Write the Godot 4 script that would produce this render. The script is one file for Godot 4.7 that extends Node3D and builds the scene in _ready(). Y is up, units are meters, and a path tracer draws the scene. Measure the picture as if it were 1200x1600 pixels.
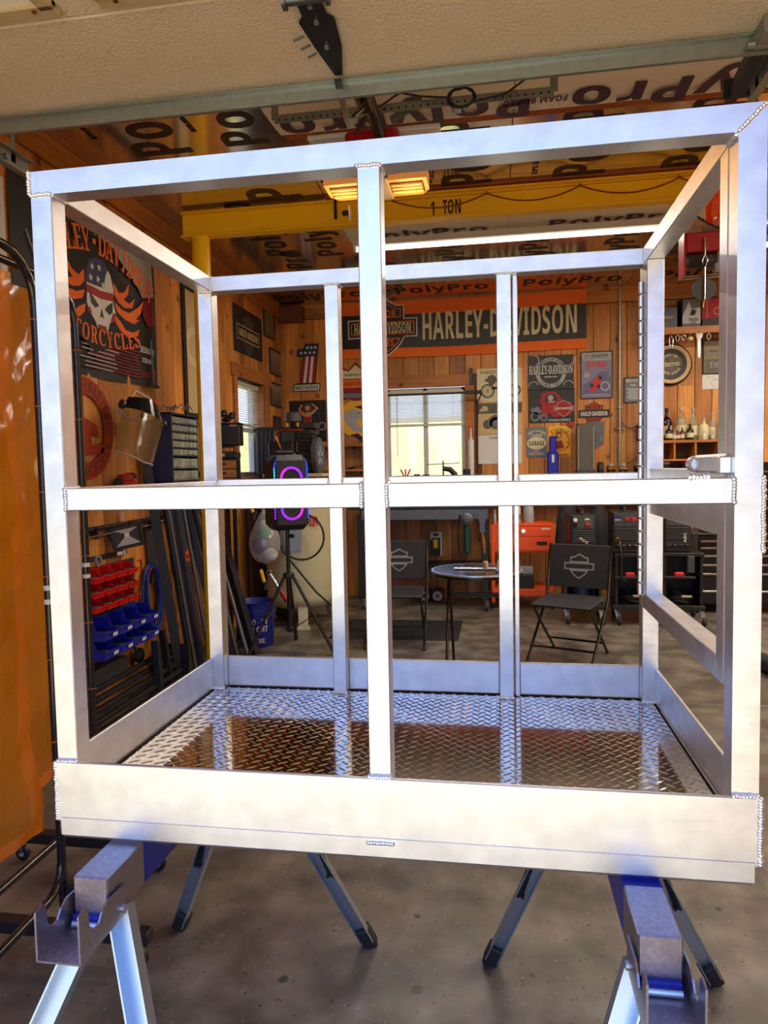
extends Node3D
# Home garage workshop seen from its open door: a welded aluminium platform cage on two sawhorses, pine walls, foil-board ceiling.
# Metres, y up. x runs along the back wall, z from the back wall (-6.6) out to the door opening (1.4).

const LW := -1.64      # inner face of the left wall
const BW := -6.6       # inner face of the back wall
const CEIL := 3.27
const DECK := 0.854    # deck plate height of the cage
var M := {}
var counts := {}
var rng := RandomNumberGenerator.new()
var FB: Font
var FR: Font
var FS: Font
var WL := Basis(Vector3(0, 0, -1), Vector3(0, 1, 0), Vector3(1, 0, 0))   # reading frame of the left wall
var glyphs := {}

# ---------------------------------------------------------------- mesh builder
class MB:
	var v := PackedVector3Array()
	var n := PackedVector3Array()
	func tri(a: Vector3, b: Vector3, c: Vector3, na: Vector3, nb: Vector3, nc: Vector3) -> void:
		if (b - a).cross(c - a).dot(na + nb + nc) > 0.0:
			v.append(a); v.append(c); v.append(b); n.append(na); n.append(nc); n.append(nb)
		else:
			v.append(a); v.append(b); v.append(c); n.append(na); n.append(nb); n.append(nc)
	func quad(a: Vector3, b: Vector3, c: Vector3, d: Vector3, nn: Vector3) -> void:
		tri(a, b, c, nn, nn, nn); tri(a, c, d, nn, nn, nn)
	func box(c: Vector3, s: Vector3, bv := 0.0, B := Basis()) -> void:
		var h := s / 2.0
		bv = minf(bv, minf(h.x, minf(h.y, h.z)) * 0.9)
		for ax in 3:
			var i := (ax + 1) % 3
			var j := (ax + 2) % 3
			for sg in [-1.0, 1.0]:
				var p := []
				for q in [[-1.0, -1.0], [1.0, -1.0], [1.0, 1.0], [-1.0, 1.0]]:
					var e := Vector3.ZERO
					e[ax] = sg * h[ax]; e[i] = q[0] * (h[i] - bv); e[j] = q[1] * (h[j] - bv)
					p.append(c + B * e)
				var nn := Vector3.ZERO
				nn[ax] = sg
				quad(p[0], p[1], p[2], p[3], (B * nn).normalized())
			if bv > 0.0:
				for q in [[-1.0, -1.0], [1.0, -1.0], [1.0, 1.0], [-1.0, 1.0]]:
					var p := []
					for w in [[-1.0, 0.0], [1.0, 0.0], [1.0, 1.0], [-1.0, 1.0]]:
						var e := Vector3.ZERO
						e[ax] = w[0] * (h[ax] - bv)
						e[i] = q[0] * (h[i] - bv * w[1]); e[j] = q[1] * (h[j] - bv * (1.0 - w[1]))
						p.append(c + B * e)
					var nn := Vector3.ZERO
					nn[i] = q[0]; nn[j] = q[1]
					quad(p[0], p[1], p[2], p[3], (B * nn).normalized())
		if bv > 0.0:
			for sx in [-1.0, 1.0]:
				for sy in [-1.0, 1.0]:
					for sz in [-1.0, 1.0]:
						var nn := (B * Vector3(sx, sy, sz)).normalized()
						tri(c + B * Vector3(sx * h.x, sy * (h.y - bv), sz * (h.z - bv)), c + B * Vector3(sx * (h.x - bv), sy * h.y, sz * (h.z - bv)), c + B * Vector3(sx * (h.x - bv), sy * (h.y - bv), sz * h.z), nn, nn, nn)
	func bar(a: Vector3, b: Vector3, w: float, d: float, bv := 0.0, up := Vector3.UP) -> void:   # a box from a to b, w across, d along up
		var y := (b - a).normalized()
		var x := up.cross(y)
		if x.length() < 0.01:
			x = Vector3.RIGHT.cross(y)
		x = x.normalized()
		box((a + b) / 2.0, Vector3(w, (b - a).length(), d), bv, Basis(x, y, x.cross(y)))
	func tube(p: Array, r, k := 8, closed := false, flat := 1.0) -> void:   # r: one radius or one per point
		var m := p.size()
		var rings := []
		var norms := []
		var ref := Vector3.UP
		var t0: Vector3 = (p[1] - p[0]).normalized()
		if absf(t0.dot(ref)) > 0.9:
			ref = Vector3.RIGHT
		for i in m:
			var t: Vector3
			if closed:
				t = (p[(i + 1) % m] - p[(i - 1 + m) % m]).normalized()
			else:
				t = (p[mini(i + 1, m - 1)] - p[maxi(i - 1, 0)]).normalized()
			ref = (ref - t * ref.dot(t)).normalized()
			var o := t.cross(ref)
			var rr: float = r[i] if r is Array else r
			var ring := []
			var nr := []
			for q in k:
				var a := TAU * (q + 0.5) / k
				var d := ref * cos(a) * flat + o * sin(a)
				ring.append(p[i] + d * rr); nr.append((ref * cos(a) + o * sin(a)).normalized())
			rings.append(ring); norms.append(nr)
		for i in (m if closed else m - 1):
			var i2 := (i + 1) % m
			for q in k:
				var q2 := (q + 1) % k
				tri(rings[i][q], rings[i][q2], rings[i2][q2], norms[i][q], norms[i][q2], norms[i2][q2])
				tri(rings[i][q], rings[i2][q2], rings[i2][q], norms[i][q], norms[i2][q2], norms[i2][q])
		if not closed:
			for e in [0, m - 1]:
				var t: Vector3 = (p[0] - p[1]).normalized() if e == 0 else (p[m - 1] - p[m - 2]).normalized()
				for q in k:
					tri(p[e], rings[e][q], rings[e][(q + 1) % k], t, t, t)
	func lathe(prof: Array, k := 24, X := Transform3D()) -> void:   # prof: Vector2(radius, height), turned about local y
		var m := prof.size()
		var sn := []
		for i in m - 1:
			var d: Vector2 = prof[i + 1] - prof[i]
			sn.append(Vector2(d.y, -d.x).normalized())
		for i in m - 1:
			var na: Vector2 = sn[i]
			var nb: Vector2 = sn[i]
			if i > 0 and sn[i - 1].dot(sn[i]) > 0.75:
				na = (sn[i - 1] + sn[i]).normalized()
			if i < m - 2 and sn[i + 1].dot(sn[i]) > 0.75:
				nb = (sn[i + 1] + sn[i]).normalized()
			for q in k:
				var a := TAU * q / k
				var b := TAU * (q + 1) / k
				var f := func(w: Vector2, g: float) -> Vector3: return Vector3(w.x * cos(g), w.y, w.x * sin(g))
				var p0: Vector3 = X * f.call(prof[i], a)
				var p1: Vector3 = X * f.call(prof[i], b)
				var p2: Vector3 = X * f.call(prof[i + 1], b)
				var p3: Vector3 = X * f.call(prof[i + 1], a)
				var n0: Vector3 = (X.basis * f.call(na, a)).normalized()
				var n1: Vector3 = (X.basis * f.call(na, b)).normalized()
				var n2: Vector3 = (X.basis * f.call(nb, b)).normalized()
				var n3: Vector3 = (X.basis * f.call(nb, a)).normalized()
				if prof[i].x > 1e-5:
					tri(p0, p1, p2, n0, n1, n2)
				if prof[i + 1].x > 1e-5:
					tri(p0, p2, p3, n0, n2, n3)
	func ball(c: Vector3, r: Vector3, k := 10, B := Basis()) -> void:
		var pr := []
		for i in 7:
			var a := -PI / 2 + PI * i / 6.0
			pr.append(Vector2(cos(a), sin(a)))
		lathe(pr, k, Transform3D(B * Basis.from_scale(r), c))
	func cyl(a: Vector3, b: Vector3, r: float, k := 16, bv := 0.0) -> void:
		var y := (b - a).normalized()
		var x := y.cross(Vector3.UP)
		if x.length() < 0.01:
			x = y.cross(Vector3.RIGHT)
		x = x.normalized()
		var h := (b - a).length()
		var pr := [Vector2(0, 0), Vector2(r, 0), Vector2(r, h), Vector2(0, h)] if bv <= 0.0 else [Vector2(0, 0), Vector2(r - bv, 0), Vector2(r, bv), Vector2(r, h - bv), Vector2(r - bv, h), Vector2(0, h)]
		lathe(pr, k, Transform3D(Basis(x, y, x.cross(y)), a))
	func prism(poly: PackedVector2Array, z0: float, z1: float, X := Transform3D()) -> void:   # outline in local xy, from z0 to z1
		var idx := Geometry2D.triangulate_polygon(poly)
		var f := (X.basis * Vector3(0, 0, 1)).normalized()
		var i := 0
		while i < idx.size():
			var a := poly[idx[i]]
			var b := poly[idx[i + 1]]
			var c := poly[idx[i + 2]]
			tri(X * Vector3(a.x, a.y, z1), X * Vector3(b.x, b.y, z1), X * Vector3(c.x, c.y, z1), f, f, f)
			tri(X * Vector3(a.x, a.y, z0), X * Vector3(b.x, b.y, z0), X * Vector3(c.x, c.y, z0), -f, -f, -f)
			i += 3
		var cw := -1.0 if Geometry2D.is_polygon_clockwise(poly) else 1.0
		for j in poly.size():
			var p := poly[j]
			var q := poly[(j + 1) % poly.size()]
			var nn := (X.basis * Vector3((q.y - p.y) * cw, -(q.x - p.x) * cw, 0)).normalized()
			quad(X * Vector3(p.x, p.y, z0), X * Vector3(q.x, q.y, z0), X * Vector3(q.x, q.y, z1), X * Vector3(p.x, p.y, z1), nn)
	func mesh() -> ArrayMesh:
		var a := []
		a.resize(Mesh.ARRAY_MAX)
		a[Mesh.ARRAY_VERTEX] = v
		a[Mesh.ARRAY_NORMAL] = n
		var m := ArrayMesh.new()
		m.add_surface_from_arrays(Mesh.PRIMITIVE_TRIANGLES, a)
		return m

# ---------------------------------------------------------------- scene helpers
func numbered(parent: Node, called: String) -> String:
	var key := str(parent.get_instance_id()) + called
	var k: int = counts.get(key, -1) + 1
	counts[key] = k
	return called if k == 0 else "%s_%03d" % [called, k]

func thing(called: String, label: String, category: String, at := Vector3.ZERO, B := Basis(), group := "") -> Node3D:
	var o := Node3D.new()
	o.name = numbered(self, called)
	add_child(o, true)
	o.transform = Transform3D(B, at)
	o.set_meta("label", label)
	o.set_meta("category", category)
	if group != "":
		o.set_meta("group", group)
	return o

func part(called: String, mb, mat: Material, parent: Node = self, label := "") -> MeshInstance3D:
	var o := MeshInstance3D.new()
	o.name = numbered(parent, called)
	o.mesh = mb.mesh() if mb is MB else mb
	o.material_override = mat
	parent.add_child(o, true)
	if label != "":
		o.set_meta("label", label)
	return o

func struct(called: String, mb, mat: Material) -> MeshInstance3D:
	var o := part(called, mb, mat)
	o.set_meta("kind", "structure")
	return o

func solo(called: String, mb: MB, mat: Material, label: String, category: String, at := Vector3.ZERO, B := Basis(), group := "") -> MeshInstance3D:
	var o := part(called, mb, mat)
	o.transform = Transform3D(B, at)
	o.set_meta("label", label)
	o.set_meta("category", category)
	if group != "":
		o.set_meta("group", group)
	return o

func copy(o: Node3D, label: String, at: Vector3, B: Basis) -> Node3D:
	var c: Node3D = o.duplicate()
	c.name = numbered(self, String(o.name))
	add_child(c, true)
	c.transform = Transform3D(B, at)
	c.set_meta("label", label)
	return c

func boxp(called: String, c: Vector3, s: Vector3, mat: Material, parent: Node = self, bv := 0.003, B := Basis()) -> MeshInstance3D:
	var b := MB.new()
	b.box(c, s, bv, B)
	return part(called, b, mat, parent)

func tubep(called: String, pts: Array, r, mat: Material, parent: Node = self, k := 8) -> MeshInstance3D:
	var b := MB.new()
	b.tube(pts, r, k)
	return part(called, b, mat, parent)

func rot(deg: float) -> Basis:
	return Basis(Vector3.UP, deg_to_rad(deg))

# lettering: one solid text, fitted to w x h (w <= 0 keeps the face's own width), centred, its back on local z = 0
func letters(mb: MB, s: String, w: float, h: float, X: Transform3D, font: Font, depth := 0.0012) -> void:
	var key := s + str(font.get_instance_id())
	if not glyphs.has(key):
		var tm := TextMesh.new()
		tm.text = s; tm.font = font; tm.font_size = 24; tm.pixel_size = 0.01; tm.depth = 0.01; tm.curve_step = 1.6
		var arr := tm.get_mesh_arrays()
		glyphs[key] = [arr[Mesh.ARRAY_VERTEX], arr[Mesh.ARRAY_NORMAL], arr[Mesh.ARRAY_INDEX]]
	var g: Array = glyphs[key]
	var vs: PackedVector3Array = g[0]
	var ns: PackedVector3Array = g[1]
	var ix: PackedInt32Array = g[2] if g[2] != null else PackedInt32Array(range(vs.size()))
	if vs.is_empty():
		return
	var bb := AABB(vs[0], Vector3.ZERO)
	for p in vs:
		bb = bb.expand(p)
	var sy := h / maxf(bb.size.y, 1e-4)
	var sx := w / maxf(bb.size.x, 1e-4) if w > 0.0 else sy
	var c := bb.get_center()
	var sz := depth / maxf(bb.size.z, 1e-5)
	var i := 0
	while i < ix.size():
		var q := []
		var m := []
		for k in 3:
			var p := vs[ix[i + k]]
			q.append(X * Vector3((p.x - c.x) * sx, (p.y - c.y) * sy, (p.z - bb.position.z) * sz))
			m.append((X.basis * ns[ix[i + k]]).normalized())
		mb.tri(q[0], q[1], q[2], m[0], m[1], m[2])
		i += 3

func at2(x: float, y: float, z := 0.0, turn := 0.0, shear := 0.0) -> Transform3D:
	var B := Basis(Vector3(0, 0, 1), turn)
	if shear != 0.0:
		B = B * Basis(Vector3(1, 0, 0), Vector3(shear, 1, 0), Vector3(0, 0, 1))
	return Transform3D(B, Vector3(x, y, z))

func arc_letters(mb: MB, s: String, cx: float, cy: float, r: float, mid: float, step: float, w: float, h: float, z: float, font: Font, inward := false) -> void:
	for i in s.length():
		if s[i] == " ":
			continue
		var o := (i - (s.length() - 1) / 2.0) * step
		var a := mid + o if inward else mid - o
		letters(mb, s[i], w * (0.45 if s[i] in ["I", "-", "1", "."] else 1.0), h if s[i] != "-" else h * 0.2, at2(cx + cos(a) * r, cy + sin(a) * r, z, a + PI / 2 if inward else a - PI / 2), font)

func rect2(mb: MB, cx: float, cy: float, w: float, h: float, z: float, d := 0.001) -> void:
	mb.box(Vector3(cx, cy, z + d / 2), Vector3(w, h, d))

func disc2(mb: MB, cx: float, cy: float, r: float, z: float, d := 0.001, k := 24, sx := 1.0) -> void:
	var p := PackedVector2Array()
	for i in k:
		p.append(Vector2(cx + cos(TAU * i / k) * r * sx, cy + sin(TAU * i / k) * r))
	mb.prism(p, z, z + d)

func ring2(mb: MB, cx: float, cy: float, r0: float, r1: float, z: float, d := 0.001, k := 32, a0 := 0.0, a1 := TAU) -> void:
	for i in k:
		var a := a0 + (a1 - a0) * i / k
		var b := a0 + (a1 - a0) * (i + 1) / k
		mb.prism(PackedVector2Array([Vector2(cx + cos(a) * r0, cy + sin(a) * r0), Vector2(cx + cos(a) * r1, cy + sin(a) * r1), Vector2(cx + cos(b) * r1, cy + sin(b) * r1), Vector2(cx + cos(b) * r0, cy + sin(b) * r0)]), z, z + d)

func poly2(mb: MB, pts: Array, cx: float, cy: float, s: float, z: float, d := 0.001, sy := 0.0) -> void:
	var p := PackedVector2Array()
	for q in pts:
		p.append(Vector2(cx + q[0] * s, cy + q[1] * (s if sy == 0.0 else sy)))
	mb.prism(p, z, z + d)

func star2(mb: MB, cx: float, cy: float, r: float, z: float) -> void:
	var p := PackedVector2Array()
	for i in 10:
		var a := PI / 2 + TAU * i / 10
		p.append(Vector2(cx, cy) + Vector2(cos(a), sin(a)) * (r if i % 2 == 0 else r * 0.42))
	mb.prism(p, z, z + 0.001)

# the emblem of a shield crossed by a bar, in half-width units: crown, bar, point
const CROWN := [[-0.62, 0.24], [-0.62, 0.62], [-0.42, 0.62], [0.0, 0.86], [0.42, 0.62], [0.62, 0.62], [0.62, 0.24]]
const BARP := [[-1.0, -0.24], [-1.0, 0.24], [1.0, 0.24], [1.0, -0.24]]
const POINTP := [[-0.64, -0.24], [-0.5, -0.48], [-0.28, -0.68], [0.0, -0.86], [0.28, -0.68], [0.5, -0.48], [0.64, -0.24]]
func shield2(mb: MB, cx: float, cy: float, s: float, z: float, inset := 0.0, d := 0.001, which := 7) -> void:
	var k := 0
	for src in [CROWN, BARP, POINTP]:
		var c := PackedVector2Array()
		for q in src:
			c.append(Vector2(q[0], q[1]) * s)
		if (which >> k) & 1:
			var outs := [c] if inset == 0.0 else Geometry2D.offset_polygon(c, -inset, Geometry2D.JOIN_MITER)
			for o in outs:
				var p := PackedVector2Array()
				for q in o:
					p.append(q + Vector2(cx, cy))
				mb.prism(p, z, z + d)
		k += 1

# ---------------------------------------------------------------- materials
func mat(key: String, c: Color, rough := 0.6, metal := 0.0) -> StandardMaterial3D:
	var m := StandardMaterial3D.new()
	m.albedo_color = c
	m.roughness = rough
	m.metallic = metal
	M[key] = m
	return m

func glow(key: String, c: Color, e: float) -> StandardMaterial3D:
	var m := mat(key, c, 0.5)
	m.emission_enabled = true
	m.emission = c
	m.emission_energy_multiplier = e
	return m

func wood_image(seed_: int, across: bool) -> ImageTexture:
	var W := 384
	var H := 768
	var n := FastNoiseLite.new()
	n.seed = seed_; n.frequency = 0.011; n.fractal_octaves = 4
	var knots := []
	var r := RandomNumberGenerator.new()
	r.seed = seed_
	for i in 11:
		knots.append(Vector3(r.randf() * W, r.randf() * H, r.randf_range(4.0, 9.0)))
	var im := Image.create(W, H, false, Image.FORMAT_RGB8)
	for y in H:
		for x in W:
			var fx := float(x)
			var kd := 0.0
			var bend := 0.0
			for k in knots:
				var dx: float = absf(fx - k.x)
				var dy: float = absf(y - k.y)
				if dx < 40.0 and dy < 70.0:
					var q: float = exp(-(dx * dx / (k.z * k.z * 0.9) + dy * dy / (k.z * k.z * 1.6)))
					kd = maxf(kd, q)
					bend += (fx - k.x) * 0.55 * exp(-(dx * dx) / 240.0 - (dy * dy) / 900.0)
			var g := n.get_noise_2d((fx - bend) * 7.0, y * 0.42)
			var big := n.get_noise_2d(fx * 0.6 + 400.0, y * 0.18 + 90.0)
			var fine := n.get_noise_2d(fx * 30.0, y * 1.5 + 700.0)
			var t := clampf(0.5 + g * 0.75 + fine * 0.25, 0.0, 1.0)
			var c := Color(0.70, 0.455, 0.205).lerp(Color(0.83, 0.58, 0.285), t)
			c = c * (1.0 + big * 0.22)
			c = c.lerp(Color(0.30, 0.15, 0.07), kd * 0.85)
			im.set_pixel(x, y, c)
	if across:
		im.rotate_90(CLOCKWISE)
	return ImageTexture.create_from_image(im)

func noise_tex(seed_: int, freq: float, lo: Color, hi: Color, w := 512, h := 512, sx := 1.0, sy := 1.0, oct := 4) -> ImageTexture:
	var n := FastNoiseLite.new()
	n.seed = seed_; n.frequency = freq; n.fractal_octaves = oct
	var im := Image.create(w, h, false, Image.FORMAT_RGB8)
	for y in h:
		for x in w:
			# blended over the borders so that the repeat has no seam
			var fx := float(x) / w
			var fy := float(y) / h
			var a := n.get_noise_2d(x * sx, y * sy)
			if fx > 0.8:
				a = lerpf(a, n.get_noise_2d((x - w) * sx, y * sy), (fx - 0.8) * 5.0)
			if fy > 0.8:
				a = lerpf(a, n.get_noise_2d(x * sx, (y - h) * sy), (fy - 0.8) * 5.0)
			im.set_pixel(x, y, lo.lerp(hi, clampf(0.5 + a * 0.9, 0.0, 1.0)))
	return ImageTexture.create_from_image(im)

func tri_map(m: StandardMaterial3D, sc: Vector3, off := Vector3.ZERO) -> void:
	m.uv1_triplanar = true
	m.uv1_world_triplanar = true
	m.uv1_scale = sc
	m.uv1_offset = off
	m.uv1_triplanar_sharpness = 8.0

func make_materials() -> void:
	FB = ThemeDB.fallback_font
	var sf := SystemFont.new()
	sf.font_names = PackedStringArray(["Droid Sans"]); sf.font_weight = 700
	FB = sf
	sf = SystemFont.new()
	sf.font_names = PackedStringArray(["Droid Sans"])
	FR = sf
	sf = SystemFont.new()
	sf.font_names = PackedStringArray(["Droid Serif"]); sf.font_weight = 700
	FS = sf
	var wt := [wood_image(3, false), wood_image(8, false)]
	var wa := wood_image(5, true)
	var tints := [Color(1, 1, 1), Color(0.9, 0.88, 0.86), Color(1.06, 1.03, 0.98), Color(0.82, 0.78, 0.74), Color(0.97, 0.92, 0.85)]
	for i in 5:
		var m := mat("plank%d" % i, tints[i], 0.5)
		m.albedo_texture = wt[i % 2]
		tri_map(m, Vector3(0.9, 0.45, 0.9), Vector3(0.37 * i, 0.21 * i, 0.13 * i))
	var m := mat("trim", Color(0.86, 0.8, 0.74), 0.5)
	m.albedo_texture = wa
	tri_map(m, Vector3(0.45, 0.9, 0.45), Vector3(0.3, 0.1, 0.2))
	m = mat("trim_dark", Color(0.55, 0.46, 0.4), 0.55)
	m.albedo_texture = wa
	tri_map(m, Vector3(0.5, 1.0, 0.5))
	m = mat("joist", Color(0.75, 0.55, 0.45), 0.6)
	m.albedo_texture = wa
	tri_map(m, Vector3(0.45, 0.9, 0.9), Vector3(0.1, 0.4, 0.0))
	# metals
	var brushed := noise_tex(21, 0.02, Color(0.84, 0.84, 0.84), Color(1, 1, 1), 512, 512, 0.35, 5.0)
	var stains := noise_tex(22, 0.012, Color(0.93, 0.93, 0.935), Color(1, 1, 1))
	m = mat("alu", Color(0.91, 0.91, 0.915), 0.44, 1.0)
	m.roughness_texture = brushed; m.albedo_texture = stains
	tri_map(m, Vector3(2.2, 2.2, 2.2))
	m = mat("alu_v", Color(0.91, 0.91, 0.915), 0.42, 1.0)
	m.roughness_texture = brushed; m.albedo_texture = stains
	tri_map(m, Vector3(2.7, 2.7, 2.7), Vector3(0.3, 0.6, 0.2))
	m = mat("tread", Color(0.80, 0.79, 0.78), 0.08, 1.0)
	m.albedo_texture = stains
	tri_map(m, Vector3(3, 3, 3))
	mat("lug", Color(0.9, 0.9, 0.9), 0.16, 1.0)
	mat("weld", Color(0.96, 0.96, 0.97), 0.42, 1.0)
	mat("seam", Color(0.03, 0.03, 0.03), 0.9)
	m = mat("galv", Color(0.66, 0.69, 0.68), 0.42, 0.9)
	m.albedo_texture = stains
	tri_map(m, Vector3(5, 5, 5))
	mat("zinc", Color(0.72, 0.78, 0.84), 0.38, 0.85)
	m = mat("mill", Color(0.66, 0.62, 0.64), 0.36, 0.9)
	m.albedo_texture = noise_tex(23, 0.03, Color(0.9, 0.88, 0.89), Color(1, 1, 1))
	tri_map(m, Vector3(6, 6, 6))
	mat("blue_paint", Color(0.04, 0.12, 0.55), 0.32, 0.2)
	mat("rubber", Color(0.13, 0.135, 0.14), 0.7)
	mat("black", Color(0.10, 0.10, 0.11), 0.42)
	mat("black_gloss", Color(0.09, 0.09, 0.1), 0.16)
	mat("black_matt", Color(0.14, 0.14, 0.15), 0.8)
	mat("charcoal", Color(0.135, 0.138, 0.15), 0.6)
	mat("dark_grey", Color(0.25, 0.25, 0.26), 0.5)
	mat("mid_grey", Color(0.56, 0.56, 0.57), 0.5)
	mat("light_grey", Color(0.62, 0.62, 0.62), 0.5)
	mat("steel", Color(0.4, 0.41, 0.43), 0.42, 0.75)
	mat("steel_black", Color(0.19, 0.2, 0.225), 0.45, 0.6)
	mat("chrome", Color(0.8, 0.8, 0.8), 0.14, 1.0)
	mat("brass", Color(0.75, 0.55, 0.25), 0.25, 1.0)
	mat("copper", Color(0.72, 0.38, 0.22), 0.25, 1.0)
	mat("white", Color(0.82, 0.82, 0.8), 0.5)
	mat("cream", Color(0.82, 0.78, 0.62), 0.5)
	mat("tank", Color(0.74, 0.72, 0.58), 0.35)
	mat("yellow", Color(0.96, 0.76, 0.04), 0.35)
	mat("yellow_print", Color(0.92, 0.68, 0.06), 0.5)
	mat("orange", Color(0.92, 0.32, 0.06), 0.38)
	mat("orange_cloth", Color(0.92, 0.42, 0.12), 0.75)
	mat("red", Color(0.62, 0.03, 0.03), 0.35)
	mat("red_bin", Color(0.78, 0.05, 0.03), 0.4)
	mat("blue_bin", Color(0.06, 0.12, 0.62), 0.4)
	mat("hose_blue", Color(0.05, 0.18, 0.5), 0.45)
	mat("bucket", Color(0.08, 0.13, 0.5), 0.4)
	mat("navy", Color(0.13, 0.18, 0.32), 0.45)
	mat("flag_blue", Color(0.15, 0.18, 0.36), 0.6)
	mat("red_print", Color(0.62, 0.07, 0.07), 0.6)
	mat("maroon", Color(0.48, 0.08, 0.16), 0.7)
	mat("tan", Color(0.78, 0.68, 0.5), 0.7)
	mat("skin", Color(0.78, 0.55, 0.4), 0.6)
	mat("brown", Color(0.34, 0.22, 0.14), 0.6)
	mat("sepia", Color(0.5, 0.44, 0.34), 0.5)
	mat("sepia_dark", Color(0.34, 0.31, 0.26), 0.5)
	mat("grey_sign", Color(0.4, 0.43, 0.47), 0.45)
	mat("olive", Color(0.36, 0.35, 0.31), 0.4, 0.3)
	mat("lilac", Color(0.48, 0.47, 0.58), 0.45)
	mat("violet", Color(0.36, 0.36, 0.5), 0.45)
	mat("print_ink", Color(0.10, 0.09, 0.105), 0.45)
	mat("print_violet", Color(0.25, 0.17, 0.28), 0.5)
	mat("rust_sign", Color(0.62, 0.2, 0.06), 0.5, 0.3)
	mat("green_tool", Color(0.08, 0.26, 0.2), 0.4)
	mat("cable_red", Color(0.5, 0.14, 0.03), 0.5)
	mat("wheel_disc", Color(0.3, 0.3, 0.29), 0.5, 0.3)
	mat("liquor", Color(0.35, 0.12, 0.02), 0.1)
	mat("wine", Color(0.14, 0.02, 0.02), 0.12)
	m = mat("liquid_clear", Color(0.62, 0.64, 0.58, 0.38), 0.06)
	m.transparency = BaseMaterial3D.TRANSPARENCY_ALPHA
	mat("door_frame", Color(0.76, 0.68, 0.52), 0.5)
	mat("frosted", Color(0.93, 0.92, 0.88), 0.4)
	mat("pvc", Color(0.8, 0.79, 0.74), 0.45)
	m = mat("door_skin", Color(0.89, 0.83, 0.72), 0.55)
	m.heightmap_enabled = true
	m.heightmap_texture = noise_tex(31, 0.09, Color.BLACK, Color.WHITE, 256, 256, 1.0, 1.0, 3)
	m.heightmap_scale = 0.16
	tri_map(m, Vector3(3.0, 3.0, 3.0))
	# ceiling boards
	m = mat("foil", Color(0.84, 0.80, 0.73), 0.13, 0.95)
	m.albedo_texture = stains
	tri_map(m, Vector3(1.5, 1.5, 1.5))
	m = mat("bubble", Color(0.93, 0.92, 0.85), 0.45, 0.1)
	m.heightmap_enabled = true
	m.heightmap_texture = noise_tex(32, 0.2, Color.BLACK, Color.WHITE, 256, 256, 1.0, 2.2, 2)
	m.heightmap_scale = 0.35
	tri_map(m, Vector3(2.6, 2.6, 2.6))
	# floor
	m = mat("concrete", Color(0.95, 0.92, 0.87), 0.5)
	var cn := noise_tex(41, 0.012, Color(0.32, 0.308, 0.295), Color(0.54, 0.525, 0.50), 768, 768, 1.0, 1.0, 6)
	var ci := cn.get_image()
	var r := RandomNumberGenerator.new()
	r.seed = 9
	for i in 2200:
		var p := Vector2i(r.randi_range(0, 764), r.randi_range(0, 764))
		var c := Color(0.62, 0.6, 0.57) if r.randf() < 0.6 else Color(0.12, 0.11, 0.1)
		for k in r.randi_range(1, 3):
			ci.set_pixelv(p + Vector2i(k % 2, k / 2), c)
	for i in 26:   # oil and paint marks
		var p := Vector2(r.randf() * 768, r.randf() * 768)
		var rad := r.randf_range(2.0, 9.0)
		for yy in range(int(maxf(0, p.y - rad)), int(minf(767, p.y + rad))):
			for xx in range(int(maxf(0, p.x - rad)), int(minf(767, p.x + rad))):
				if Vector2(xx, yy).distance_to(p) < rad * r.randf_range(0.5, 1.0):
					ci.set_pixel(xx, yy, ci.get_pixel(xx, yy).darkened(0.45))
	m.albedo_texture = ImageTexture.create_from_image(ci)
	m.roughness_texture = noise_tex(42, 0.01, Color(0.6, 0.6, 0.6), Color(1, 1, 1), 256, 256)
	tri_map(m, Vector3(0.42, 0.42, 0.42), Vector3(0.1, 0, 0.3))
	m = mat("drive", Color(0.95, 0.93, 0.88), 0.9)
	m.albedo_texture = noise_tex(43, 0.02, Color(0.85, 0.82, 0.69), Color(0.94, 0.92, 0.80), 256, 256)
	tri_map(m, Vector3(0.3, 0.3, 0.3))
	m = mat("grass", Color(0.95, 0.95, 0.7), 1.0)
	m.albedo_texture = noise_tex(44, 0.03, Color(0.56, 0.565, 0.44), Color(0.68, 0.685, 0.56), 256, 256)
	tri_map(m, Vector3(0.12, 0.12, 0.12))
	# clear and translucent things
	m = mat("glass", Color(0.95, 0.98, 0.97, 0.08), 0.02)
	m.transparency = BaseMaterial3D.TRANSPARENCY_ALPHA
	m = mat("amber", Color(0.74, 0.48, 0.03, 0.74), 0.12)
	m.transparency = BaseMaterial3D.TRANSPARENCY_ALPHA
	m.backlight_enabled = true
	m.backlight = Color(0.8, 0.52, 0.04)
	m = mat("amber_hem", Color(0.78, 0.42, 0.07, 0.94), 0.2)
	m.transparency = BaseMaterial3D.TRANSPARENCY_ALPHA
	m = mat("visor", Color(0.5, 0.4, 0.22, 0.5), 0.08)
	m.transparency = BaseMaterial3D.TRANSPARENCY_ALPHA
	m = mat("clear_bag", Color(0.85, 0.88, 0.9, 0.25), 0.12)
	m.transparency = BaseMaterial3D.TRANSPARENCY_ALPHA
	m = mat("clear_drawer", Color(0.72, 0.74, 0.70, 0.45), 0.15)
	m.transparency = BaseMaterial3D.TRANSPARENCY_ALPHA
	m = mat("blind", Color(0.95, 0.95, 0.93), 0.5)
	m.backlight_enabled = true
	m.backlight = Color(0.75, 0.75, 0.72)
	mat("rag_green", Color(0.2, 0.5, 0.35), 0.8)
	mat("rag_violet", Color(0.32, 0.28, 0.5), 0.8)
	mat("rag_white", Color(0.7, 0.7, 0.72), 0.8)
	# things that give off light
	glow("tube_light", Color(1.0, 0.97, 0.9), 3.0)
	glow("warm_lens", Color(1.0, 0.68, 0.36), 0.55)
	glow("lens_cover", Color(0.95, 0.66, 0.38), 0.10)
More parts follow.
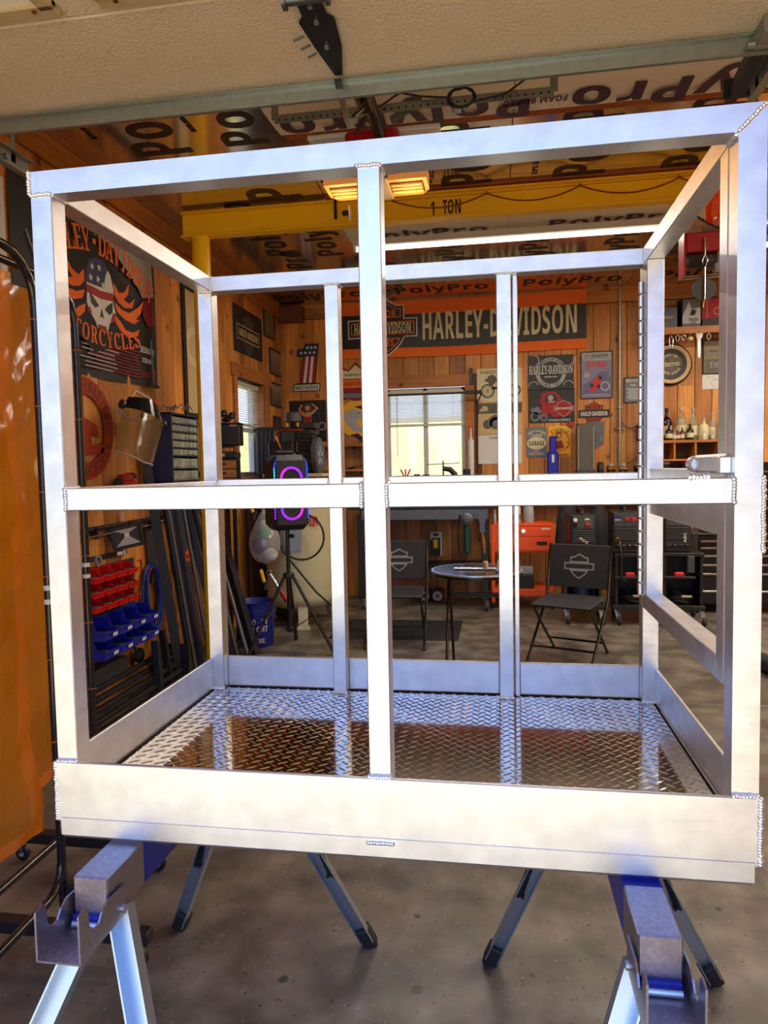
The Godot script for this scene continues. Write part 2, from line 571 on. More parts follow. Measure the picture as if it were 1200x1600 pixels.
	glow("led_blue", Color(0.1, 0.25, 1.0), 1.6)
	glow("led_violet", Color(0.5, 0.12, 0.95), 1.3)
	glow("led_magenta", Color(0.75, 0.12, 0.75), 1.2)
	glow("led_cyan", Color(0.2, 0.75, 0.85), 1.2)
	glow("display", Color(0.55, 0.62, 0.4), 0.6)

# ---------------------------------------------------------------- the scene
func _ready() -> void:
	rng.seed = 77
	var cam := Camera3D.new()
	cam.name = "camera"
	cam.fov = 72.27
	cam.near = 0.05
	cam.transform = Transform3D(Basis.from_euler(Vector3(-0.06093, 0.16187, -0.01949), EULER_ORDER_YXZ), Vector3(0.756, 1.4256, 1.0768))
	add_child(cam)
	cam.current = true
	var we := WorldEnvironment.new()
	we.name = "world_environment"
	var env := Environment.new()
	var sky := Sky.new()
	var sm := ProceduralSkyMaterial.new()
	sm.sky_top_color = Color(0.40, 0.62, 1.0)
	sm.sky_horizon_color = Color(0.84, 0.91, 1.0)
	sm.sky_curve = 0.2
	sm.ground_bottom_color = Color(0.55, 0.53, 0.45)
	sm.ground_horizon_color = Color(0.75, 0.76, 0.7)
	sm.sky_energy_multiplier = 1.55
	sky.sky_material = sm
	env.background_mode = Environment.BG_SKY
	env.sky = sky
	env.tonemap_mode = Environment.TONE_MAPPER_LINEAR
	env.tonemap_exposure = 1.15
	env.sdfgi_enabled = true
	env.ssao_enabled = true
	env.ssil_enabled = true
	we.environment = env
	add_child(we)
	# the sun stands high over the right-hand side of the building and shines on the drive, not through the door
	var sun := DirectionalLight3D.new()
	sun.name = "sun"
	sun.light_color = Color(1.0, 0.93, 0.8)
	sun.light_energy = 4.6
	sun.light_angular_distance = 0.53
	sun.shadow_enabled = true
	sun.basis = Basis.looking_at(Vector3(-0.62, -0.78, 0.06), Vector3.UP)
	add_child(sun)

	make_materials()
	build_shell()
	build_ceiling()
	build_windows()
	build_garage_door()
	build_crane()
	build_lamps()
	build_cage()
	build_sawhorses()
	build_screens()
	build_left_wall()
	build_steel_stock()
	build_compressor_corner()
	build_back_signs()
	build_bench()
	build_seating()
	build_welders()
	build_right_shelves()

# ---------------------------------------------------------------- room
func planks_back(w: Node) -> void:
	var x := -0.42 - 0.1672 * 8
	var k := 0
	while x < 5.1:
		var a := maxf(x, LW) + 0.0025
		var b := minf(x + 0.1672, 5.1) - 0.0025
		if b - a > 0.02:
			var m: Material = M["plank%d" % ((k * 7 + k / 3) % 5)]
			var spans := [[0.0, 3.10]]
			if b > -0.46 and a < 0.42:
				spans = [[0.0, 1.30], [2.43, 3.10]]
			for s in spans:
				boxp("plank", Vector3((a + b) / 2, (s[0] + s[1]) / 2, BW - 0.009), Vector3(b - a, s[1] - s[0], 0.018), m, w, 0.003)
		x += 0.1672
		k += 1

func planks_left(w: Node) -> void:
	var z := 1.4
	var k := 0
	while z > BW:
		var a := z - 0.0025
		var b := maxf(z - 0.172, BW) + 0.0025
		var m: Material = M["plank%d" % ((k * 3 + k / 4 + 2) % 5)]
		var spans := [[0.0, 3.12]]
		if b < -5.17 and a > -6.0:
			spans = [[0.0, 1.36], [2.33, 3.12]]
		for s in spans:
			boxp("plank", Vector3(LW - 0.009, (s[0] + s[1]) / 2, (a + b) / 2), Vector3(0.018, s[1] - s[0], a - b), m, w, 0.003)
		z -= 0.172
		k += 1

func build_shell() -> void:
	var g := MB.new()
	# ground outside, rising to a hill behind the garage
	for strip in [[60.0, 1.41], [-6.95, -14.0], [-14.0, -60.0], [-60.0, -110.0]]:
		var h0: float = 0.0 if strip[0] > -20.0 else 5.2
		var h1: float = 0.0 if strip[1] > -20.0 else (5.2 if strip[1] > -70.0 else 9.5)
		g.quad(Vector3(-90, h0 - 0.06, strip[0]), Vector3(90, h0 - 0.06, strip[0]), Vector3(90, h1 - 0.06, strip[1]), Vector3(-90, h1 - 0.06, strip[1]), Vector3.UP)
	g.quad(Vector3(-90, -0.06, 1.42), Vector3(-1.9, -0.06, 1.42), Vector3(-1.9, -0.06, -6.95), Vector3(-90, -0.06, -6.95), Vector3.UP)
	g.quad(Vector3(90, -0.06, 1.42), Vector3(5.3, -0.06, 1.42), Vector3(5.3, -0.06, -6.95), Vector3(90, -0.06, -6.95), Vector3.UP)
	struct("ground", g, M.grass)
	var d := MB.new()
	d.box(Vector3(1.2, -0.05, 8.45), Vector3(9.0, 0.1, 14.0), 0.01)
	struct("driveway", d, M.drive)
	# concrete floor in two slabs with a sawn joint
	var fl := Node3D.new()
	fl.name = "floor"
	fl.set_meta("kind", "structure")
	add_child(fl)
	boxp("slab", Vector3(1.74, -0.075, -0.925), Vector3(7.1, 0.15, 4.64), M.concrete, fl, 0.004)
	boxp("slab", Vector3(1.74, -0.075, -4.98), Vector3(7.1, 0.15, 3.46), M.concrete, fl, 0.004)
	# walls: a core with planks on its inner face
	var b := MB.new()
	b.box(Vector3(LW - 0.1, 1.70, 1.4 - 3.285), Vector3(0.16, 3.4, 6.57))
	b.box(Vector3(LW - 0.1, 1.70, -6.40), Vector3(0.16, 3.4, 0.8))
	b.box(Vector3(LW - 0.1, 0.68, -5.585), Vector3(0.16, 1.36, 0.83))
	b.box(Vector3(LW - 0.1, 2.865, -5.585), Vector3(0.16, 1.07, 0.83))
	planks_left(struct("wall_left", b, M.trim_dark))
	b = MB.new()
	b.box(Vector3(-1.14, 1.70, BW - 0.1), Vector3(1.36, 3.4, 0.16))
	b.box(Vector3(2.86, 1.70, BW - 0.1), Vector3(4.88, 3.4, 0.16))
	b.box(Vector3(-0.02, 0.65, BW - 0.1), Vector3(0.88, 1.30, 0.16))
	b.box(Vector3(-0.02, 2.915, BW - 0.1), Vector3(0.88, 0.97, 0.16))
	planks_back(struct("wall_back", b, M.trim_dark))
	b = MB.new()
	b.box(Vector3(5.2, 1.7, -2.68), Vector3(0.16, 3.4, 8.3))
	struct("wall_right", b, M.plank0)
	b = MB.new()
	b.box(Vector3(-1.52, 1.7, 1.42), Vector3(0.52, 3.4, 0.16))
	b.box(Vector3(3.46, 1.7, 1.42), Vector3(3.56, 3.4, 0.16))
	b.box(Vector3(0.2, 3.06, 1.42), Vector3(2.94, 0.68, 0.16))
	struct("wall_front", b, M.plank0)
	# header boards under the ceiling and corner trim
	b = MB.new()
	b.box(Vector3(LW + 0.012, 3.19, -2.6), Vector3(0.024, 0.14, 7.98), 0.003)
	struct("trim_1", b, M.trim)
	b = MB.new()
	b.box(Vector3(1.72, 3.185, BW + 0.006), Vector3(6.66, 0.16, 0.012), 0.003)
	struct("trim_2", b, M.trim)
	b = MB.new()
	b.box(Vector3(LW + 0.02, 1.55, BW + 0.02), Vector3(0.04, 3.1, 0.04), 0.004)
	struct("trim_3", b, M.trim)

func build_windows() -> void:
	# back window: casing boards, white vinyl frame with a centre mullion, glass
	var w := MB.new()
	w.box(Vector3(-0.02, 2.365, BW + 0.014), Vector3(0.98, 0.13, 0.028), 0.003)
	w.box(Vector3(-0.50, 1.80, BW + 0.014), Vector3(0.10, 1.02, 0.028), 0.003)
	w.box(Vector3(0.462, 1.80, BW + 0.014), Vector3(0.10, 1.02, 0.028), 0.003)
	w.box(Vector3(-0.02, 1.29, BW + 0.03), Vector3(1.06, 0.035, 0.10), 0.003)
	var win := struct("window_1", w, M.trim)
	var f := MB.new()
	for p in [[-0.02, 2.275, 0.88, 0.05], [-0.02, 1.325, 0.88, 0.05], [-0.435, 1.8, 0.05, 1.0], [0.395, 1.8, 0.05, 1.0], [-0.02, 1.8, 0.05, 1.0]]:
		f.box(Vector3(p[0], p[1], BW - 0.05), Vector3(p[2], p[3], 0.06), 0.004)
	part("window_frame", f, M.pvc, win)
	for x in [-0.225, 0.185]:
		boxp("pane", Vector3(x, 1.8, BW - 0.06), Vector3(0.37, 0.92, 0.004), M.glass, win, 0.0)
	blind(Vector3(-0.02, 2.27, BW - 0.008), 0.84, 0.36, 20, Basis(), "white horizontal blind half lowered over the wide back window")
	# left window
	w = MB.new()
	w.box(Vector3(LW + 0.014, 2.375, -5.62), Vector3(0.028, 0.12, 1.1), 0.003)
	w.box(Vector3(LW + 0.014, 1.85, -5.14), Vector3(0.028, 0.94, 0.07), 0.003)
	w.box(Vector3(LW + 0.014, 1.85, -6.05), Vector3(0.028, 0.94, 0.10), 0.003)
	w.box(Vector3(LW + 0.03, 1.36, -5.59), Vector3(0.10, 0.035, 0.98), 0.003)
	w.box(Vector3(LW - 0.09, 1.85, -5.99), Vector3(0.18, 0.94, 0.02), 0.002)
	w.box(Vector3(LW - 0.09, 1.85, -5.18), Vector3(0.18, 0.94, 0.02), 0.002)
	win = struct("window_2", w, M.trim)
	f = MB.new()
	for p in [[-5.585, 2.29, 0.79, 0.05], [-5.585, 1.40, 0.79, 0.05], [-5.215, 1.85, 0.05, 0.93], [-5.955, 1.85, 0.05, 0.93], [-5.585, 1.85, 0.79, 0.04]]:
		f.box(Vector3(LW - 0.13, p[1], p[0]), Vector3(0.05, p[3], p[2]), 0.004)
	part("window_frame", f, M.pvc, win)
	boxp("pane", Vector3(LW - 0.14, 1.85, -5.585), Vector3(0.004, 0.86, 0.7), M.glass, win, 0.0)
	blind(Vector3(LW - 0.06, 2.30, -5.585), 0.72, 0.40, 16, WL, "white horizontal blind in the small left window, bunched above its lower pane")

func blind(top: Vector3, w: float, drop: float, count: int, B: Basis, label: String) -> void:
	var t := thing("window_blind", label, "blind", top, B)
	boxp("head_rail", Vector3(0, -0.018, 0), Vector3(w, 0.036, 0.04), M.pvc, t)
	var s := MB.new()
	s.box(Vector3.ZERO, Vector3(w - 0.02, 0.0022, 0.021), 0.0, Basis(Vector3.RIGHT, 0.60))
	var sm := s.mesh()
	for i in count:
		var o := part("slat", sm, M.blind, t)
		o.position = Vector3(0, -0.045 - (drop - 0.07) * i / (count - 1), 0)
	boxp("bottom_rail", Vector3(0, -drop - 0.012, 0), Vector3(w, 0.026, 0.03), M.pvc, t)
	for x in [-0.36, 0.0, 0.36]:
		boxp("ladder_cord", Vector3(x * w, -drop / 2, 0.013), Vector3(0.003, drop, 0.002), M.pvc, t, 0.0)
	tubep("tilt_wand", [Vector3(-0.37 * w, -0.03, 0.02), Vector3(-0.37 * w, -drop - 0.35, 0.02)], 0.004, M.pvc, t, 6)

func build_ceiling() -> void:
	var b := MB.new()
	b.box(Vector3(1.72, 3.38, -2.65), Vector3(7.0, 0.12, 8.3))
	var c := struct("ceiling", b, M.plank3)
	# foil-faced boards between wooden joists; a run of white bubble board lies over the door
	var bays := [[-6.6, -5.62], [-5.58, -4.62], [-4.58, -3.66], [-3.62, -2.78], [-2.74, -1.84], [-1.80, -0.6], [-0.56, 1.34]]
	for k in bays.size():
		var z0: float = bays[k][0]
		var z1: float = bays[k][1]
		var cuts := [LW, -0.37, 0.85, 2.07, 3.29, 5.1]
		for i in range(1, 5):
			var white: bool = (k == 4 or k == 5) and i > 0
			var x0: float = cuts[i] + 0.002
			var x1: float = cuts[i + 1] - 0.002
			if k == 2:
				# this bay is half foil, half white board along the joist that carries the lamp
				boxp("ceiling_board", Vector3((x0 + x1) / 2, CEIL, (z0 + 0.42 + z1) / 2), Vector3(x1 - x0, 0.02, z1 - z0 - 0.42), M.foil, c, 0.002)
				sag_board(c, x0, x1, z0, z0 + 0.415, 0.05)
			elif white:
				sag_board(c, x0, x1, z0, z1, 0.07 if k == 4 else 0.03)
			else:
				boxp("ceiling_board", Vector3((x0 + x1) / 2, CEIL, (z0 + z1) / 2), Vector3(x1 - x0, 0.02, z1 - z0), M.foil, c, 0.002)
		if k < 6:
			boxp("joist", Vector3(2.365, CEIL + 0.012, (z1 + bays[k + 1][0]) / 2), Vector3(5.47, 0.07, 0.04), M.joist, c, 0.003)
	for q in [[-6.6, -5.28], [-5.276, -3.66], [-3.656, -1.30], [-1.296, 1.34]]:   # foil boards along the left wall, with plain butt joints
		boxp("ceiling_board", Vector3((LW - 0.37) / 2, CEIL, (q[0] + q[1]) / 2), Vector3(-0.37 - LW - 0.004, 0.02, q[1] - q[0]), M.foil, c, 0.002)
	# printing on the boards: [text, x, z, length, height, direction along x, direction along z, material]
	var prints := [
		["PolyPro", -1.06, -2.22, 1.22, 0.47, 0, 1, "print_ink"], ["PolyPro", -0.57, -2.20, 1.22, 0.36, 0, 1, "print_ink"],
		["Pro", -0.70, -3.28, 0.68, 0.36, 0, 1, "print_ink"], ["PolyPro", -0.03, -3.01, 1.22, 0.45, 0, 1, "print_ink"], ["PolyPro", 0.62, -3.01, 1.22, 0.45, 0, 1, "print_ink"], ["PolyPro", 1.32, -3.01, 1.22, 0.45, 0, 1, "print_ink"], ["PolyPro", 1.97, -3.01, 1.22, 0.45, 0, 1, "print_ink"],
		["PolyPro", 1.75, -2.50, 1.25, 0.30, -1, 0, "print_violet"], ["PolyPro", 0.3, -2.50, 1.25, 0.30, -1, 0, "print_violet"], ["PolyPro", 1.5, -1.75, 1.5, 0.42, -1, 0, "print_violet"], ["PolyPro", -0.05, -1.75, 1.3, 0.36, 0, 1, "print_ink"],
		["PolyPro", 0.22, -4.36, 0.95, 0.19, 1, 0, "print_violet"], ["PolyPro", 1.62, -4.36, 0.95, 0.19, 1, 0, "print_violet"],
		["PolyPro", -1.0, -4.2, 1.2, 0.34, 0, 1, "print_ink"], ["PolyPro", -0.6, -4.3, 1.2, 0.3, 0, 1, "print_ink"], ["PolyPro", -0.95, -5.3, 1.2, 0.34, 0, 1, "print_ink"],
		["PolyPro", -0.3, -5.2, 1.2, 0.34, 0, 1, "print_ink"], ["PolyPro", 0.4, -5.2, 1.2, 0.34, 0, 1, "print_ink"], ["PolyPro", 1.1, -5.2, 1.2, 0.34, 0, 1, "print_ink"], ["PolyPro", 1.8, -5.2, 1.2, 0.34, 0, 1, "print_ink"],
		["PolyPro", -1.1, -6.25, 0.95, 0.36, 1, 0, "print_ink"], ["PolyPro", 0.2, -6.25, 0.95, 0.36, 1, 0, "print_ink"], ["PolyPro", 1.5, -6.25, 0.95, 0.36, 1, 0, "print_ink"], ["PolyPro", 2.8, -6.25, 0.95, 0.36, 1, 0, "print_ink"],
		["EPS INSULATION", -0.32, -3.25, 0.6, 0.035, 0, 1, "print_ink"], ["EPS INSULATION", 0.34, -3.25, 0.6, 0.035, 0, 1, "print_ink"], ["EPS INSULATION", 1.0, -3.25, 0.6, 0.035, 0, 1, "print_ink"], ["FOAM BOARD", 0.95, -2.5, 0.3, 0.05, -1, 0, "print_violet"], ["FOAM BOARD", 0.86, -4.4, 0.25, 0.03, 1, 0, "print_violet"],
		["INSULATION SYSTEMS", -1.40, -2.42, 0.32, 0.03, 0, 1, "print_ink"], ["INSULATION SYSTEMS", -0.84, -2.45, 0.32, 0.03, 0, 1, "print_ink"]]
	for p in prints:
		var r := Vector3(p[5], 0, p[6])
		var u := Vector3(0, -1, 0).cross(r)
		var low: float = CEIL - 0.0105
		if p[7] == "print_violet" or (p[2] > -2.0 and p[2] < -1.8):
			low = CEIL - (0.062 if p[2] < -4.0 else 0.082)
		if p[2] > -1.8:
			low = CEIL - 0.042
		var mb := MB.new()
		letters(mb, p[0], p[3], p[4], Transform3D(Basis(r, u, Vector3(0, -1, 0)), Vector3(p[1], low, p[2])), FB, 0.002)
		part("lettering", mb, M[p[7]], c)

func sag_board(c: Node, x0: float, x1: float, z0: float, z1: float, sag: float) -> void:   # soft white board that hangs a little between its joists
	var b := MB.new()
	var k := 10
	for i in k:
		var a := float(i) / k
		var d := float(i + 1) / k
		var ya := CEIL - 0.01 - sag * pow(sin(PI * a), 0.35)
		var yd := CEIL - 0.01 - sag * pow(sin(PI * d), 0.35)
		var za := lerpf(z0, z1, a)
		var zd := lerpf(z0, z1, d)
		var nn := Vector3(0, -(zd - za), yd - ya).normalized()
		b.quad(Vector3(x0, ya, za), Vector3(x1, ya, za), Vector3(x1, yd, zd), Vector3(x0, yd, zd), nn)
	b.box(Vector3((x0 + x1) / 2, CEIL + 0.008, (z0 + z1) / 2), Vector3(x1 - x0, 0.01, z1 - z0))
	part("ceiling_board", b, M.bubble, c)

# ---------------------------------------------------------------- overhead door, opener, crane, lamps
func build_garage_door() -> void:
	var t := thing("overhead_door", "raised beige sectional garage door seen from below with a galvanized strut", "garage door", Vector3(0.2, 2.71, -1.34))
	# sections lie flat under the ceiling, the last ones curve down behind the camera's head
	for i in 4:
		var b := MB.new()
		b.box(Vector3(0, 0.024, 0.26 + 0.525 * i), Vector3(2.84, 0.046, 0.521), 0.004)
		part("door_section", b, M.door_skin, t)
	var s := MB.new()   # hat-shaped strut along the top edge
	s.box(Vector3(0, -0.012, 0.085), Vector3(2.84, 0.004, 0.022))
	s.box(Vector3(0, -0.032, 0.074), Vector3(2.84, 0.05, 0.003))
	s.box(Vector3(0, -0.056, 0.067), Vector3(2.84, 0.004, 0.014))
	s.box(Vector3(0, -0.003, 0.045), Vector3(2.84, 0.004, 0.06))
	part("strut", s, M.galv, t, "galvanized steel strut along the door's edge")
	for cx in [-1.02, -0.30]:
		var fr := MB.new()
		for q in [[0.0, 0.0, 0.60, 0.05], [0.0, 0.36, 0.60, 0.05], [-0.275, 0.18, 0.05, 0.36], [0.275, 0.18, 0.05, 0.36]]:
			fr.box(Vector3(cx + q[0] + 0.1, -0.008, 0.59 + q[1]), Vector3(q[2], 0.022, q[3]), 0.005)
		var w := part("window_frame", fr, M.door_frame, t)
		boxp("pane", Vector3(cx + 0.1, -0.004, 0.77), Vector3(0.52, 0.006, 0.34), M.frosted, w, 0.0)
		for x in [-0.24, 0.24]:
			var sc := MB.new()
			sc.cyl(Vector3(cx + x + 0.1, -0.018, 0.60), Vector3(cx + x + 0.1, -0.024, 0.60), 0.007, 8)
			part("screw", sc, M.brass, w)
	# operator bracket: a hinge roller, a plate that narrows, a curved arm down to the trolley
	var br := MB.new()
	br.prism(PackedVector2Array([Vector2(-0.035, 0.5), Vector2(0.035, 0.5), Vector2(0.035, 0.42), Vector2(0.052, 0.40), Vector2(0.044, 0.27), Vector2(0.014, 0.12), Vector2(-0.012, 0.12), Vector2(-0.036, 0.27), Vector2(-0.052, 0.40), Vector2(-0.035, 0.42)]), 0.006, 0.012, Transform3D(Basis(Vector3(1, 0, 0), Vector3(0, 0, 1), Vector3(0, -1, 0)), Vector3(0.06, 0, 0)))
	var bp := part("operator_bracket", br, M.steel_black, t)
	var ro := MB.new()
	ro.cyl(Vector3(0.0, -0.024, 0.515), Vector3(0.12, -0.024, 0.515), 0.013, 14)
	ro.cyl(Vector3(-0.004, -0.024, 0.515), Vector3(0.006, -0.024, 0.515), 0.022, 14)
	ro.cyl(Vector3(0.114, -0.024, 0.515), Vector3(0.124, -0.024, 0.515), 0.022, 14)
	part("hinge_roller", ro, M.steel, bp)
	for z in [0.47, 0.40, 0.28]:
		var bo := MB.new()
		bo.cyl(Vector3(0.06, -0.01, z), Vector3(0.06, -0.02, z), 0.008, 6)
		part("bolt", bo, M.zinc, bp)
	var am := MB.new()
	am.bar(Vector3(0.058, -0.03, 0.13), Vector3(0.03, -0.02, -0.14), 0.022, 0.006, 0.001)
	am.bar(Vector3(0.03, -0.02, -0.14), Vector3(0.02, 0.06, -0.30), 0.026, 0.006, 0.001)
	am.bar(Vector3(0.02, 0.06, -0.30), Vector3(0.06, 0.10, -0.32), 0.03, 0.008, 0.001)
	part("operator_arm", am, M.steel_black, t)
	for i in 3:
		var sc := MB.new()
		sc.cyl(Vector3(0.0 + 0.008 * i, 0.0, 0.32 - 0.045 * i), Vector3(-0.03 + 0.01 * i, -0.014, 0.325 - 0.045 * i), 0.003, 6)
		part("screw", sc, M.steel, t)
	var eb := MB.new()
	eb.box(Vector3(1.37, -0.03, 0.13), Vector3(0.10, 0.05, 0.10), 0.004)
	eb.cyl(Vector3(1.30, -0.045, 0.10), Vector3(1.45, -0.045, 0.10), 0.012, 12)
	part("end_hinge", eb, M.galv, t)
	# the two horizontal tracks and their hangers
	for sd in [[-1.30, "galvanized door track ending beside the left wall"], [1.70, "galvanized door track along the right edge of the raised door"]]:
		var k := thing("door_track", sd[1], "track", Vector3(sd[0], 2.78, -0.25), Basis(), "overhead door tracks")
		var tb := MB.new()
		tb.box(Vector3(0, 0.0, 0), Vector3(0.004, 0.075, 3.2), 0.0)
		tb.box(Vector3(0.016 * signf(0.2 - sd[0]), 0.036, 0), Vector3(0.032, 0.004, 3.2), 0.0)
		tb.box(Vector3(0.016 * signf(0.2 - sd[0]), -0.036, 0), Vector3(0.032, 0.004, 3.2), 0.0)
		part("rail", tb, M.galv, k)
		var hb := MB.new()
		hb.bar(Vector3(0, 0.0, -1.5), Vector3(0, 0.46, -1.5), 0.03, 0.004)
		hb.bar(Vector3(0, 0.0, 0.2), Vector3(0, 0.46, 0.2), 0.03, 0.004)
		part("hanger", hb, M.galv, k)
		var bt := MB.new()
		bt.cyl(Vector3(-0.01, 0.0, -1.44), Vector3(0.02, 0.0, -1.44), 0.012, 6)
		part("bolt", bt, M.zinc, k)
	var sp := MB.new()
	sp.bar(Vector3(1.60, 2.80, -1.15), Vector3(1.62, 2.76, -1.72), 0.05, 0.05, 0.004)
	sp.bar(Vector3(1.575, 2.775, -1.72), Vector3(1.665, 2.775, -1.72), 0.012, 0.07, 0.002)
	solo("spring_housing", sp, M.steel_black, "dark steel bar hanging beside the right end of the door strut", "bracket")
	# perforated angle irons and the opener with its two lamps
	var a := thing("hanger_frame", "perforated galvanized angle iron carrying the door opener", "bracket", Vector3(0.4, 2.972, -2.0))
	var ai := MB.new()
	ai.box(Vector3(0, 0.0, 0), Vector3(1.2, 0.036, 0.003))
	ai.box(Vector3(0, 0.018, -0.018), Vector3(1.2, 0.003, 0.036))
	part("angle_iron", ai, M.galv, a)
	var ho := MB.new()
	for i in 38:
		ho.cyl(Vector3(-0.58 + 0.0313 * i, -0.004, 0.0005), Vector3(-0.58 + 0.0313 * i, -0.004, 0.0025), 0.005, 8)
	var hp := part("punched_hole", ho, M.black_matt, a)
	hp.set_meta("kind", "stuff")
	for l in [[-0.25, -0.25, -0.13], [0.02, -0.09, -0.13], [0.20, 0.20, -0.13], [-0.6, -0.6, 0.0], [0.6, 0.6, 0.0]]:
		var up: bool = absf(l[0]) > 0.5
		var st := MB.new()
		st.bar(Vector3(l[0], 0.0, -0.005), Vector3(l[1], 0.22 if up else -0.034, -0.005 if up else -0.035), 0.032, 0.003, 0.0, Vector3(0, 0, 1))
		part("strap", st, M.galv, a)
	var o := thing("door_opener", "red garage door opener with lit lamp lenses hung above the yellow beam", "door opener", Vector3(0.22, 2.76, -2.2))
	boxp("housing", Vector3(0, 0.075, 0), Vector3(0.24, 0.19, 0.3), M.red, o, 0.02)
	boxp("top_plate", Vector3(0, 0.165, 0.06), Vector3(0.60, 0.02, 0.10), M.white, o, 0.004)
	for sx in [-1.0, 1.0]:
		var lf := MB.new()
		lf.prism(PackedVector2Array([Vector2(0.06, -0.10), Vector2(0.20, -0.10), Vector2(0.235, -0.05), Vector2(0.235, 0.09), Vector2(0.06, 0.09)]), -0.02, 0.045, Transform3D(Basis(Vector3(sx, 0, 0), Vector3(0, 0, 1), Vector3(0, -1, 0)), Vector3(0, 0, 0)))
		part("lamp_cover", lf, M.lens_cover, o, "pale amber lamp cover")
		var gr := MB.new()
		gr.box(Vector3(sx * 0.14, -0.047, 0.0), Vector3(0.15, 0.006, 0.12), 0.002)
		part("lamp_grille", gr, M.brown, o)
		for q in 3:
			boxp("lamp_bar", Vector3(sx * 0.14, -0.052, -0.04 + 0.04 * q), Vector3(0.14, 0.006, 0.012), M.warm_lens, o, 0.001)
		var li := OmniLight3D.new()
		li.name = "opener_light"
		li.position = Vector3(sx * 0.16, -0.09, 0.0)
		li.light_color = Color(1.0, 0.72, 0.42)
		li.light_energy = 0.08
		li.light_size = 0.08
		li.omni_range = 12.0
		li.omni_attenuation = 2.0
		li.shadow_enabled = true
		o.add_child(li)
	boxp("base_plate", Vector3(0, -0.045, 0), Vector3(0.12, 0.012, 0.24), M.light_grey, o, 0.003)
	var rl := MB.new()
	rl.box(Vector3(0.04, 0.135, 1.75), Vector3(0.045, 0.05, 3.3), 0.004)
	part("rail", rl, M.black, o)
	var tr := MB.new()
	tr.box(Vector3(0.04, 0.09, 0.55), Vector3(0.06, 0.06, 0.16), 0.008)
	tr.bar(Vector3(0.055, 0.08, 0.48), Vector3(0.08, 0.02, 0.2), 0.02, 0.03, 0.003)
	part("trolley", tr, M.black_gloss, o)
	part("sensor_arm", bar_mesh(Vector3(-0.16, -0.06, -0.12), Vector3(-0.16, -0.13, -0.14), 0.012), M.black, o)
	# coil of black cable
	var cb := MB.new()
	var pts := []
	for i in 48:
		var q := TAU * i / 16.0
		pts.append(Vector3(0.62 + 0.055 * cos(q) + 0.006 * sin(i * 1.7), 2.975 + 0.04 * sin(q) + 0.004 * cos(i * 2.1), -1.985 + 0.004 * (i / 16)))
	cb.tube(pts, 0.0045, 6)
	cb.tube([Vector3(0.56, 2.98, -1.98), Vector3(0.45, 2.995, -1.98), Vector3(0.36, 3.02, -1.98), Vector3(0.2, 2.93, -1.98), Vector3(0.16, 2.86, -1.98)], 0.0045, 6)
	cb.tube([Vector3(0.66, 2.95, -1.98), Vector3(0.80, 2.97, -1.98), Vector3(0.90, 3.03, -1.98), Vector3(0.92, 3.14, -1.98)], 0.0045, 6)
	solo("cable_coil", cb, M.black, "coil of black cable hung from the perforated angle iron", "cable")

func bar_mesh(a: Vector3, b: Vector3, w: float) -> MB:
	var m := MB.new()
	m.bar(a, b, w, w, w * 0.15)
	return m

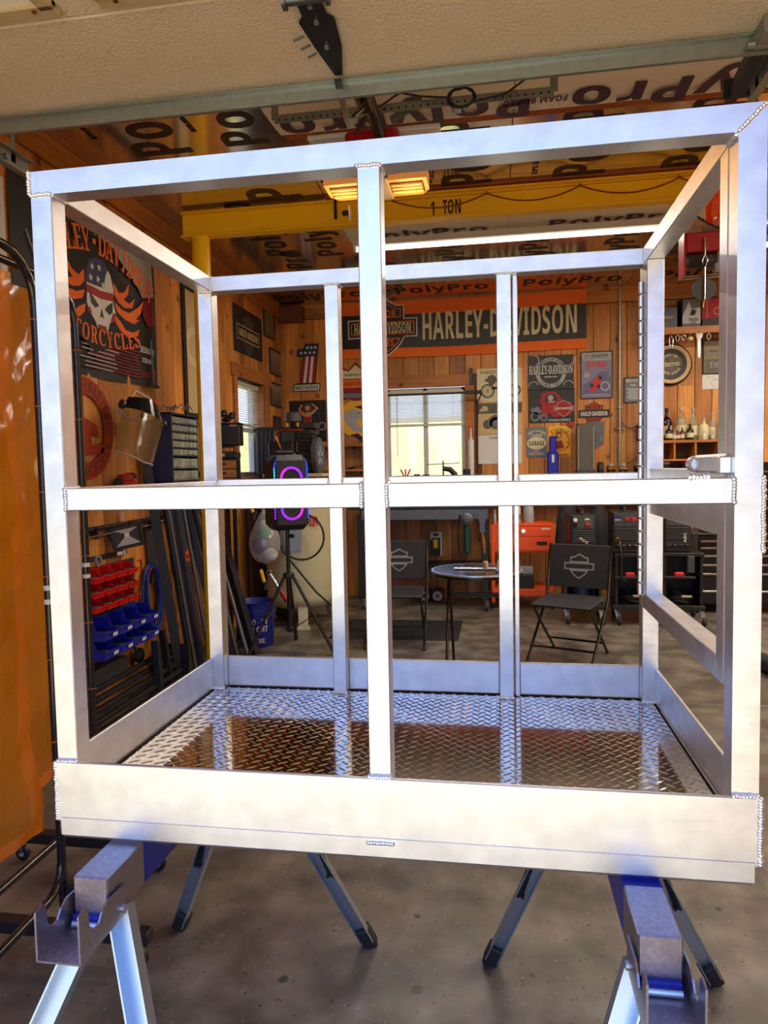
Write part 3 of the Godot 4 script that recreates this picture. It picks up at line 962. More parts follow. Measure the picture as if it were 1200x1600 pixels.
func build_crane() -> void:
	var t := thing("gantry_beam", "yellow painted steel I-beam crane marked for one ton on a round post", "crane", Vector3(-1.283, 0, -3.68))
	var p := MB.new()
	p.lathe([Vector2(0, 0.012), Vector2(0.062, 0.012), Vector2(0.062, 3.067), Vector2(0, 3.067)], 28)
	part("post", p, M.yellow, t)
	boxp("base_plate", Vector3(0, 0.006, 0), Vector3(0.22, 0.012, 0.22), M.yellow, t)
	var b := MB.new()
	b.box(Vector3(1.95, 3.153, 0), Vector3(4.16, 0.165, 0.008))
	b.box(Vector3(1.95, 3.233, 0), Vector3(4.16, 0.011, 0.09), 0.002)
	b.box(Vector3(1.95, 3.073, 0), Vector3(4.16, 0.011, 0.09), 0.002)
	part("beam", b, M.yellow, t)
	var l := MB.new()
	letters(l, "1", 0.026, 0.09, at2(1.628, 3.142, 0.0045), FB)
	letters(l, "TON", 0.12, 0.09, at2(1.755, 3.145, 0.0045), FB)
	part("lettering", l, M.black_matt, t)
	var q := MB.new()
	q.lathe([Vector2(0, 0), Vector2(0.058, 0), Vector2(0.062, 3.067), Vector2(0, 3.067)], 20, Transform3D(Basis(), Vector3(3.85, 0, 0)))
	part("post", q, M.yellow, t)
	# drooping cord on clips, with the thin straight wire above it
	var c := thing("festoon_cord", "thin reddish cord drooping between clips along the yellow beam", "cord", Vector3(0, 3.05, -3.655))
	var pts := []
	var xs := [0.08, 0.70, 1.29, 1.89, 2.40]
	for i in 4:
		for k in 12:
			var f := k / 12.0
			pts.append(Vector3(lerpf(xs[i], xs[i + 1], f), 0.155 - 0.068 * (1.0 - pow(2.0 * f - 1.0, 2.0)), 0.0))
	pts.append(Vector3(2.40, 0.155, 0.0))
	tubep("cord", pts, 0.0045, M.cable_red, c, 6)
	tubep("wire", [Vector3(0.02, 0.155, -0.004), Vector3(2.5, 0.165, -0.004)], 0.0016, M.brown, c, 5)
	for x in xs:
		boxp("clip", Vector3(x, 0.158, 0.0), Vector3(0.008, 0.022, 0.012), M.cable_red, c, 0.002)
	boxp("strap", Vector3(0.98, 3.17, 0.05), Vector3(0.02, 0.13, 0.012), M.black, t, 0.003)
	boxp("shackle", Vector3(1.05, 3.14, 0.05), Vector3(0.05, 0.03, 0.03), M.steel_black, t, 0.008)
	# trolley and cable hoist at the right
	var tr := thing("beam_trolley", "orange geared trolley riding on the right end of the yellow beam", "trolley", Vector3(2.15, 3.035, -3.68))
	for s in [-1.0, 1.0]:
		boxp("side_plate", Vector3(0, 0.0, s * 0.07), Vector3(0.16, 0.2, 0.012), M.orange, tr, 0.004)
		for x in [-0.045, 0.045]:
			var wm := MB.new()
			wm.cyl(Vector3(x, 0.055, s * 0.05), Vector3(x, 0.055, s * 0.09), 0.03, 16, 0.004)
			part("wheel", wm, M.orange, tr)
	boxp("hanger", Vector3(0, -0.08, 0), Vector3(0.09, 0.05, 0.17), M.orange, tr, 0.008)
	var lk := MB.new()
	lk.tube([Vector3(0.0, -0.10, 0.05), Vector3(0.0, -0.15, 0.06), Vector3(0.0, -0.19, 0.05)], 0.012, 8)
	part("hook", lk, M.steel, tr)
	var h := thing("cable_hoist", "red electric cable hoist with a hook and weight hanging below", "hoist", Vector3(2.035, 2.83, -3.68))
	boxp("body", Vector3(0.03, -0.05, 0.06), Vector3(0.31, 0.12, 0.10), M.red, h, 0.008)
	boxp("end_plate", Vector3(-0.13, -0.12, 0.04), Vector3(0.012, 0.26, 0.14), M.red, h, 0.003)
	var dr := MB.new()
	for i in 12:
		dr.lathe([Vector2(0.04, 0.0), Vector2(0.045, 0.004), Vector2(0.04, 0.008)], 18, Transform3D(Basis(Vector3(0, 0, 1), -PI / 2), Vector3(-0.10 + 0.0082 * i, -0.15, 0.05)))
	dr.cyl(Vector3(-0.12, -0.15, 0.05), Vector3(0.08, -0.15, 0.05), 0.04, 18)
	part("drum", dr, M.dark_grey, h)
	var mo := MB.new()
	mo.cyl(Vector3(0.06, -0.15, 0.05), Vector3(0.20, -0.15, 0.05), 0.062, 20, 0.006)
	mo.cyl(Vector3(0.04, -0.21, 0.10), Vector3(0.12, -0.21, 0.10), 0.03, 16, 0.004)
	mo.box(Vector3(0.14, -0.25, 0.05), Vector3(0.07, 0.09, 0.07), 0.01)
	part("motor", mo, M.mid_grey, h)
	var hk := MB.new()
	hk.tube([Vector3(-0.02, -0.03, 0.12), Vector3(-0.02, -0.13, 0.125), Vector3(-0.035, -0.17, 0.125), Vector3(-0.02, -0.21, 0.125), Vector3(-0.005, -0.17, 0.125), Vector3(-0.02, -0.13, 0.125)], 0.007, 8)
	hk.cyl(Vector3(-0.02, -0.21, 0.125), Vector3(-0.02, -0.40, 0.125), 0.008, 10)
	part("hook", hk, M.chrome, h)
	var wd := MB.new()
	wd.cyl(Vector3(-0.02, -0.34, 0.105), Vector3(-0.02, -0.34, 0.118), 0.07, 24, 0.002)
	part("weight_disc", wd, M.wheel_disc, h)
	var lo := MB.new()
	lo.tube([Vector3(-0.02, -0.40, 0.125), Vector3(-0.028, -0.44, 0.125), Vector3(-0.02, -0.47, 0.125), Vector3(-0.012, -0.44, 0.125), Vector3(-0.02, -0.40, 0.125)], 0.006, 6)
	part("lower_hook", lo, M.brass, h)
	tubep("limit_bar", [Vector3(-0.17, -0.27, 0.10), Vector3(0.2, -0.26, 0.10), Vector3(0.2, -0.245, 0.10), Vector3(-0.17, -0.255, 0.10)], 0.004, M.chrome, h, 6)
	tubep("power_cord", [Vector3(-0.06, 0.12, 0.07), Vector3(0.0, 0.07, 0.08), Vector3(0.10, 0.0, 0.11), Vector3(0.2, -0.03, 0.12)], 0.007, M.black, h, 6)
	boxp("plug", Vector3(-0.08, 0.16, 0.06), Vector3(0.05, 0.05, 0.03), M.black, h, 0.01, Basis(Vector3(0, 0, 1), -0.7))

func build_lamps() -> void:
	shop_light(Vector3(0.90, 3.125, -4.33), Basis(), "long white shop light glowing on the ceiling behind the yellow beam", 4.2)
	shop_light(Vector3(3.3, 3.14, -1.0), rot(90), "long white shop light over the right-hand bay near the door", 4.6)
	shop_light(Vector3(3.9, 3.14, -3.4), rot(90), "long white shop light over the middle of the right-hand bay", 4.6)
	shop_light(Vector3(3.85, 3.19, -5.15), Basis(), "long white shop light over the tool chest corner", 4.2)
	shop_light(Vector3(4.6, 3.14, -2.0), rot(90), "long white shop light along the right-hand wall", 4.2)

func shop_light(p: Vector3, B: Basis, label: String, e: float) -> void:
	var t := thing("shop_light", label, "ceiling light", p, B, "shop lights")
	var h := MB.new()
	h.prism(PackedVector2Array([Vector2(-0.06, 0.0), Vector2(-0.035, 0.055), Vector2(0.035, 0.055), Vector2(0.06, 0.0)]), -1.22, 1.22, Transform3D(Basis(Vector3(0, 0, 1), Vector3(0, 1, 0), Vector3(-1, 0, 0)), Vector3.ZERO))
	part("housing", h, M.white, t)
	var l := MB.new()
	l.cyl(Vector3(-1.2, -0.012, 0), Vector3(1.2, -0.012, 0), 0.017, 14)
	part("lamp_tube", l, M.tube_light, t)
	for x in [-1.21, 1.21]:
		boxp("end_cap", Vector3(x, -0.008, 0), Vector3(0.02, 0.045, 0.05), M.white, t)
	var a := AreaLight3D.new()
	a.name = "lamp_light"
	a.area_size = Vector2(2.4, 0.06)
	a.area_normalize_energy = true
	a.light_energy = e
	a.light_color = Color(1.0, 0.95, 0.87)
	a.area_range = 14.0
	a.shadow_enabled = true
	a.transform = Transform3D(Basis(Vector3.RIGHT, -PI / 2), Vector3(0, -0.035, 0))
	t.add_child(a)

# ---------------------------------------------------------------- the aluminium cage (local y 0 = underside, deck plate at 0.054)
const CW := 1.13
const CH := 1.07
const CD := 0.689
const T := 0.038

func weld(parent: Node, a: Vector3, b: Vector3, r := 0.0045) -> void:   # a bead of overlapping ripples
	var mb := MB.new()
	var k := maxi(3, int((b - a).length() / 0.0045))
	var d := (b - a).normalized()
	var s := d.cross(Vector3(0.31, 0.77, 0.55)).normalized()
	var B := Basis(s, d, s.cross(d))
	for i in k:
		var p := a.lerp(b, (i + 0.5) / k) + B * Vector3(rng.randf_range(-0.0006, 0.0006), 0, rng.randf_range(-0.0006, 0.0006))
		mb.ball(p, Vector3(r * rng.randf_range(0.9, 1.1), 0.0042, r * rng.randf_range(0.85, 1.1)), 8, B)
	part("weld_bead", mb, M.weld, parent)

func build_cage() -> void:
	var c := thing("platform_cage", "welded bare aluminium work platform cage with railings, standing on two sawhorses", "work platform", Vector3(0, DECK - 0.054, 0))
	var y0 := 0.054
	var H := y0 + CH
	var bv := 0.0016
	# front: top rail mitred into the right corner post
	var b := MB.new()
	b.prism(PackedVector2Array([Vector2(0, H - T), Vector2(0, H), Vector2(CW, H), Vector2(CW - T, H - T)]), -T, 0.0)
	part("top_rail", b, M.alu, c)
	b = MB.new()
	b.prism(PackedVector2Array([Vector2(CW, y0), Vector2(CW, H), Vector2(CW - T, H - T), Vector2(CW - T, y0)]), -T, 0.0)
	part("corner_post", b, M.alu_v, c)
	boxp("corner_post", Vector3(T / 2, (y0 + H - T) / 2, -T / 2), Vector3(T, H - T - y0, T), M.alu_v, c, bv)
	boxp("corner_post", Vector3(T / 2, (y0 + H - T) / 2, -CD + T / 2), Vector3(T, H - T - y0, T), M.alu_v, c, bv)
	boxp("corner_post", Vector3(CW - T / 2, (y0 + H) / 2, -CD + T / 2), Vector3(T, H - y0, T), M.alu_v, c, bv)
	boxp("top_rail", Vector3(T / 2, H - T / 2, -(CD + T) / 2 + T / 2), Vector3(T, T, CD - T), M.alu, c, bv)
	boxp("top_rail", Vector3(CW / 2, H - T / 2, -CD + T / 2), Vector3(CW - 2 * T, T, T), M.alu, c, bv)
	boxp("mid_post", Vector3(CW / 2 + 0.001, (y0 + H - T) / 2, -T / 2), Vector3(T - 0.002, H - T - y0, T), M.alu_v, c, bv)
	for x in [0.351, 0.773]:
		boxp("mid_post", Vector3(x, (y0 + H - T) / 2, -CD + T / 2), Vector3(T - 0.003, H - T - y0, T), M.alu_v, c, bv)
	boxp("latch_strip", Vector3(0.800, (y0 + H - T) / 2, -CD + 0.012), Vector3(0.012, H - T - y0, 0.012), M.alu_v, c, bv)
	# mid rails
	var ym := y0 + 0.531
	boxp("mid_rail", Vector3((T + CW / 2 - T / 2) / 2, ym, -T / 2), Vector3(CW / 2 - T * 1.5, T, T), M.alu, c, bv)
	boxp("mid_rail", Vector3((CW - T + CW / 2 + T / 2) / 2, ym, -T / 2), Vector3(CW / 2 - T * 1.5, T, T), M.alu, c, bv)
	for q in [[T, 0.333], [0.369, 0.755], [0.806, CW - T]]:
		boxp("mid_rail", Vector3((q[0] + q[1]) / 2, ym + 0.003, -CD + T / 2), Vector3(q[1] - q[0], T, T), M.alu, c, bv)
	boxp("mid_rail", Vector3(T / 2, ym, -CD / 2), Vector3(T, T, CD - 2 * T), M.alu, c, bv)
	# toe boards, deck edge, tread plate
	boxp("toe_board", Vector3(CW / 2, y0 + 0.0285, 0.0035), Vector3(CW + 0.004, 0.105, 0.007), M.alu, c, bv)
	for q in [[T, 0.333], [0.369, 0.755], [0.806, CW - T]]:
		boxp("toe_board", Vector3((q[0] + q[1]) / 2, y0 + 0.042, -CD + 0.004), Vector3(q[1] - q[0], 0.08, 0.007), M.alu, c, bv)
	boxp("toe_board", Vector3(0.0035, y0 + 0.042, -CD / 2), Vector3(0.007, 0.08, CD - 2 * T), M.alu, c, bv)
	boxp("toe_board", Vector3(CW - 0.0035, y0 + 0.042, -CD / 2), Vector3(0.007, 0.08, CD - 2 * T), M.alu, c, bv)
	b = MB.new()
	b.box(Vector3(CW / 2, 0.022, -0.017), Vector3(CW, 0.044, 0.05), 0.007)
	b.box(Vector3(CW / 2, 0.022, -CD + 0.021), Vector3(CW, 0.044, 0.05), 0.006)
	for x in [0.021, CW / 2, CW - 0.021]:
		b.box(Vector3(x, 0.022, -CD / 2), Vector3(0.05, 0.04, CD - 0.09), 0.004)
	part("deck_frame", b, M.alu, c)
	boxp("deck_plate", Vector3(CW / 2, y0 - 0.004, -CD / 2), Vector3(CW - 0.018, 0.006, CD - 0.016), M.tread, c, 0.0)
	b = MB.new()
	b.box(Vector3(0.0095, y0 + 0.0003, -CD / 2), Vector3(0.003, 0.003, CD - 0.03))
	b.box(Vector3(CW - 0.0095, y0 + 0.0003, -CD / 2), Vector3(0.003, 0.003, CD - 0.03))
	b.box(Vector3(CW / 2, y0 + 0.0003, -CD + 0.0095), Vector3(CW - 0.04, 0.003, 0.002))
	part("plate_joint", b, M.seam, c)
	# raised lozenges of the tread plate, in alternating directions
	b = MB.new()
	var px := 0.0272
	var row := 0
	var z := -CD + 0.022
	while z < -0.02:
		var x := 0.02 + (px / 2 if row % 2 == 1 else 0.0)
		while x < CW - 0.02:
			if not (z < -CD + T + 0.006 and (x < T + 0.004 or x > CW - T - 0.004)):
				var an := deg_to_rad(40.0 if row % 2 == 0 else -40.0)
				var u := Vector3(cos(an), 0, sin(an))
				var w := Vector3(-sin(an), 0, cos(an))
				var o := Vector3(x, y0 - 0.001, z)
				var hl := 0.0125
				var hw := 0.0028
				var up := Vector3(0, 0.0016, 0)
				var e0 := o - u * hl
				var e1 := o + u * hl
				var s0 := o - w * hw
				var s1 := o + w * hw
				var r0 := o - u * hl * 0.6 + up
				var r1 := o + u * hl * 0.6 + up
				for sg in [[s1, w], [s0, -w]]:
					var nn: Vector3 = (sg[1] * 0.55 + Vector3.UP).normalized()
					b.tri(e0, r0, sg[0], nn, nn, nn)
					b.tri(r0, r1, sg[0], nn, nn, nn)
					b.tri(r1, e1, sg[0], nn, nn, nn)
			x += px
		z += px / 2
		row += 1
	part("tread_lug", b, M.lug, c).set_meta("kind", "stuff")
	# welds
	weld(c, Vector3(CW - 0.001, H - 0.001, 0.0005), Vector3(CW - T, H - T, 0.0005), 0.0034)
	weld(c, Vector3(CW - T - 0.002, H - T - 0.002, -0.002), Vector3(CW - T - 0.002, H - T - 0.002, -T), 0.005)
	weld(c, Vector3(0, H - T, 0.0), Vector3(T, H - T, 0.0), 0.004)
	weld(c, Vector3(0.0, H - T, 0.001), Vector3(0.0, H, 0.001), 0.004)
	weld(c, Vector3(T, H - T - 0.001, -0.002), Vector3(T, H - T - 0.001, -T), 0.005)
	weld(c, Vector3(T, H - T, -T), Vector3(T, H, -T), 0.004)
	weld(c, Vector3(T, H - T, -CD + T), Vector3(T, H, -CD + T), 0.004)
	weld(c, Vector3(0, H - T, -CD + T), Vector3(T, H - T, -CD + T), 0.004)
	for x in [CW / 2, 0.351, 0.773]:
		var zz := 0.0 if x == CW / 2 else -CD + T
		weld(c, Vector3(x - T / 2, H - T, zz), Vector3(x + T / 2, H - T, zz), 0.0035)
		weld(c, Vector3(x + T / 2, H - T, zz), Vector3(x + T / 2, H - T, zz - T), 0.004)
	for q in [[T, 1.0], [CW / 2 - T / 2, -1.0], [CW / 2 + T / 2, 1.0], [CW - T, -1.0]]:
		weld(c, Vector3(q[0] + q[1] * 0.001, ym - T / 2, 0.0005), Vector3(q[0] + q[1] * 0.001, ym + T / 2, 0.0005), 0.004)
		weld(c, Vector3(q[0] + q[1] * 0.001, ym + T / 2, 0.0), Vector3(q[0] + q[1] * 0.001, ym + T / 2, -T), 0.004)
	for q in [T, 0.333, 0.369, 0.755, 0.806]:
		weld(c, Vector3(q, ym - T / 2, -CD + T), Vector3(q, ym + T / 2, -CD + T), 0.0035)
	weld(c, Vector3(CW - 0.10, ym + T / 2 + 0.001, -0.006), Vector3(CW - 0.07, ym + T / 2 + 0.001, -0.006), 0.007)
	for q in [[0.001, T], [CW / 2 - T / 2, CW / 2 + T / 2], [CW - T, CW - 0.001]]:
		weld(c, Vector3(q[0], y0 + 0.081, 0.0025), Vector3(q[1], y0 + 0.081, 0.0025), 0.0045)
	weld(c, Vector3(-0.001, y0 - 0.022, 0.004), Vector3(-0.001, y0 + 0.08, 0.004), 0.0048)
	weld(c, Vector3(CW + 0.001, y0 - 0.022, 0.004), Vector3(CW + 0.001, y0 + 0.08, 0.004), 0.0058)
	weld(c, Vector3(CW + 0.001, ym - 0.09, -0.001), Vector3(CW + 0.001, ym + 0.02, -0.001), 0.004)
	weld(c, Vector3(CW / 2 - 0.022, y0 - 0.0245, 0.0075), Vector3(CW / 2 + 0.022, y0 - 0.0245, 0.0075), 0.0042)
	for q in [[0.004, T], [0.333, 0.369], [0.755, 0.79], [CW - T, CW - 0.006]]:
		weld(c, Vector3(q[0], y0 + 0.002, -CD + T + 0.002), Vector3(q[1], y0 + 0.002, -CD + T + 0.002), 0.0045)
	# side gate on the right, hung on a long piano hinge
	var g := Node3D.new()
	g.name = "gate"
	c.add_child(g)
	g.set_meta("label", "aluminium side gate with a wide middle board")
	var ga := -CD + T + 0.003
	var gb := -T - 0.006
	var gx := CW - T / 2
	boxp("gate_stile", Vector3(gx, (y0 + 0.232 + H - T) / 2, ga + T / 2), Vector3(T, H - T - y0 - 0.232, T), M.alu_v, g, bv)
	boxp("gate_stile", Vector3(gx, (y0 + 0.232 + H - T) / 2, gb - T / 2), Vector3(T, H - T - y0 - 0.232, T), M.alu_v, g, bv)
	boxp("gate_rail", Vector3(gx, H - T / 2, (ga + gb) / 2), Vector3(T, T, gb - ga), M.alu, g, bv)
	boxp("gate_rail", Vector3(gx, y0 + 0.251, (ga + gb) / 2), Vector3(T, T, gb - ga - 2 * T), M.alu, g, bv)
	boxp("gate_board", Vector3(gx, y0 + 0.51, (ga + gb) / 2), Vector3(0.026, 0.104, gb - ga - 2 * T), M.alu, g, bv)
	var lb := MB.new()
	lb.cyl(Vector3(CW - 0.040, y0 + 0.570, -0.21), Vector3(CW - 0.040, y0 + 0.570, -0.185), 0.014, 16, 0.004)
	lb.box(Vector3(CW - 0.036, y0 + 0.570, -0.11), Vector3(0.016, 0.030, 0.17), 0.004)
	lb.box(Vector3(CW - 0.046, y0 + 0.568, -0.022), Vector3(0.018, 0.026, 0.012), 0.002)
	part("latch_bar", lb, M.alu, g, "sliding latch bar with a round end")
	var hg := Node3D.new()
	hg.name = "piano_hinge"
	c.add_child(hg)
	var kn := MB.new()
	kn.cyl(Vector3(0, 0.001, 0), Vector3(0, 0.0285, 0), 0.0058, 10, 0.0012)
	var km := kn.mesh()
	for i in 24:
		var o := part("hinge_knuckle", km, M.alu_v, hg)
		o.position = Vector3(CW - T - 0.0062, y0 + 0.262 + 0.0305 * i, -CD + T + 0.004)
	boxp("hinge_leaf", Vector3(CW - T - 0.001, y0 + 0.628, -CD + T - 0.006), Vector3(0.003, 0.735, 0.014), M.alu_v, hg, 0.0)

# ---------------------------------------------------------------- sawhorses
func build_sawhorses() -> void:
	sawhorse(Vector3(0.1225, 0, 0.11), "steel sawhorse with blue painted beam under the left end of the aluminium cage", 1.0)
	sawhorse(Vector3(0.9635, 0, 0.137), "steel sawhorse with blue painted beam under the right end of the aluminium cage", -1.0)

func leg_mesh(a: Vector3, b: Vector3, out: Vector3) -> MB:   # pressed channel: a web and two lips
	var m := MB.new()
	var y := (b - a).normalized()
	var x := out.cross(y).normalized()
	var zz := x.cross(y)
	m.bar(a, b, 0.036, 0.003, 0.0, zz)
	m.bar(a + x * 0.017 - zz * 0.011, b + x * 0.017 - zz * 0.011, 0.003, 0.024, 0.0, zz)
	m.bar(a - x * 0.017 - zz * 0.011, b - x * 0.017 - zz * 0.011, 0.003, 0.024, 0.0, zz)
	return m

func sawhorse(at: Vector3, label: String, side: float) -> void:
	var t := thing("sawhorse", label, "sawhorse", at, Basis(), "folding steel sawhorses")
	var hb := 0.077
	boxp("beam", Vector3(0, 0.8 - hb / 2, -0.0575), Vector3(0.058, hb, 0.115), M.mill, t, 0.0025)
	boxp("painted_beam", Vector3(0, 0.8 - hb / 2, -0.4875), Vector3(0.058, hb, 0.745), M.blue_paint, t, 0.0025)
	# bracket tray with scooped side plates at the end
	var tr := MB.new()
	tr.box(Vector3(0, 0.7215, 0.02), Vector3(0.07, 0.003, 0.13))
	for s in [-1.0, 1.0]:
		var pr := PackedVector2Array([Vector2(0.085, 0.722), Vector2(0.085, 0.794), Vector2(0.068, 0.798), Vector2(0.062, 0.79), Vector2(0.060, 0.765), Vector2(0.05, 0.752), Vector2(0.036, 0.752), Vector2(0.026, 0.764), Vector2(0.012, 0.772), Vector2(-0.045, 0.768), Vector2(-0.045, 0.722)])
		tr.prism(pr, s * 0.034 - 0.0015, s * 0.034 + 0.0015, Transform3D(Basis(Vector3(0, 0, 1), Vector3(0, 1, 0), Vector3(-1, 0, 0)), Vector3(0, 0, 0)))
	part("end_bracket", tr, M.mill, t, "bent steel end bracket with scooped sides")
	var bo := MB.new()
	bo.cyl(Vector3(-0.04, 0.735, -0.03), Vector3(0.04, 0.735, -0.03), 0.007, 6)
	bo.cyl(Vector3(-0.026, 0.729, 0.008), Vector3(0.026, 0.729, 0.008), 0.006, 8)
	part("bolt", bo, M.zinc, t)
	boxp("hinge_block", Vector3(0, 0.733, 0.004), Vector3(0.054, 0.02, 0.012), M.blue_paint, t, 0.002)
	for qq in [[0.29, 0.19, -0.06], [-0.29, 0.19, -0.06], [0.235, -1.01, -0.70], [-0.355, -1.01, -0.70]]:
		var q := [qq[0] * side, qq[1], qq[2]]
		var a := Vector3(0.02 * signf(q[0]), 0.72, q[2])
		var f := Vector3(q[0], 0.03, q[1])
		part("leg", leg_mesh(a, f, Vector3(0, 0.25, 1.0 if q[1] > 0.0 else 1.0)), M.zinc, t)
		var fo := MB.new()
		fo.bar(f + (a - f) * 0.06, f + (f - a) * 0.042, 0.044, 0.034, 0.004, Vector3(0, 0.2, 1))
		part("foot", fo, M.rubber, t)
		var br := MB.new()
		var m := a.lerp(f, 0.45)
		br.bar(m + Vector3(0.008 * signf(q[0]), 0.03, 0.014), a.lerp(f, 0.62) + Vector3(0.008 * signf(q[0]), 0, 0.014), 0.02, 0.006, 0.001)
		br.cyl(a.lerp(f, 0.62) + Vector3(0, 0, 0.0), a.lerp(f, 0.62) + Vector3(0, 0, 0.02), 0.005, 6)
		part("brace", br, M.steel_black if q[1] < 0.0 else M.zinc, t)

# ---------------------------------------------------------------- welding screens
func build_screens() -> void:
	screen(Vector3(-0.515, 0, -0.73), Vector3(-0.46, 0, 0.62), 2.03, "amber welding curtain on black tube frame, the nearer of two at the left edge", 5)
	screen(Vector3(-0.694, 0, -1.2), Vector3(-0.68, 0, 0.2), 2.07, "amber welding curtain on black tube frame, the farther one, nearer the wall", 6)

func screen(a: Vector3, b: Vector3, top: float, label: String, seed_: int) -> void:
	var t := thing("welding_screen", label, "welding screen", a, Basis(), "amber welding screens")
	var d := (b - a)
	var L := d.length()
	var u := d / L
	var s := Vector3(u.z, 0, -u.x)
	var pts := [Vector3(0, 0.10, 0), Vector3(0, 0.9, 0), Vector3(0, top - 0.13, 0)]
	for i in 5:
		var q := PI / 2 * (i + 1) / 5.0
		pts.append(Vector3(0, top - 0.13 + 0.13 * sin(q), 0) + u * (0.13 - 0.13 * cos(q)))
	pts.append(u * (L - 0.13) + Vector3(0, top, 0))
	for i in 5:
		var q := PI / 2 * (i + 1) / 5.0
		pts.append(Vector3(0, top - 0.13 + 0.13 * cos(q), 0) + u * (L - 0.13 + 0.13 * sin(q)))
	pts.append(u * L + Vector3(0, 0.10, 0))
	tubep("frame", pts, 0.0125, M.black_gloss, t, 10)
	var lo := [Vector3(0, 0.42, 0)]
	for i in 4:
		var q := PI / 2 * i / 3.0
		lo.append(Vector3(0, 0.30 - 0.08 * sin(q), 0) + u * (0.08 - 0.08 * cos(q)))
	lo.append(u * (L - 0.02) + Vector3(0, 0.22, 0))
	tubep("bottom_rail", lo, 0.0125, M.black_gloss, t, 10)
	for e in [0.0, L]:
		boxp("foot_bar", u * e + Vector3(0, 0.095, 0) - s * 0.06, Vector3(0.66, 0.04, 0.045), M.black, t, 0.004)
		boxp("upright_stub", u * e + Vector3(0.03, 0.17, 0.0), Vector3(0.03, 0.14, 0.03), M.black, t, 0.003)
		for x in [-0.32, 0.22]:
			var cb := MB.new()
			cb.lathe([Vector2(0, 0.115), Vector2(0.018, 0.115), Vector2(0.018, 0.121), Vector2(0.007, 0.124), Vector2(0.007, 0.135), Vector2(0, 0.136)], 12, Transform3D(Basis(), u * e + Vector3(x, 0, 0)))
			cb.bar(u * e + Vector3(x, 0.076, 0), u * e + Vector3(x + 0.012, 0.03, 0), 0.034, 0.02, 0.003)
			var ca := part("caster_fork", cb, M.steel, t)
			var wm := MB.new()
			wm.cyl(u * e + Vector3(x + 0.012, 0.028, -0.011), u * e + Vector3(x + 0.012, 0.028, 0.011), 0.027, 18, 0.005)
			part("wheel", wm, M.black, ca)
			var hm := MB.new()
			hm.cyl(u * e + Vector3(x + 0.012, 0.028, -0.013), u * e + Vector3(x + 0.012, 0.028, 0.013), 0.012, 14, 0.003)
			part("hub", hm, M.light_grey, ca)
	for w in [[1.10, 0.03], [1.06, 0.03]]:
		tubep("label_band", [Vector3(0, w[0], 0), Vector3(0, w[0] + 0.014, 0)], 0.0132, M.white, t, 10)
	# the curtain: thin vinyl hung on the frame with gentle folds and a wavy free edge
	var n := FastNoiseLite.new()
	n.seed = seed_
	n.frequency = 0.9
	var cu := MB.new()
	var he := MB.new()
	var nx := 80
	var ny := 90
	var y1 := top - 0.045
	var yb := 0.40
	var g := []
	for i in nx + 1:
		var col := []
		for j in ny + 1:
			var fy := float(j) / ny
			var y := lerpf(y1, yb, fy)
			var edge := 0.028 + 0.012 * sin(y * 13.0 + seed_) * fy + 0.012 * n.get_noise_2d(y * 3.0, 5.0)
			var x := lerpf(edge, L - 0.02, float(i) / nx)
			var o := 0.030 * n.get_noise_3d(x * 1.2, y * 0.45, 1.0) + 0.024 * n.get_noise_3d(x * 3.0 + y * 2.2, y * 1.6, 7.0) + 0.008 * n.get_noise_3d(x * 9.0 - y * 5.0, y * 3.0, 3.0) + 0.016 * sin(x * 7.0 + y * 0.8) * (0.25 + fy)
			col.append(Vector3(0, y, 0) + u * x - s * (0.05 + o * 0.9))
		g.append(col)
	for i in nx:
		for j in ny:
			var nn: Array = []
			for q in [[i, j], [i + 1, j], [i + 1, j + 1], [i, j + 1]]:
				var p0: Vector3 = g[maxi(q[0] - 1, 0)][q[1]]
				var p1: Vector3 = g[mini(q[0] + 1, nx)][q[1]]
				var p2: Vector3 = g[q[0]][maxi(q[1] - 1, 0)]
				var p3: Vector3 = g[q[0]][mini(q[1] + 1, ny)]
				nn.append((p1 - p0).cross(p3 - p2).normalized() * -1.0)
			var m := he if i < 3 or j > ny - 3 else cu
			m.tri(g[i][j], g[i + 1][j], g[i + 1][j + 1], nn[0], nn[1], nn[2])
			m.tri(g[i][j], g[i + 1][j + 1], g[i][j + 1], nn[0], nn[2], nn[3])
	var cp := part("curtain", cu, M.amber, t)
	part("hem", he, M.amber_hem, cp)
	for y in [1.86, 1.62, 1.38, 1.14, 0.9, 0.66]:
		var em := MB.new()
		em.tube([Vector3(0, y, 0.016), Vector3(0.016, y, 0), Vector3(0, y, -0.016), Vector3(-0.016, y, 0)], 0.002, 5, true)
		part("tie", em, M.amber_hem, t)

# ---------------------------------------------------------------- left wall
func board(called: String, label: String, cat: String, at: Vector3, B: Basis, w: float, h: float, m: Material, group := "", d := 0.004, bv := 0.001) -> Node3D:
	var t := thing(called, label, cat, at, B, group)
	boxp("panel", Vector3(0, 0, d / 2), Vector3(w, h, d), m, t, bv)
	return t

func frame_on(t: Node3D, w: float, h: float, bw: float, d: float, m: Material) -> void:
	var b := MB.new()
	b.box(Vector3(0, h / 2 - bw / 2, d / 2), Vector3(w, bw, d), 0.003)
	b.box(Vector3(0, -h / 2 + bw / 2, d / 2), Vector3(w, bw, d), 0.003)
	b.box(Vector3(w / 2 - bw / 2, 0, d / 2), Vector3(bw, h - 2 * bw, d), 0.003)
	b.box(Vector3(-w / 2 + bw / 2, 0, d / 2), Vector3(bw, h - 2 * bw, d), 0.003)
	part("frame", b, m, t)

func put(t: Node, called: String, m: String, f: Callable) -> void:   # one part printed on a sign
	var b := MB.new()
	f.call(b)
	part(called, b, M[m], t)

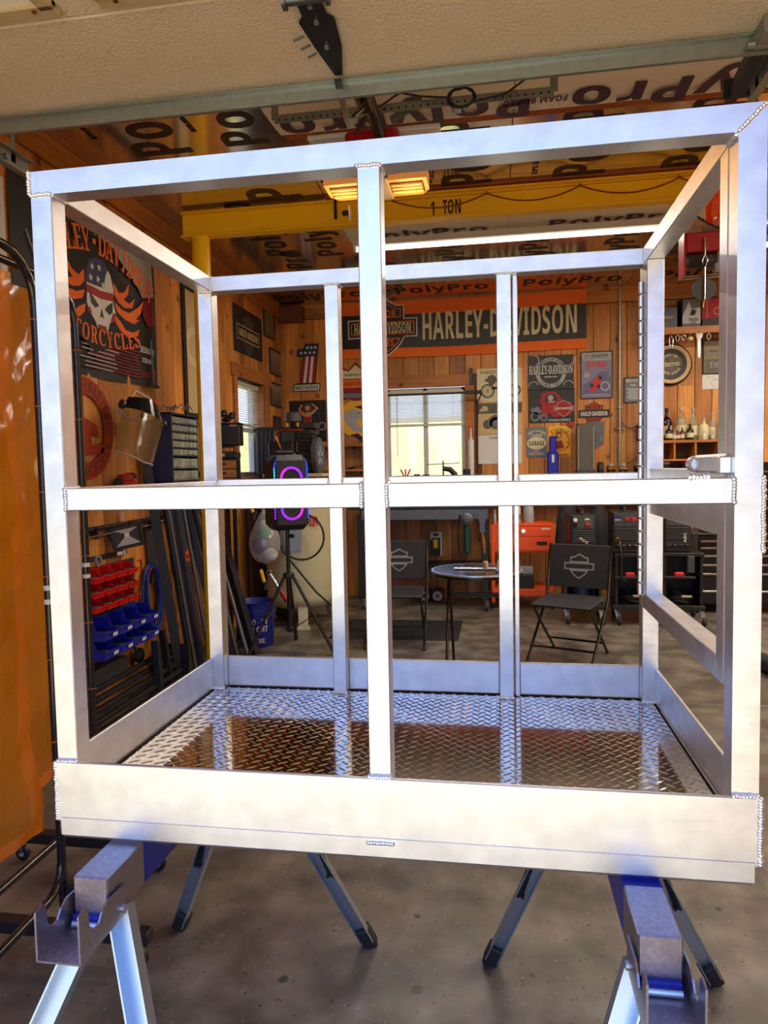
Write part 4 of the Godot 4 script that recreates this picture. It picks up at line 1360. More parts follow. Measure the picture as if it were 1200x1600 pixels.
func build_left_wall() -> void:
	# white-framed picture left of the flag
	var t := board("framed_picture", "white framed picture on the wood wall to the left of the large skull flag", "picture", Vector3(LW, 2.62, -1.90), WL, 0.40, 0.52, M.sepia)
	frame_on(t, 0.42, 0.54, 0.045, 0.02, M.white)
	put(t, "print", "black_matt", func(b): rect2(b, 0.0, 0.1, 0.24, 0.16, 0.0045); rect2(b, 0.0, -0.12, 0.2, 0.1, 0.0045))
	skull_flag()
	ring_sign()
	face_shield()
	drill(Vector3(-1.56, 1.397, -3.02), "red and black cordless drill lying on the tool ledge under the face shield")
	# ledge that carries the drill and the tools hung from it
	var l := thing("tool_ledge", "narrow wooden ledge on the left wall below the face shield", "shelf", Vector3(LW, 1.33, -2.75))
	boxp("plank", Vector3(0.075, 0, 0), Vector3(0.15, 0.022, 0.8), M.trim, l)
	boxp("batten", Vector3(0.012, -0.04, 0), Vector3(0.024, 0.06, 0.8), M.trim, l)
	var sq := MB.new()
	sq.bar(Vector3(LW + 0.03, 1.18, -3.06), Vector3(LW + 0.03, 0.90, -3.06), 0.02, 0.003, 0.0, Vector3(1, 0, 0))
	solo("steel_rule", sq, M.light_grey, "pale steel rule hanging on the wall right of the flood lamp", "rule")
	sq = MB.new()
	sq.prism(PackedVector2Array([Vector2(-0.07, 0.14), Vector2(0.07, 0.16), Vector2(0.06, -0.16), Vector2(-0.04, -0.16)]), 0.0, 0.004, Transform3D(WL, Vector3(LW + 0.02, 0.93, -3.43)))
	solo("steel_plate", sq, M.steel, "grey steel plate offcut hanging above the blue hose", "steel plate")
	# rail with a flood lamp
	var r := thing("wall_rail", "black tube rail clamped along the left wall above the red bins", "rail", Vector3(LW + 0.05, 1.10, -3.1))
	tubep("tube", [Vector3(0, 0, 0.85), Vector3(0, 0.02, -0.62)], 0.016, M.black, r, 10)
	tubep("tube", [Vector3(0.02, -0.04, 0.85), Vector3(0.02, -0.02, -0.3), Vector3(0.02, 0.0, -0.42), Vector3(0.01, 0.03, -0.5)], 0.008, M.chrome, r, 8)
	for z in [0.4, 0.02, -0.3]:
		boxp("clip", Vector3(0.0, -0.015, z), Vector3(0.05, 0.07, 0.02), M.black_gloss, r)
	var f := thing("flood_lamp", "square black LED flood lamp tilted on the wall rail, switched off", "work lamp", Vector3(LW + 0.13, 1.04, -2.93), Basis(Vector3.UP, 0.75) * Basis(Vector3(0, 0, 1), 0.16) * Basis.from_scale(Vector3(0.82, 0.82, 0.82)))
	boxp("housing", Vector3(0, 0, -0.02), Vector3(0.23, 0.17, 0.04), M.charcoal, f, 0.012)
	frame_on(f, 0.235, 0.175, 0.022, 0.012, M.black)
	var rf := MB.new()
	rf.prism(PackedVector2Array([Vector2(-0.092, -0.062), Vector2(0.092, -0.062), Vector2(0.02, 0.0), Vector2(-0.02, 0.0)]), 0.0, 0.002)
	rf.prism(PackedVector2Array([Vector2(-0.092, 0.062), Vector2(0.092, 0.062), Vector2(0.02, 0.03), Vector2(-0.02, 0.03)]), 0.0, 0.002)
	part("reflector", rf, M.light_grey, f)
	boxp("led_chip", Vector3(0, 0.014, 0.003), Vector3(0.035, 0.03, 0.003), M.cream, f, 0.0)
	tubep("bracket", [Vector3(-0.122, 0.0, 0), Vector3(-0.122, 0.03, -0.08), Vector3(0.122, 0.03, -0.08), Vector3(0.122, 0.0, 0)], 0.008, M.black, f, 6)
	bins()
	hose()
	# magnet strip with white labelled tool above the bins
	var ms := thing("magnet_strip", "black magnetic strip holding a few small tools just above the red bins", "tool rack", Vector3(LW, 0.925, -2.82))
	boxp("strip", Vector3(0.01, 0, 0), Vector3(0.02, 0.03, 0.6), M.black, ms)
	for z in [0.2, 0.05]:
		var mg := MB.new()
		mg.lathe([Vector2(0.022, 0), Vector2(0.034, 0), Vector2(0.034, 0.012), Vector2(0.022, 0.012), Vector2(0.022, 0)], 20, Transform3D(Basis(Vector3(0, 0, 1), -PI / 2), Vector3(0.022, -0.015, z)))
		part("tape_roll", mg, M.light_grey if z > 0.1 else M.zinc, ms)
	boxp("tag", Vector3(0.024, 0.0, -0.22), Vector3(0.006, 0.022, 0.10), M.white, ms, 0.001)
	# black fender-like knob below the bins
	var kn := MB.new()
	kn.ball(Vector3.ZERO, Vector3(0.03, 0.05, 0.06), 14)
	kn.bar(Vector3(0, 0.03, 0.03), Vector3(-0.02, 0.12, 0.07), 0.018, 0.018, 0.004)
	solo("mallet", kn, M.rubber, "black rubber mallet head hanging below the blue bins", "mallet", Vector3(LW + 0.05, 0.235, -3.16))
	# low black rack of rails on the floor along the wall
	var k := thing("floor_rack", "low black rack of steel rails on the floor along the left wall", "rack", Vector3(LW + 0.16, 0, -2.75))
	for i in 5:
		boxp("rail", Vector3(0.03 * i - 0.04, 0.20 - 0.045 * i, -0.05), Vector3(0.035, 0.028, 1.5), M.black, k)
	for z in [-0.7, 0.55]:
		boxp("post", Vector3(0.0, 0.12, z), Vector3(0.22, 0.24, 0.03), M.black, k)
	boxp("tray", Vector3(-0.09, 0.26, 0.1), Vector3(0.10, 0.09, 0.5), M.charcoal, k)
	tall_mirror()
	parts_cabinet()
	# posters beyond the yellow post
	t = board("metal_poster", "dark metal poster with a framed name bar, hung above the small left window", "poster", Vector3(LW, 2.77, -5.57), WL, 0.80, 0.44, M.charcoal)
	put(t, "lettering", "tan", func(b):
		letters(b, "HARLEY-DAVIDSON", 0.52, 0.07, at2(0, -0.02, 0.0045), FB)
		for y in [0.045, -0.085]: rect2(b, 0, y, 0.62, 0.008, 0.0045)
		for x in [-0.31, 0.31]: rect2(b, x, -0.02, 0.008, 0.135, 0.0045))
	put(t, "emblem", "dark_grey", func(b): shield2(b, 0, -0.02, 0.24, 0.0041, 0.0, 0.0002, 5))
	var pics := [[-6.20, 3.0, 0.36, 0.32, "topmost black framed photo in the left back corner"], [-6.39, 2.61, 0.42, 0.28, "middle black framed photo in the left back corner"], [-6.40, 2.26, 0.42, 0.26, "lowest of three black framed photos in the left back corner, group portrait"]]
	for i in 3:
		var p: Array = pics[i]
		t = board("framed_photo", p[4], "picture", Vector3(LW, p[1], p[0]), WL, p[2], p[3], M.sepia, "framed photos in the back corner")
		frame_on(t, p[2], p[3], 0.018, 0.016, M.black)
		var ii := i
		put(t, "photo_print", "sepia_dark", func(b):
			for q in 5 + ii * 2:
				var x: float = -p[2] * 0.33 + p[2] * 0.66 * q / (4.0 + ii * 2)
				disc2(b, x, 0.01 + 0.012 * (q % 2), 0.014, 0.0045, 0.0004, 10)
				rect2(b, x, -0.05, 0.03, 0.09, 0.0045, 0.0004)
			rect2(b, 0, -p[3] * 0.36, p[2] * 0.8, 0.03, 0.0045, 0.0003))
	t = board("tin_sign", "small dark sign at the bottom of the back corner beside the compressor", "sign", Vector3(LW, 1.93, -6.40), WL, 0.28, 0.20, M.charcoal)
	put(t, "emblem", "dark_grey", func(b): shield2(b, 0, 0, 0.1, 0.0045))
	put(t, "lettering", "red_print", func(b): rect2(b, 0, 0.0, 0.16, 0.012, 0.0056))

func skull_flag() -> void:
	var t := thing("wall_flag", "large dark grey flag with a star-spangled skull, orange flames and lettering", "flag", Vector3(LW + 0.006, 2.04, -2.15), WL)
	# cloth: gently rippled sheet with thickness, 1.50 x 0.92
	var w := 1.50
	var h := 0.92
	var zf := func(x: float, y: float) -> float: return 0.006 + 0.004 * sin(x * 9.0 + y * 2.0) + 0.006 * clampf((0.25 - y) * 3.0, 0.0, 1.0) * sin(x * 16.0)
	var b := MB.new()
	var k := 30
	for i in k:
		for j in 14:
			var p := []
			for q in [[i, j], [i + 1, j], [i + 1, j + 1], [i, j + 1]]:
				var x: float = w * q[0] / k
				var y: float = h * q[1] / 14.0 - 0.03 * sin(PI * x / w) * (1.0 - q[1] / 14.0)
				p.append(Vector3(x, y, zf.call(x, y) - 0.0065))
			b.quad(p[0], p[1], p[2], p[3], (p[1] - p[0]).cross(p[3] - p[0]).normalized())
	b.box(Vector3(w / 2, h - 0.004, 0.003), Vector3(w, 0.01, 0.006), 0.001)
	part("cloth", b, M.charcoal, t)
	var z := 0.013
	# smoky pale patches, torn stripes and ragged dark brush marks
	put(t, "pale_print", "light_grey", func(m):
		poly2(m, [[0.60, 0.87], [0.9, 0.86], [1.2, 0.86], [1.44, 0.87], [1.46, 0.62], [1.30, 0.58], [1.22, 0.66], [1.05, 0.74], [0.92, 0.82], [0.72, 0.82]], 0, 0, 1.0, z, 0.0004)
		pass)
	put(t, "pale_print", "light_grey", func(m): poly2(m, [[1.06, 0.36], [1.12, 0.32], [1.2, 0.34], [1.22, 0.42], [1.16, 0.47], [1.10, 0.42]], 0, 0, 1.0, z, 0.0004))
	put(t, "brush_marks", "light_grey", func(m):
		for i in 14:
			var x := 0.12 + rng.randf() * 0.3
			var y := 0.1 + rng.randf() * 0.6
			m.box(Vector3(x, y, z), Vector3(0.008, 0.05 + rng.randf() * 0.14, 0.0006), 0.0, Basis(Vector3(0, 0, 1), rng.randf_range(0.3, 0.8))))
	put(t, "dark_print", "black_matt", func(m):
		poly2(m, [[0.42, 0.60], [0.46, 0.72], [0.6, 0.78], [0.76, 0.76], [0.98, 0.66], [1.2, 0.52], [1.3, 0.38], [1.24, 0.30], [1.04, 0.26], [0.9, 0.18], [0.7, 0.12], [0.5, 0.22], [0.4, 0.4]], 0, 0, 1.0, z + 0.0003, 0.0004)
		for i in 16:
			var x := 0.56 + i * 0.026
			m.box(Vector3(x, 0.85 - 0.004 * i, z + 0.0002), Vector3(0.02, 0.03 + 0.03 * rng.randf(), 0.0006), 0.0, Basis(Vector3(0, 0, 1), rng.randf_range(-0.6, 0.6))))
	put(t, "red_stripes", "maroon", func(m):
		for i in 9:
			rect2(m, 0.95 + 0.012 * (i % 3), 0.035 + 0.021 * i, 0.56 - 0.02 * (i % 4), 0.009, z, 0.0004)
		poly2(m, [[1.30, 0.56], [1.44, 0.60], [1.47, 0.42], [1.36, 0.40], [1.30, 0.46]], 0, 0, 1.0, z, 0.0004)
		for i in 6:
			rect2(m, 0.66 + 0.03 * i, 0.16 + 0.02 * (i % 3), 0.02, 0.12, z, 0.0004))
	put(t, "pale_stripes", "light_grey", func(m):
		for i in 7:
			rect2(m, 0.74 + 0.03 * (i % 2), 0.03 + 0.025 * i, 0.30 + 0.05 * (i % 3), 0.008, z + 0.0001, 0.0004))
	# flames to both sides of the skull
	for s in [1.0, -1.0]:
			for f in [
				[[0.17, 0.56], [0.23, 0.51], [0.30, 0.53], [0.37, 0.60], [0.35, 0.53], [0.29, 0.48], [0.36, 0.47], [0.44, 0.52], [0.40, 0.45], [0.30, 0.43], [0.22, 0.45], [0.17, 0.49]],
				[[0.17, 0.44], [0.26, 0.41], [0.36, 0.41], [0.46, 0.46], [0.56, 0.53], [0.52, 0.44], [0.44, 0.385], [0.50, 0.39], [0.42, 0.35], [0.30, 0.355], [0.20, 0.385]],
				[[0.17, 0.36], [0.24, 0.33], [0.30, 0.29], [0.40, 0.29], [0.50, 0.33], [0.44, 0.27], [0.34, 0.245], [0.24, 0.27], [0.18, 0.31]]]:
				put(t, "flame", "orange_cloth", func(m): poly2(m, f.map(func(q): return [q[0] * s * 0.95, q[1] + 0.03]), 0.78, 0, 1.0, z + 0.0008, 0.0004))
	# the skull: cranium in stars, brow in red and white stripes
	put(t, "skull", "white", func(m):
		poly2(m, [[0.63, 0.46], [0.62, 0.56], [0.66, 0.66], [0.74, 0.71], [0.84, 0.71], [0.93, 0.65], [0.97, 0.55], [0.96, 0.44], [0.99, 0.36], [0.97, 0.30], [0.90, 0.27], [0.88, 0.22], [0.86, 0.20], [0.74, 0.20], [0.72, 0.24], [0.68, 0.28], [0.64, 0.31], [0.62, 0.37]], 0.10, 0.11, 0.86, z + 0.0012, 0.0004, 0.80))
	put(t, "skull_cap", "flag_blue", func(m):
		poly2(m, [[0.62, 0.51], [0.62, 0.58], [0.66, 0.68], [0.74, 0.725], [0.84, 0.72], [0.90, 0.68], [0.86, 0.6], [0.84, 0.52]], 0.10, 0.11, 0.86, z + 0.0016, 0.0004, 0.80))
	put(t, "stars", "white", func(m):
		for q in [[0.70, 0.645], [0.79, 0.66], [0.68, 0.56], [0.77, 0.57], [0.83, 0.54]]: star2(m, q[0] * 0.86 + 0.10, q[1] * 0.80 + 0.11, 0.024, z + 0.002))
	put(t, "red_band", "red_print", func(m): poly2(m, [[0.62, 0.44], [0.63, 0.50], [0.80, 0.49], [0.96, 0.51], [0.97, 0.45], [0.80, 0.43]], 0.10, 0.11, 0.86, z + 0.0016, 0.0004, 0.80))
	put(t, "red_band", "red_print", func(m): poly2(m, [[0.63, 0.33], [0.66, 0.34], [0.68, 0.29], [0.65, 0.30]], 0.10, 0.11, 0.86, z + 0.0016, 0.0004, 0.80))
	put(t, "red_band", "red_print", func(m): poly2(m, [[0.91, 0.28], [0.95, 0.36], [0.99, 0.36], [0.96, 0.29]], 0.10, 0.11, 0.86, z + 0.0016, 0.0004, 0.80))
	put(t, "red_band", "red_print", func(m): rect2(m, 0.788, 0.282, 0.095, 0.024, z + 0.0016, 0.0004))
	put(t, "eye_sockets", "print_ink", func(m):
		poly2(m, [[0.65, 0.46], [0.67, 0.37], [0.72, 0.345], [0.77, 0.37], [0.73, 0.40]], 0.10, 0.11, 0.86, z + 0.0022, 0.0004, 0.80)
		poly2(m, [[0.95, 0.44], [0.94, 0.36], [0.90, 0.33], [0.84, 0.36], [0.88, 0.40]], 0.10, 0.11, 0.86, z + 0.0022, 0.0004, 0.80)
		poly2(m, [[0.80, 0.36], [0.77, 0.28], [0.80, 0.30], [0.83, 0.28]], 0.10, 0.11, 0.86, z + 0.0022, 0.0004, 0.80)
		for i in 5:
			rect2(m, 0.75 + 0.02 * i, 0.284, 0.003, 0.028, z + 0.0022, 0.0004))
	put(t, "lettering", "orange_cloth", func(m):
		arc_letters(m, "HARLEY-DAVIDSON", 0.82, -0.40, 1.185, PI / 2, 0.072, 0.084, 0.14, z + 0.002, FS)
		arc_letters(m, "MOTORCYCLES", 0.78, 1.75, 1.53, -PI / 2, 0.056, 0.07, 0.10, z + 0.002, FS, true))
	put(t, "patch_lettering", "white", func(m):
		letters(m, "HERMAN", 0.19, 0.04, at2(1.34, 0.23, z + 0.001), FS)
		letters(m, "STRONG", 0.15, 0.032, at2(1.34, 0.16, z + 0.001), FS))
	put(t, "year_lettering", "red_print", func(m): letters(m, "Since 1903", 0.24, 0.045, at2(1.36, 0.075, z + 0.001, 0.12, 0.15), FR))

func ring_sign() -> void:
	var t := thing("ring_sign", "round cut-out steel sign, rust orange, with a lettered rim, below the flag", "sign", Vector3(LW + 0.012, 1.70, -2.72), WL)
	put(t, "rim", "rust_sign", func(b): ring2(b, 0, 0, 0.20, 0.30, 0, 0.004, 40))
	put(t, "centre", "rust_sign", func(b):
		poly2(b, [[-0.22, -0.1], [-0.1, 0.03], [0.0, 0.06], [0.12, 0.02], [0.14, -0.05], [0.05, -0.03], [0.06, -0.1], [0.16, -0.08], [0.2, -0.14], [0.0, -0.16], [-0.15, -0.15]], 0, 0, 1.0, 0.0, 0.004))
	put(t, "lettering", "brown", func(b):
		arc_letters(b, "HARLEY-DAVIDSON", 0, 0, 0.25, PI / 2 - 0.25, 0.2, 0.036, 0.06, 0.0045, FS)
		arc_letters(b, "MOTORCYCLES", 0, 0, 0.25, -PI / 2 + 0.15, 0.2, 0.036, 0.06, 0.0045, FS, true))

func face_shield() -> void:
	var t := thing("face_shield", "smoke-tinted face shield with white headband hung on the wall by the parts cabinet", "face shield", Vector3(LW + 0.18, 1.74, -3.02), Basis(Vector3.UP, 1.15) * Basis(Vector3(0, 0, 1), -0.35) * Basis.from_scale(Vector3(1.15, 1.3, 1.15)))
	var k := 18
	var v := MB.new()
	var c := MB.new()
	for i in k:
		var p := []
		for q in [i, i + 1]:
			var a: float = PI * (0.08 + 0.84 * q / k)
			var tp: float = 1.0 - 0.10 * absf(cos(a))
			p.append([Vector3(cos(a) * 0.135, 0.03, sin(a) * 0.13), Vector3(cos(a) * 0.125, -0.20 * tp, sin(a) * 0.125 + 0.01), Vector3(cos(a) * 0.138, 0.03, sin(a) * 0.133), Vector3(cos(a) * 0.10, 0.12 - 0.02 * absf(cos(a)), sin(a) * 0.09 - 0.02)])
		v.quad(p[0][0], p[1][0], p[1][1], p[0][1], (p[0][0] - Vector3(0, p[0][0].y, 0)).normalized())
		c.quad(p[0][2], p[1][2], p[1][3], p[0][3], (p[0][2] - Vector3(0, 0, 0)).normalized())
		c.tri(p[0][3], p[1][3], Vector3(0, 0.13, 0.0), Vector3.UP, Vector3.UP, Vector3.UP)
	part("visor", v, M.visor, t, "tinted clear visor")
	part("crown_guard", c, M.black_gloss, t)
	var e := MB.new()
	var pts := []
	for q in k + 1:
		var a: float = PI * (0.08 + 0.84 * q / k)
		pts.append(Vector3(cos(a) * 0.125, -0.20 * (1.0 - 0.10 * absf(cos(a))), sin(a) * 0.125 + 0.01))
	e.tube(pts, 0.004, 6)
	part("visor_edge", e, M.light_grey, t)
	var hb := []
	for q in 20:
		var a := TAU * q / 20.0
		hb.append(Vector3(cos(a) * 0.085, 0.06 + 0.02 * sin(a), sin(a) * 0.10 - 0.02))
	var h := MB.new()
	h.tube(hb, 0.014, 6, true, 0.35)
	h.tube([Vector3(-0.085, 0.07, -0.02), Vector3(-0.05, 0.15, -0.02), Vector3(0.05, 0.15, -0.02), Vector3(0.085, 0.07, -0.02)], 0.012, 6, false, 0.4)
	part("headband", h, M.white, t)
	for s in [-1.0, 1.0]:
		var kb := MB.new()
		kb.cyl(Vector3(s * 0.125, 0.045, 0.03), Vector3(s * 0.150, 0.045, 0.03), 0.022, 14, 0.004)
		part("knob", kb, M.black, t)
	# bar clamp hanging behind it
	var cl := thing("spring_clamp", "orange handled clamp hanging between the flag's corner and the parts cabinet", "clamp", Vector3(LW + 0.05, 1.98, -3.52))
	tubep("rod", [Vector3(0, -0.12, 0), Vector3(0.0, 0.36, 0.03)], 0.005, M.steel, cl, 6)
	boxp("jaw", Vector3(0, 0.05, 0.02), Vector3(0.03, 0.02, 0.13), M.black, cl)
	boxp("handle", Vector3(0, -0.07, 0), Vector3(0.04, 0.05, 0.07), M.orange, cl, 0.01)
	boxp("jaw", Vector3(0, -0.12, 0.0), Vector3(0.03, 0.018, 0.11), M.orange, cl)

func drill(at: Vector3, label: String) -> void:
	var t := thing("cordless_drill", label, "drill", at, Basis(Vector3.UP, PI / 2 + 0.1) * Basis(Vector3(0, 0, 1), 0.12))
	var b := MB.new()
	b.cyl(Vector3(-0.07, 0.0, 0), Vector3(0.06, 0, 0), 0.034, 16, 0.008)
	part("motor_body", b, M.red, t)
	b = MB.new()
	b.cyl(Vector3(0.06, 0, 0), Vector3(0.13, 0, 0), 0.026, 14, 0.01)
	part("chuck", b, M.black, t)
	boxp("grip", Vector3(-0.10, -0.005, 0.04), Vector3(0.05, 0.05, 0.13), M.charcoal, t, 0.015, Basis(Vector3.UP, 0.5))
	boxp("battery", Vector3(-0.17, -0.005, 0.10), Vector3(0.11, 0.055, 0.08), M.red, t, 0.01, Basis(Vector3.UP, 0.5))

func bin_mesh(w: float, d: float, h: float) -> MB:   # open-fronted stacking bin hung on a wall, front towards +z
	var m := MB.new()
	var side := PackedVector2Array([Vector2(0, 0), Vector2(d, 0), Vector2(d + 0.012, h * 0.42), Vector2(d * 0.72, h * 0.55), Vector2(d * 0.6, h), Vector2(0, h)])
	for s in [-1.0, 1.0]:
		m.prism(side, s * w / 2 - 0.0015 * s - 0.0015, s * w / 2 - 0.0015 * s + 0.0015, Transform3D(Basis(Vector3(0, 0, 1), Vector3(0, 1, 0), Vector3(-1, 0, 0)), Vector3.ZERO))
	m.box(Vector3(0, 0.002, d / 2), Vector3(w, 0.004, d))
	m.box(Vector3(0, h / 2, 0.002), Vector3(w, h, 0.004))
	m.box(Vector3(0, h * 0.21, d + 0.005), Vector3(w, h * 0.44, 0.004), 0.001, Basis(Vector3.RIGHT, 0.16))
	m.box(Vector3(0, h * 0.43, d + 0.014), Vector3(w + 0.002, 0.008, 0.012), 0.002)
	return m

func bins() -> void:
	var p := thing("bin_panel", "black louvred wall panel carrying the red and blue bins", "tool rack", Vector3(LW, 0.625, -2.87), WL)
	boxp("panel", Vector3(0, 0, 0.004), Vector3(0.70, 0.50, 0.008), M.charcoal, p)
	for i in 5:
		boxp("louvre", Vector3(0, 0.225 - 0.105 * i, 0.0095), Vector3(0.68, 0.012, 0.007), M.charcoal, p, 0.002)
	var ord := ["first", "second", "third", "fourth", "fifth"]
	var proto: Node3D = null
	var rows := [["top", 0.80], ["middle", 0.715], ["bottom", 0.63]]
	for r in 3:
		for i in 4:
			var lab := "small red open-fronted bin, %s from the left in the %s red row" % [ord[i], rows[r][0]]
			var at := Vector3(LW + 0.014, rows[r][1], -2.62 - 0.128 * i)
			if proto == null:
				proto = thing("red_bin", lab, "storage bin", at, WL, "red wall bins")
				part("bin", bin_mesh(0.115, 0.10, 0.072), M.red_bin, proto)
				boxp("contents", Vector3(0, 0.022, 0.05), Vector3(0.09, 0.02, 0.07), M.dark_grey, proto, 0.006)
			else:
				copy(proto, lab, at, WL)
	proto = null
	rows = [["upper", 0.47], ["lower", 0.36]]
	for r in 2:
		for i in 4:
			var lab := "blue open-fronted bin with white tag, %s from the left in the %s blue row" % [ord[i], rows[r][0]]
			var at := Vector3(LW + 0.014, rows[r][1], -2.64 - 0.165 * i)
			if proto == null:
				proto = thing("blue_bin", lab, "storage bin", at, WL, "blue wall bins")
				part("bin", bin_mesh(0.155, 0.15, 0.105), M.blue_bin, proto)
				boxp("tag", Vector3(0.03, 0.026, 0.164), Vector3(0.05, 0.02, 0.002), M.white, proto, 0.0, Basis(Vector3.RIGHT, 0.16))
				for q in 3:
					boxp("contents", Vector3(-0.04 + 0.035 * q, 0.03, 0.07 + 0.01 * q), Vector3(0.03, 0.012, 0.09), M.steel, proto, 0.004, rot(20.0 * q - 15.0))
			else:
				copy(proto, lab, at, WL)

func hose() -> void:
	var t := thing("air_hose", "coiled blue air hose hung on red hooks right of the bins", "hose", Vector3(LW + 0.035, 0.575, -3.39), WL)
	var pts := []
	for i in 7 * 20:
		var a := TAU * i / 20.0
		var k := i / 20.0
		var rx := 0.112 + 0.010 * sin(k * 2.3) + 0.008 * sin(i * 0.9)
		var ry := 0.225 + 0.014 * cos(k * 1.7)
		pts.append(Vector3(0.02 * sin(k * 1.3) + rx * sin(a), ry * cos(a) - 0.015 * sin(k * 2.0), 0.008 * sin(k * 2.1) + 0.008 * sin(a * 0.5)))
	tubep("coil", pts, 0.0085, M.hose_blue, t, 8)
	tubep("free_end", [Vector3(-0.09, 0.17, 0.02), Vector3(-0.115, 0.02, 0.03), Vector3(-0.08, -0.16, 0.025), Vector3(0.02, -0.24, 0.02), Vector3(0.05, -0.22, 0.02)], 0.0085, M.hose_blue, t, 8)
	boxp("coupling", Vector3(-0.03, 0.13, 0.028), Vector3(0.05, 0.06, 0.03), M.black, t, 0.008)
	for x in [-0.07, 0.10]:
		tubep("hook", [Vector3(x - 0.045, 0.27, -0.03), Vector3(x, 0.27, -0.03), Vector3(x, 0.19, -0.028), Vector3(x, 0.19, 0.03), Vector3(x, 0.215, 0.036)], 0.005, M.red_bin, t, 6)

func tall_mirror() -> void:
	var t := board("wall_print", "tall black framed print on the left wall just behind the yellow post", "picture", Vector3(LW, 2.38, -4.30), WL, 0.40, 1.0, M.tan)
	frame_on(t, 0.44, 1.04, 0.04, 0.024, M.black)
	put(t, "lettering", "cream", func(b):
		ring2(b, 0.0, 0.05, 0.10, 0.16, 0.0045, 0.0006, 28)
		letters(b, "1-TON", 0.16, 0.06, at2(0.06, -0.33, 0.0045), FS))

func parts_cabinet() -> void:
	var t := thing("parts_cabinet", "dark blue small-parts cabinet of clear drawers on the left wall", "parts cabinet", Vector3(LW, 1.36, -3.61))
	var w := 0.42   # along z
	var d := 0.22
	var h := 0.48
	var b := MB.new()
	b.box(Vector3(d / 2, h / 2, -w / 2 + 0.006), Vector3(d, h, 0.012), 0.002)
	b.box(Vector3(d / 2, h / 2, w / 2 - 0.006), Vector3(d, h, 0.012), 0.002)
	b.box(Vector3(d / 2, h - 0.006, 0), Vector3(d, 0.012, w), 0.002)
	b.box(Vector3(d / 2, 0.006, 0), Vector3(d, 0.012, w), 0.002)
	b.box(Vector3(0.006, h / 2, 0), Vector3(0.012, h, w))
	part("body", b, M.navy, t)
	t.rotation.y = 0.0
	var rows := [[0.43, 6, 0.05], [0.375, 6, 0.05], [0.32, 6, 0.05], [0.265, 6, 0.05], [0.21, 5, 0.05], [0.135, 3, 0.075], [0.05, 3, 0.075]]
	for r in rows:
		var n: int = r[1]
		var bw: float = (w - 0.03) / n
		for i in n:
			var z: float = w / 2 - 0.015 - bw * (i + 0.5)
			var q := boxp("drawer", Vector3(d - 0.06, r[0], z), Vector3(0.12, r[2] - 0.006, bw - 0.005), M.clear_drawer, t, 0.002)
			boxp("handle", Vector3(d + 0.006, r[0] - r[2] * 0.28, z), Vector3(0.014, 0.006, bw * 0.45), M.light_grey, q, 0.001)
			boxp("contents", Vector3(d - 0.07, r[0] - 0.008, z), Vector3(0.09, r[2] * 0.45, bw * 0.7), [M.brass, M.zinc, M.cream, M.dark_grey][(i * 3 + int(r[0] * 100)) % 4], q, 0.004)
		boxp("shelf", Vector3(d / 2, r[0] - r[2] / 2 - 0.001, 0), Vector3(d, 0.004, w - 0.02), M.navy, t, 0.0)
	var wd := MB.new()
	for i in 9:
		var a := rng.randf() * TAU
		var c := Vector3(LW + 0.12 + rng.randf() * 0.08, 1.862 + rng.randf() * 0.02, -3.60 + rng.randf_range(-0.08, 0.08))
		wd.tube([c, c + Vector3(cos(a) * 0.05, 0.03, sin(a) * 0.05), c + Vector3(cos(a) * 0.07, 0.0, sin(a) * 0.09)], 0.004, 5)
	solo("wire_bundle", wd, M.light_grey, "tangle of grey wire on top of the blue parts cabinet", "wire")

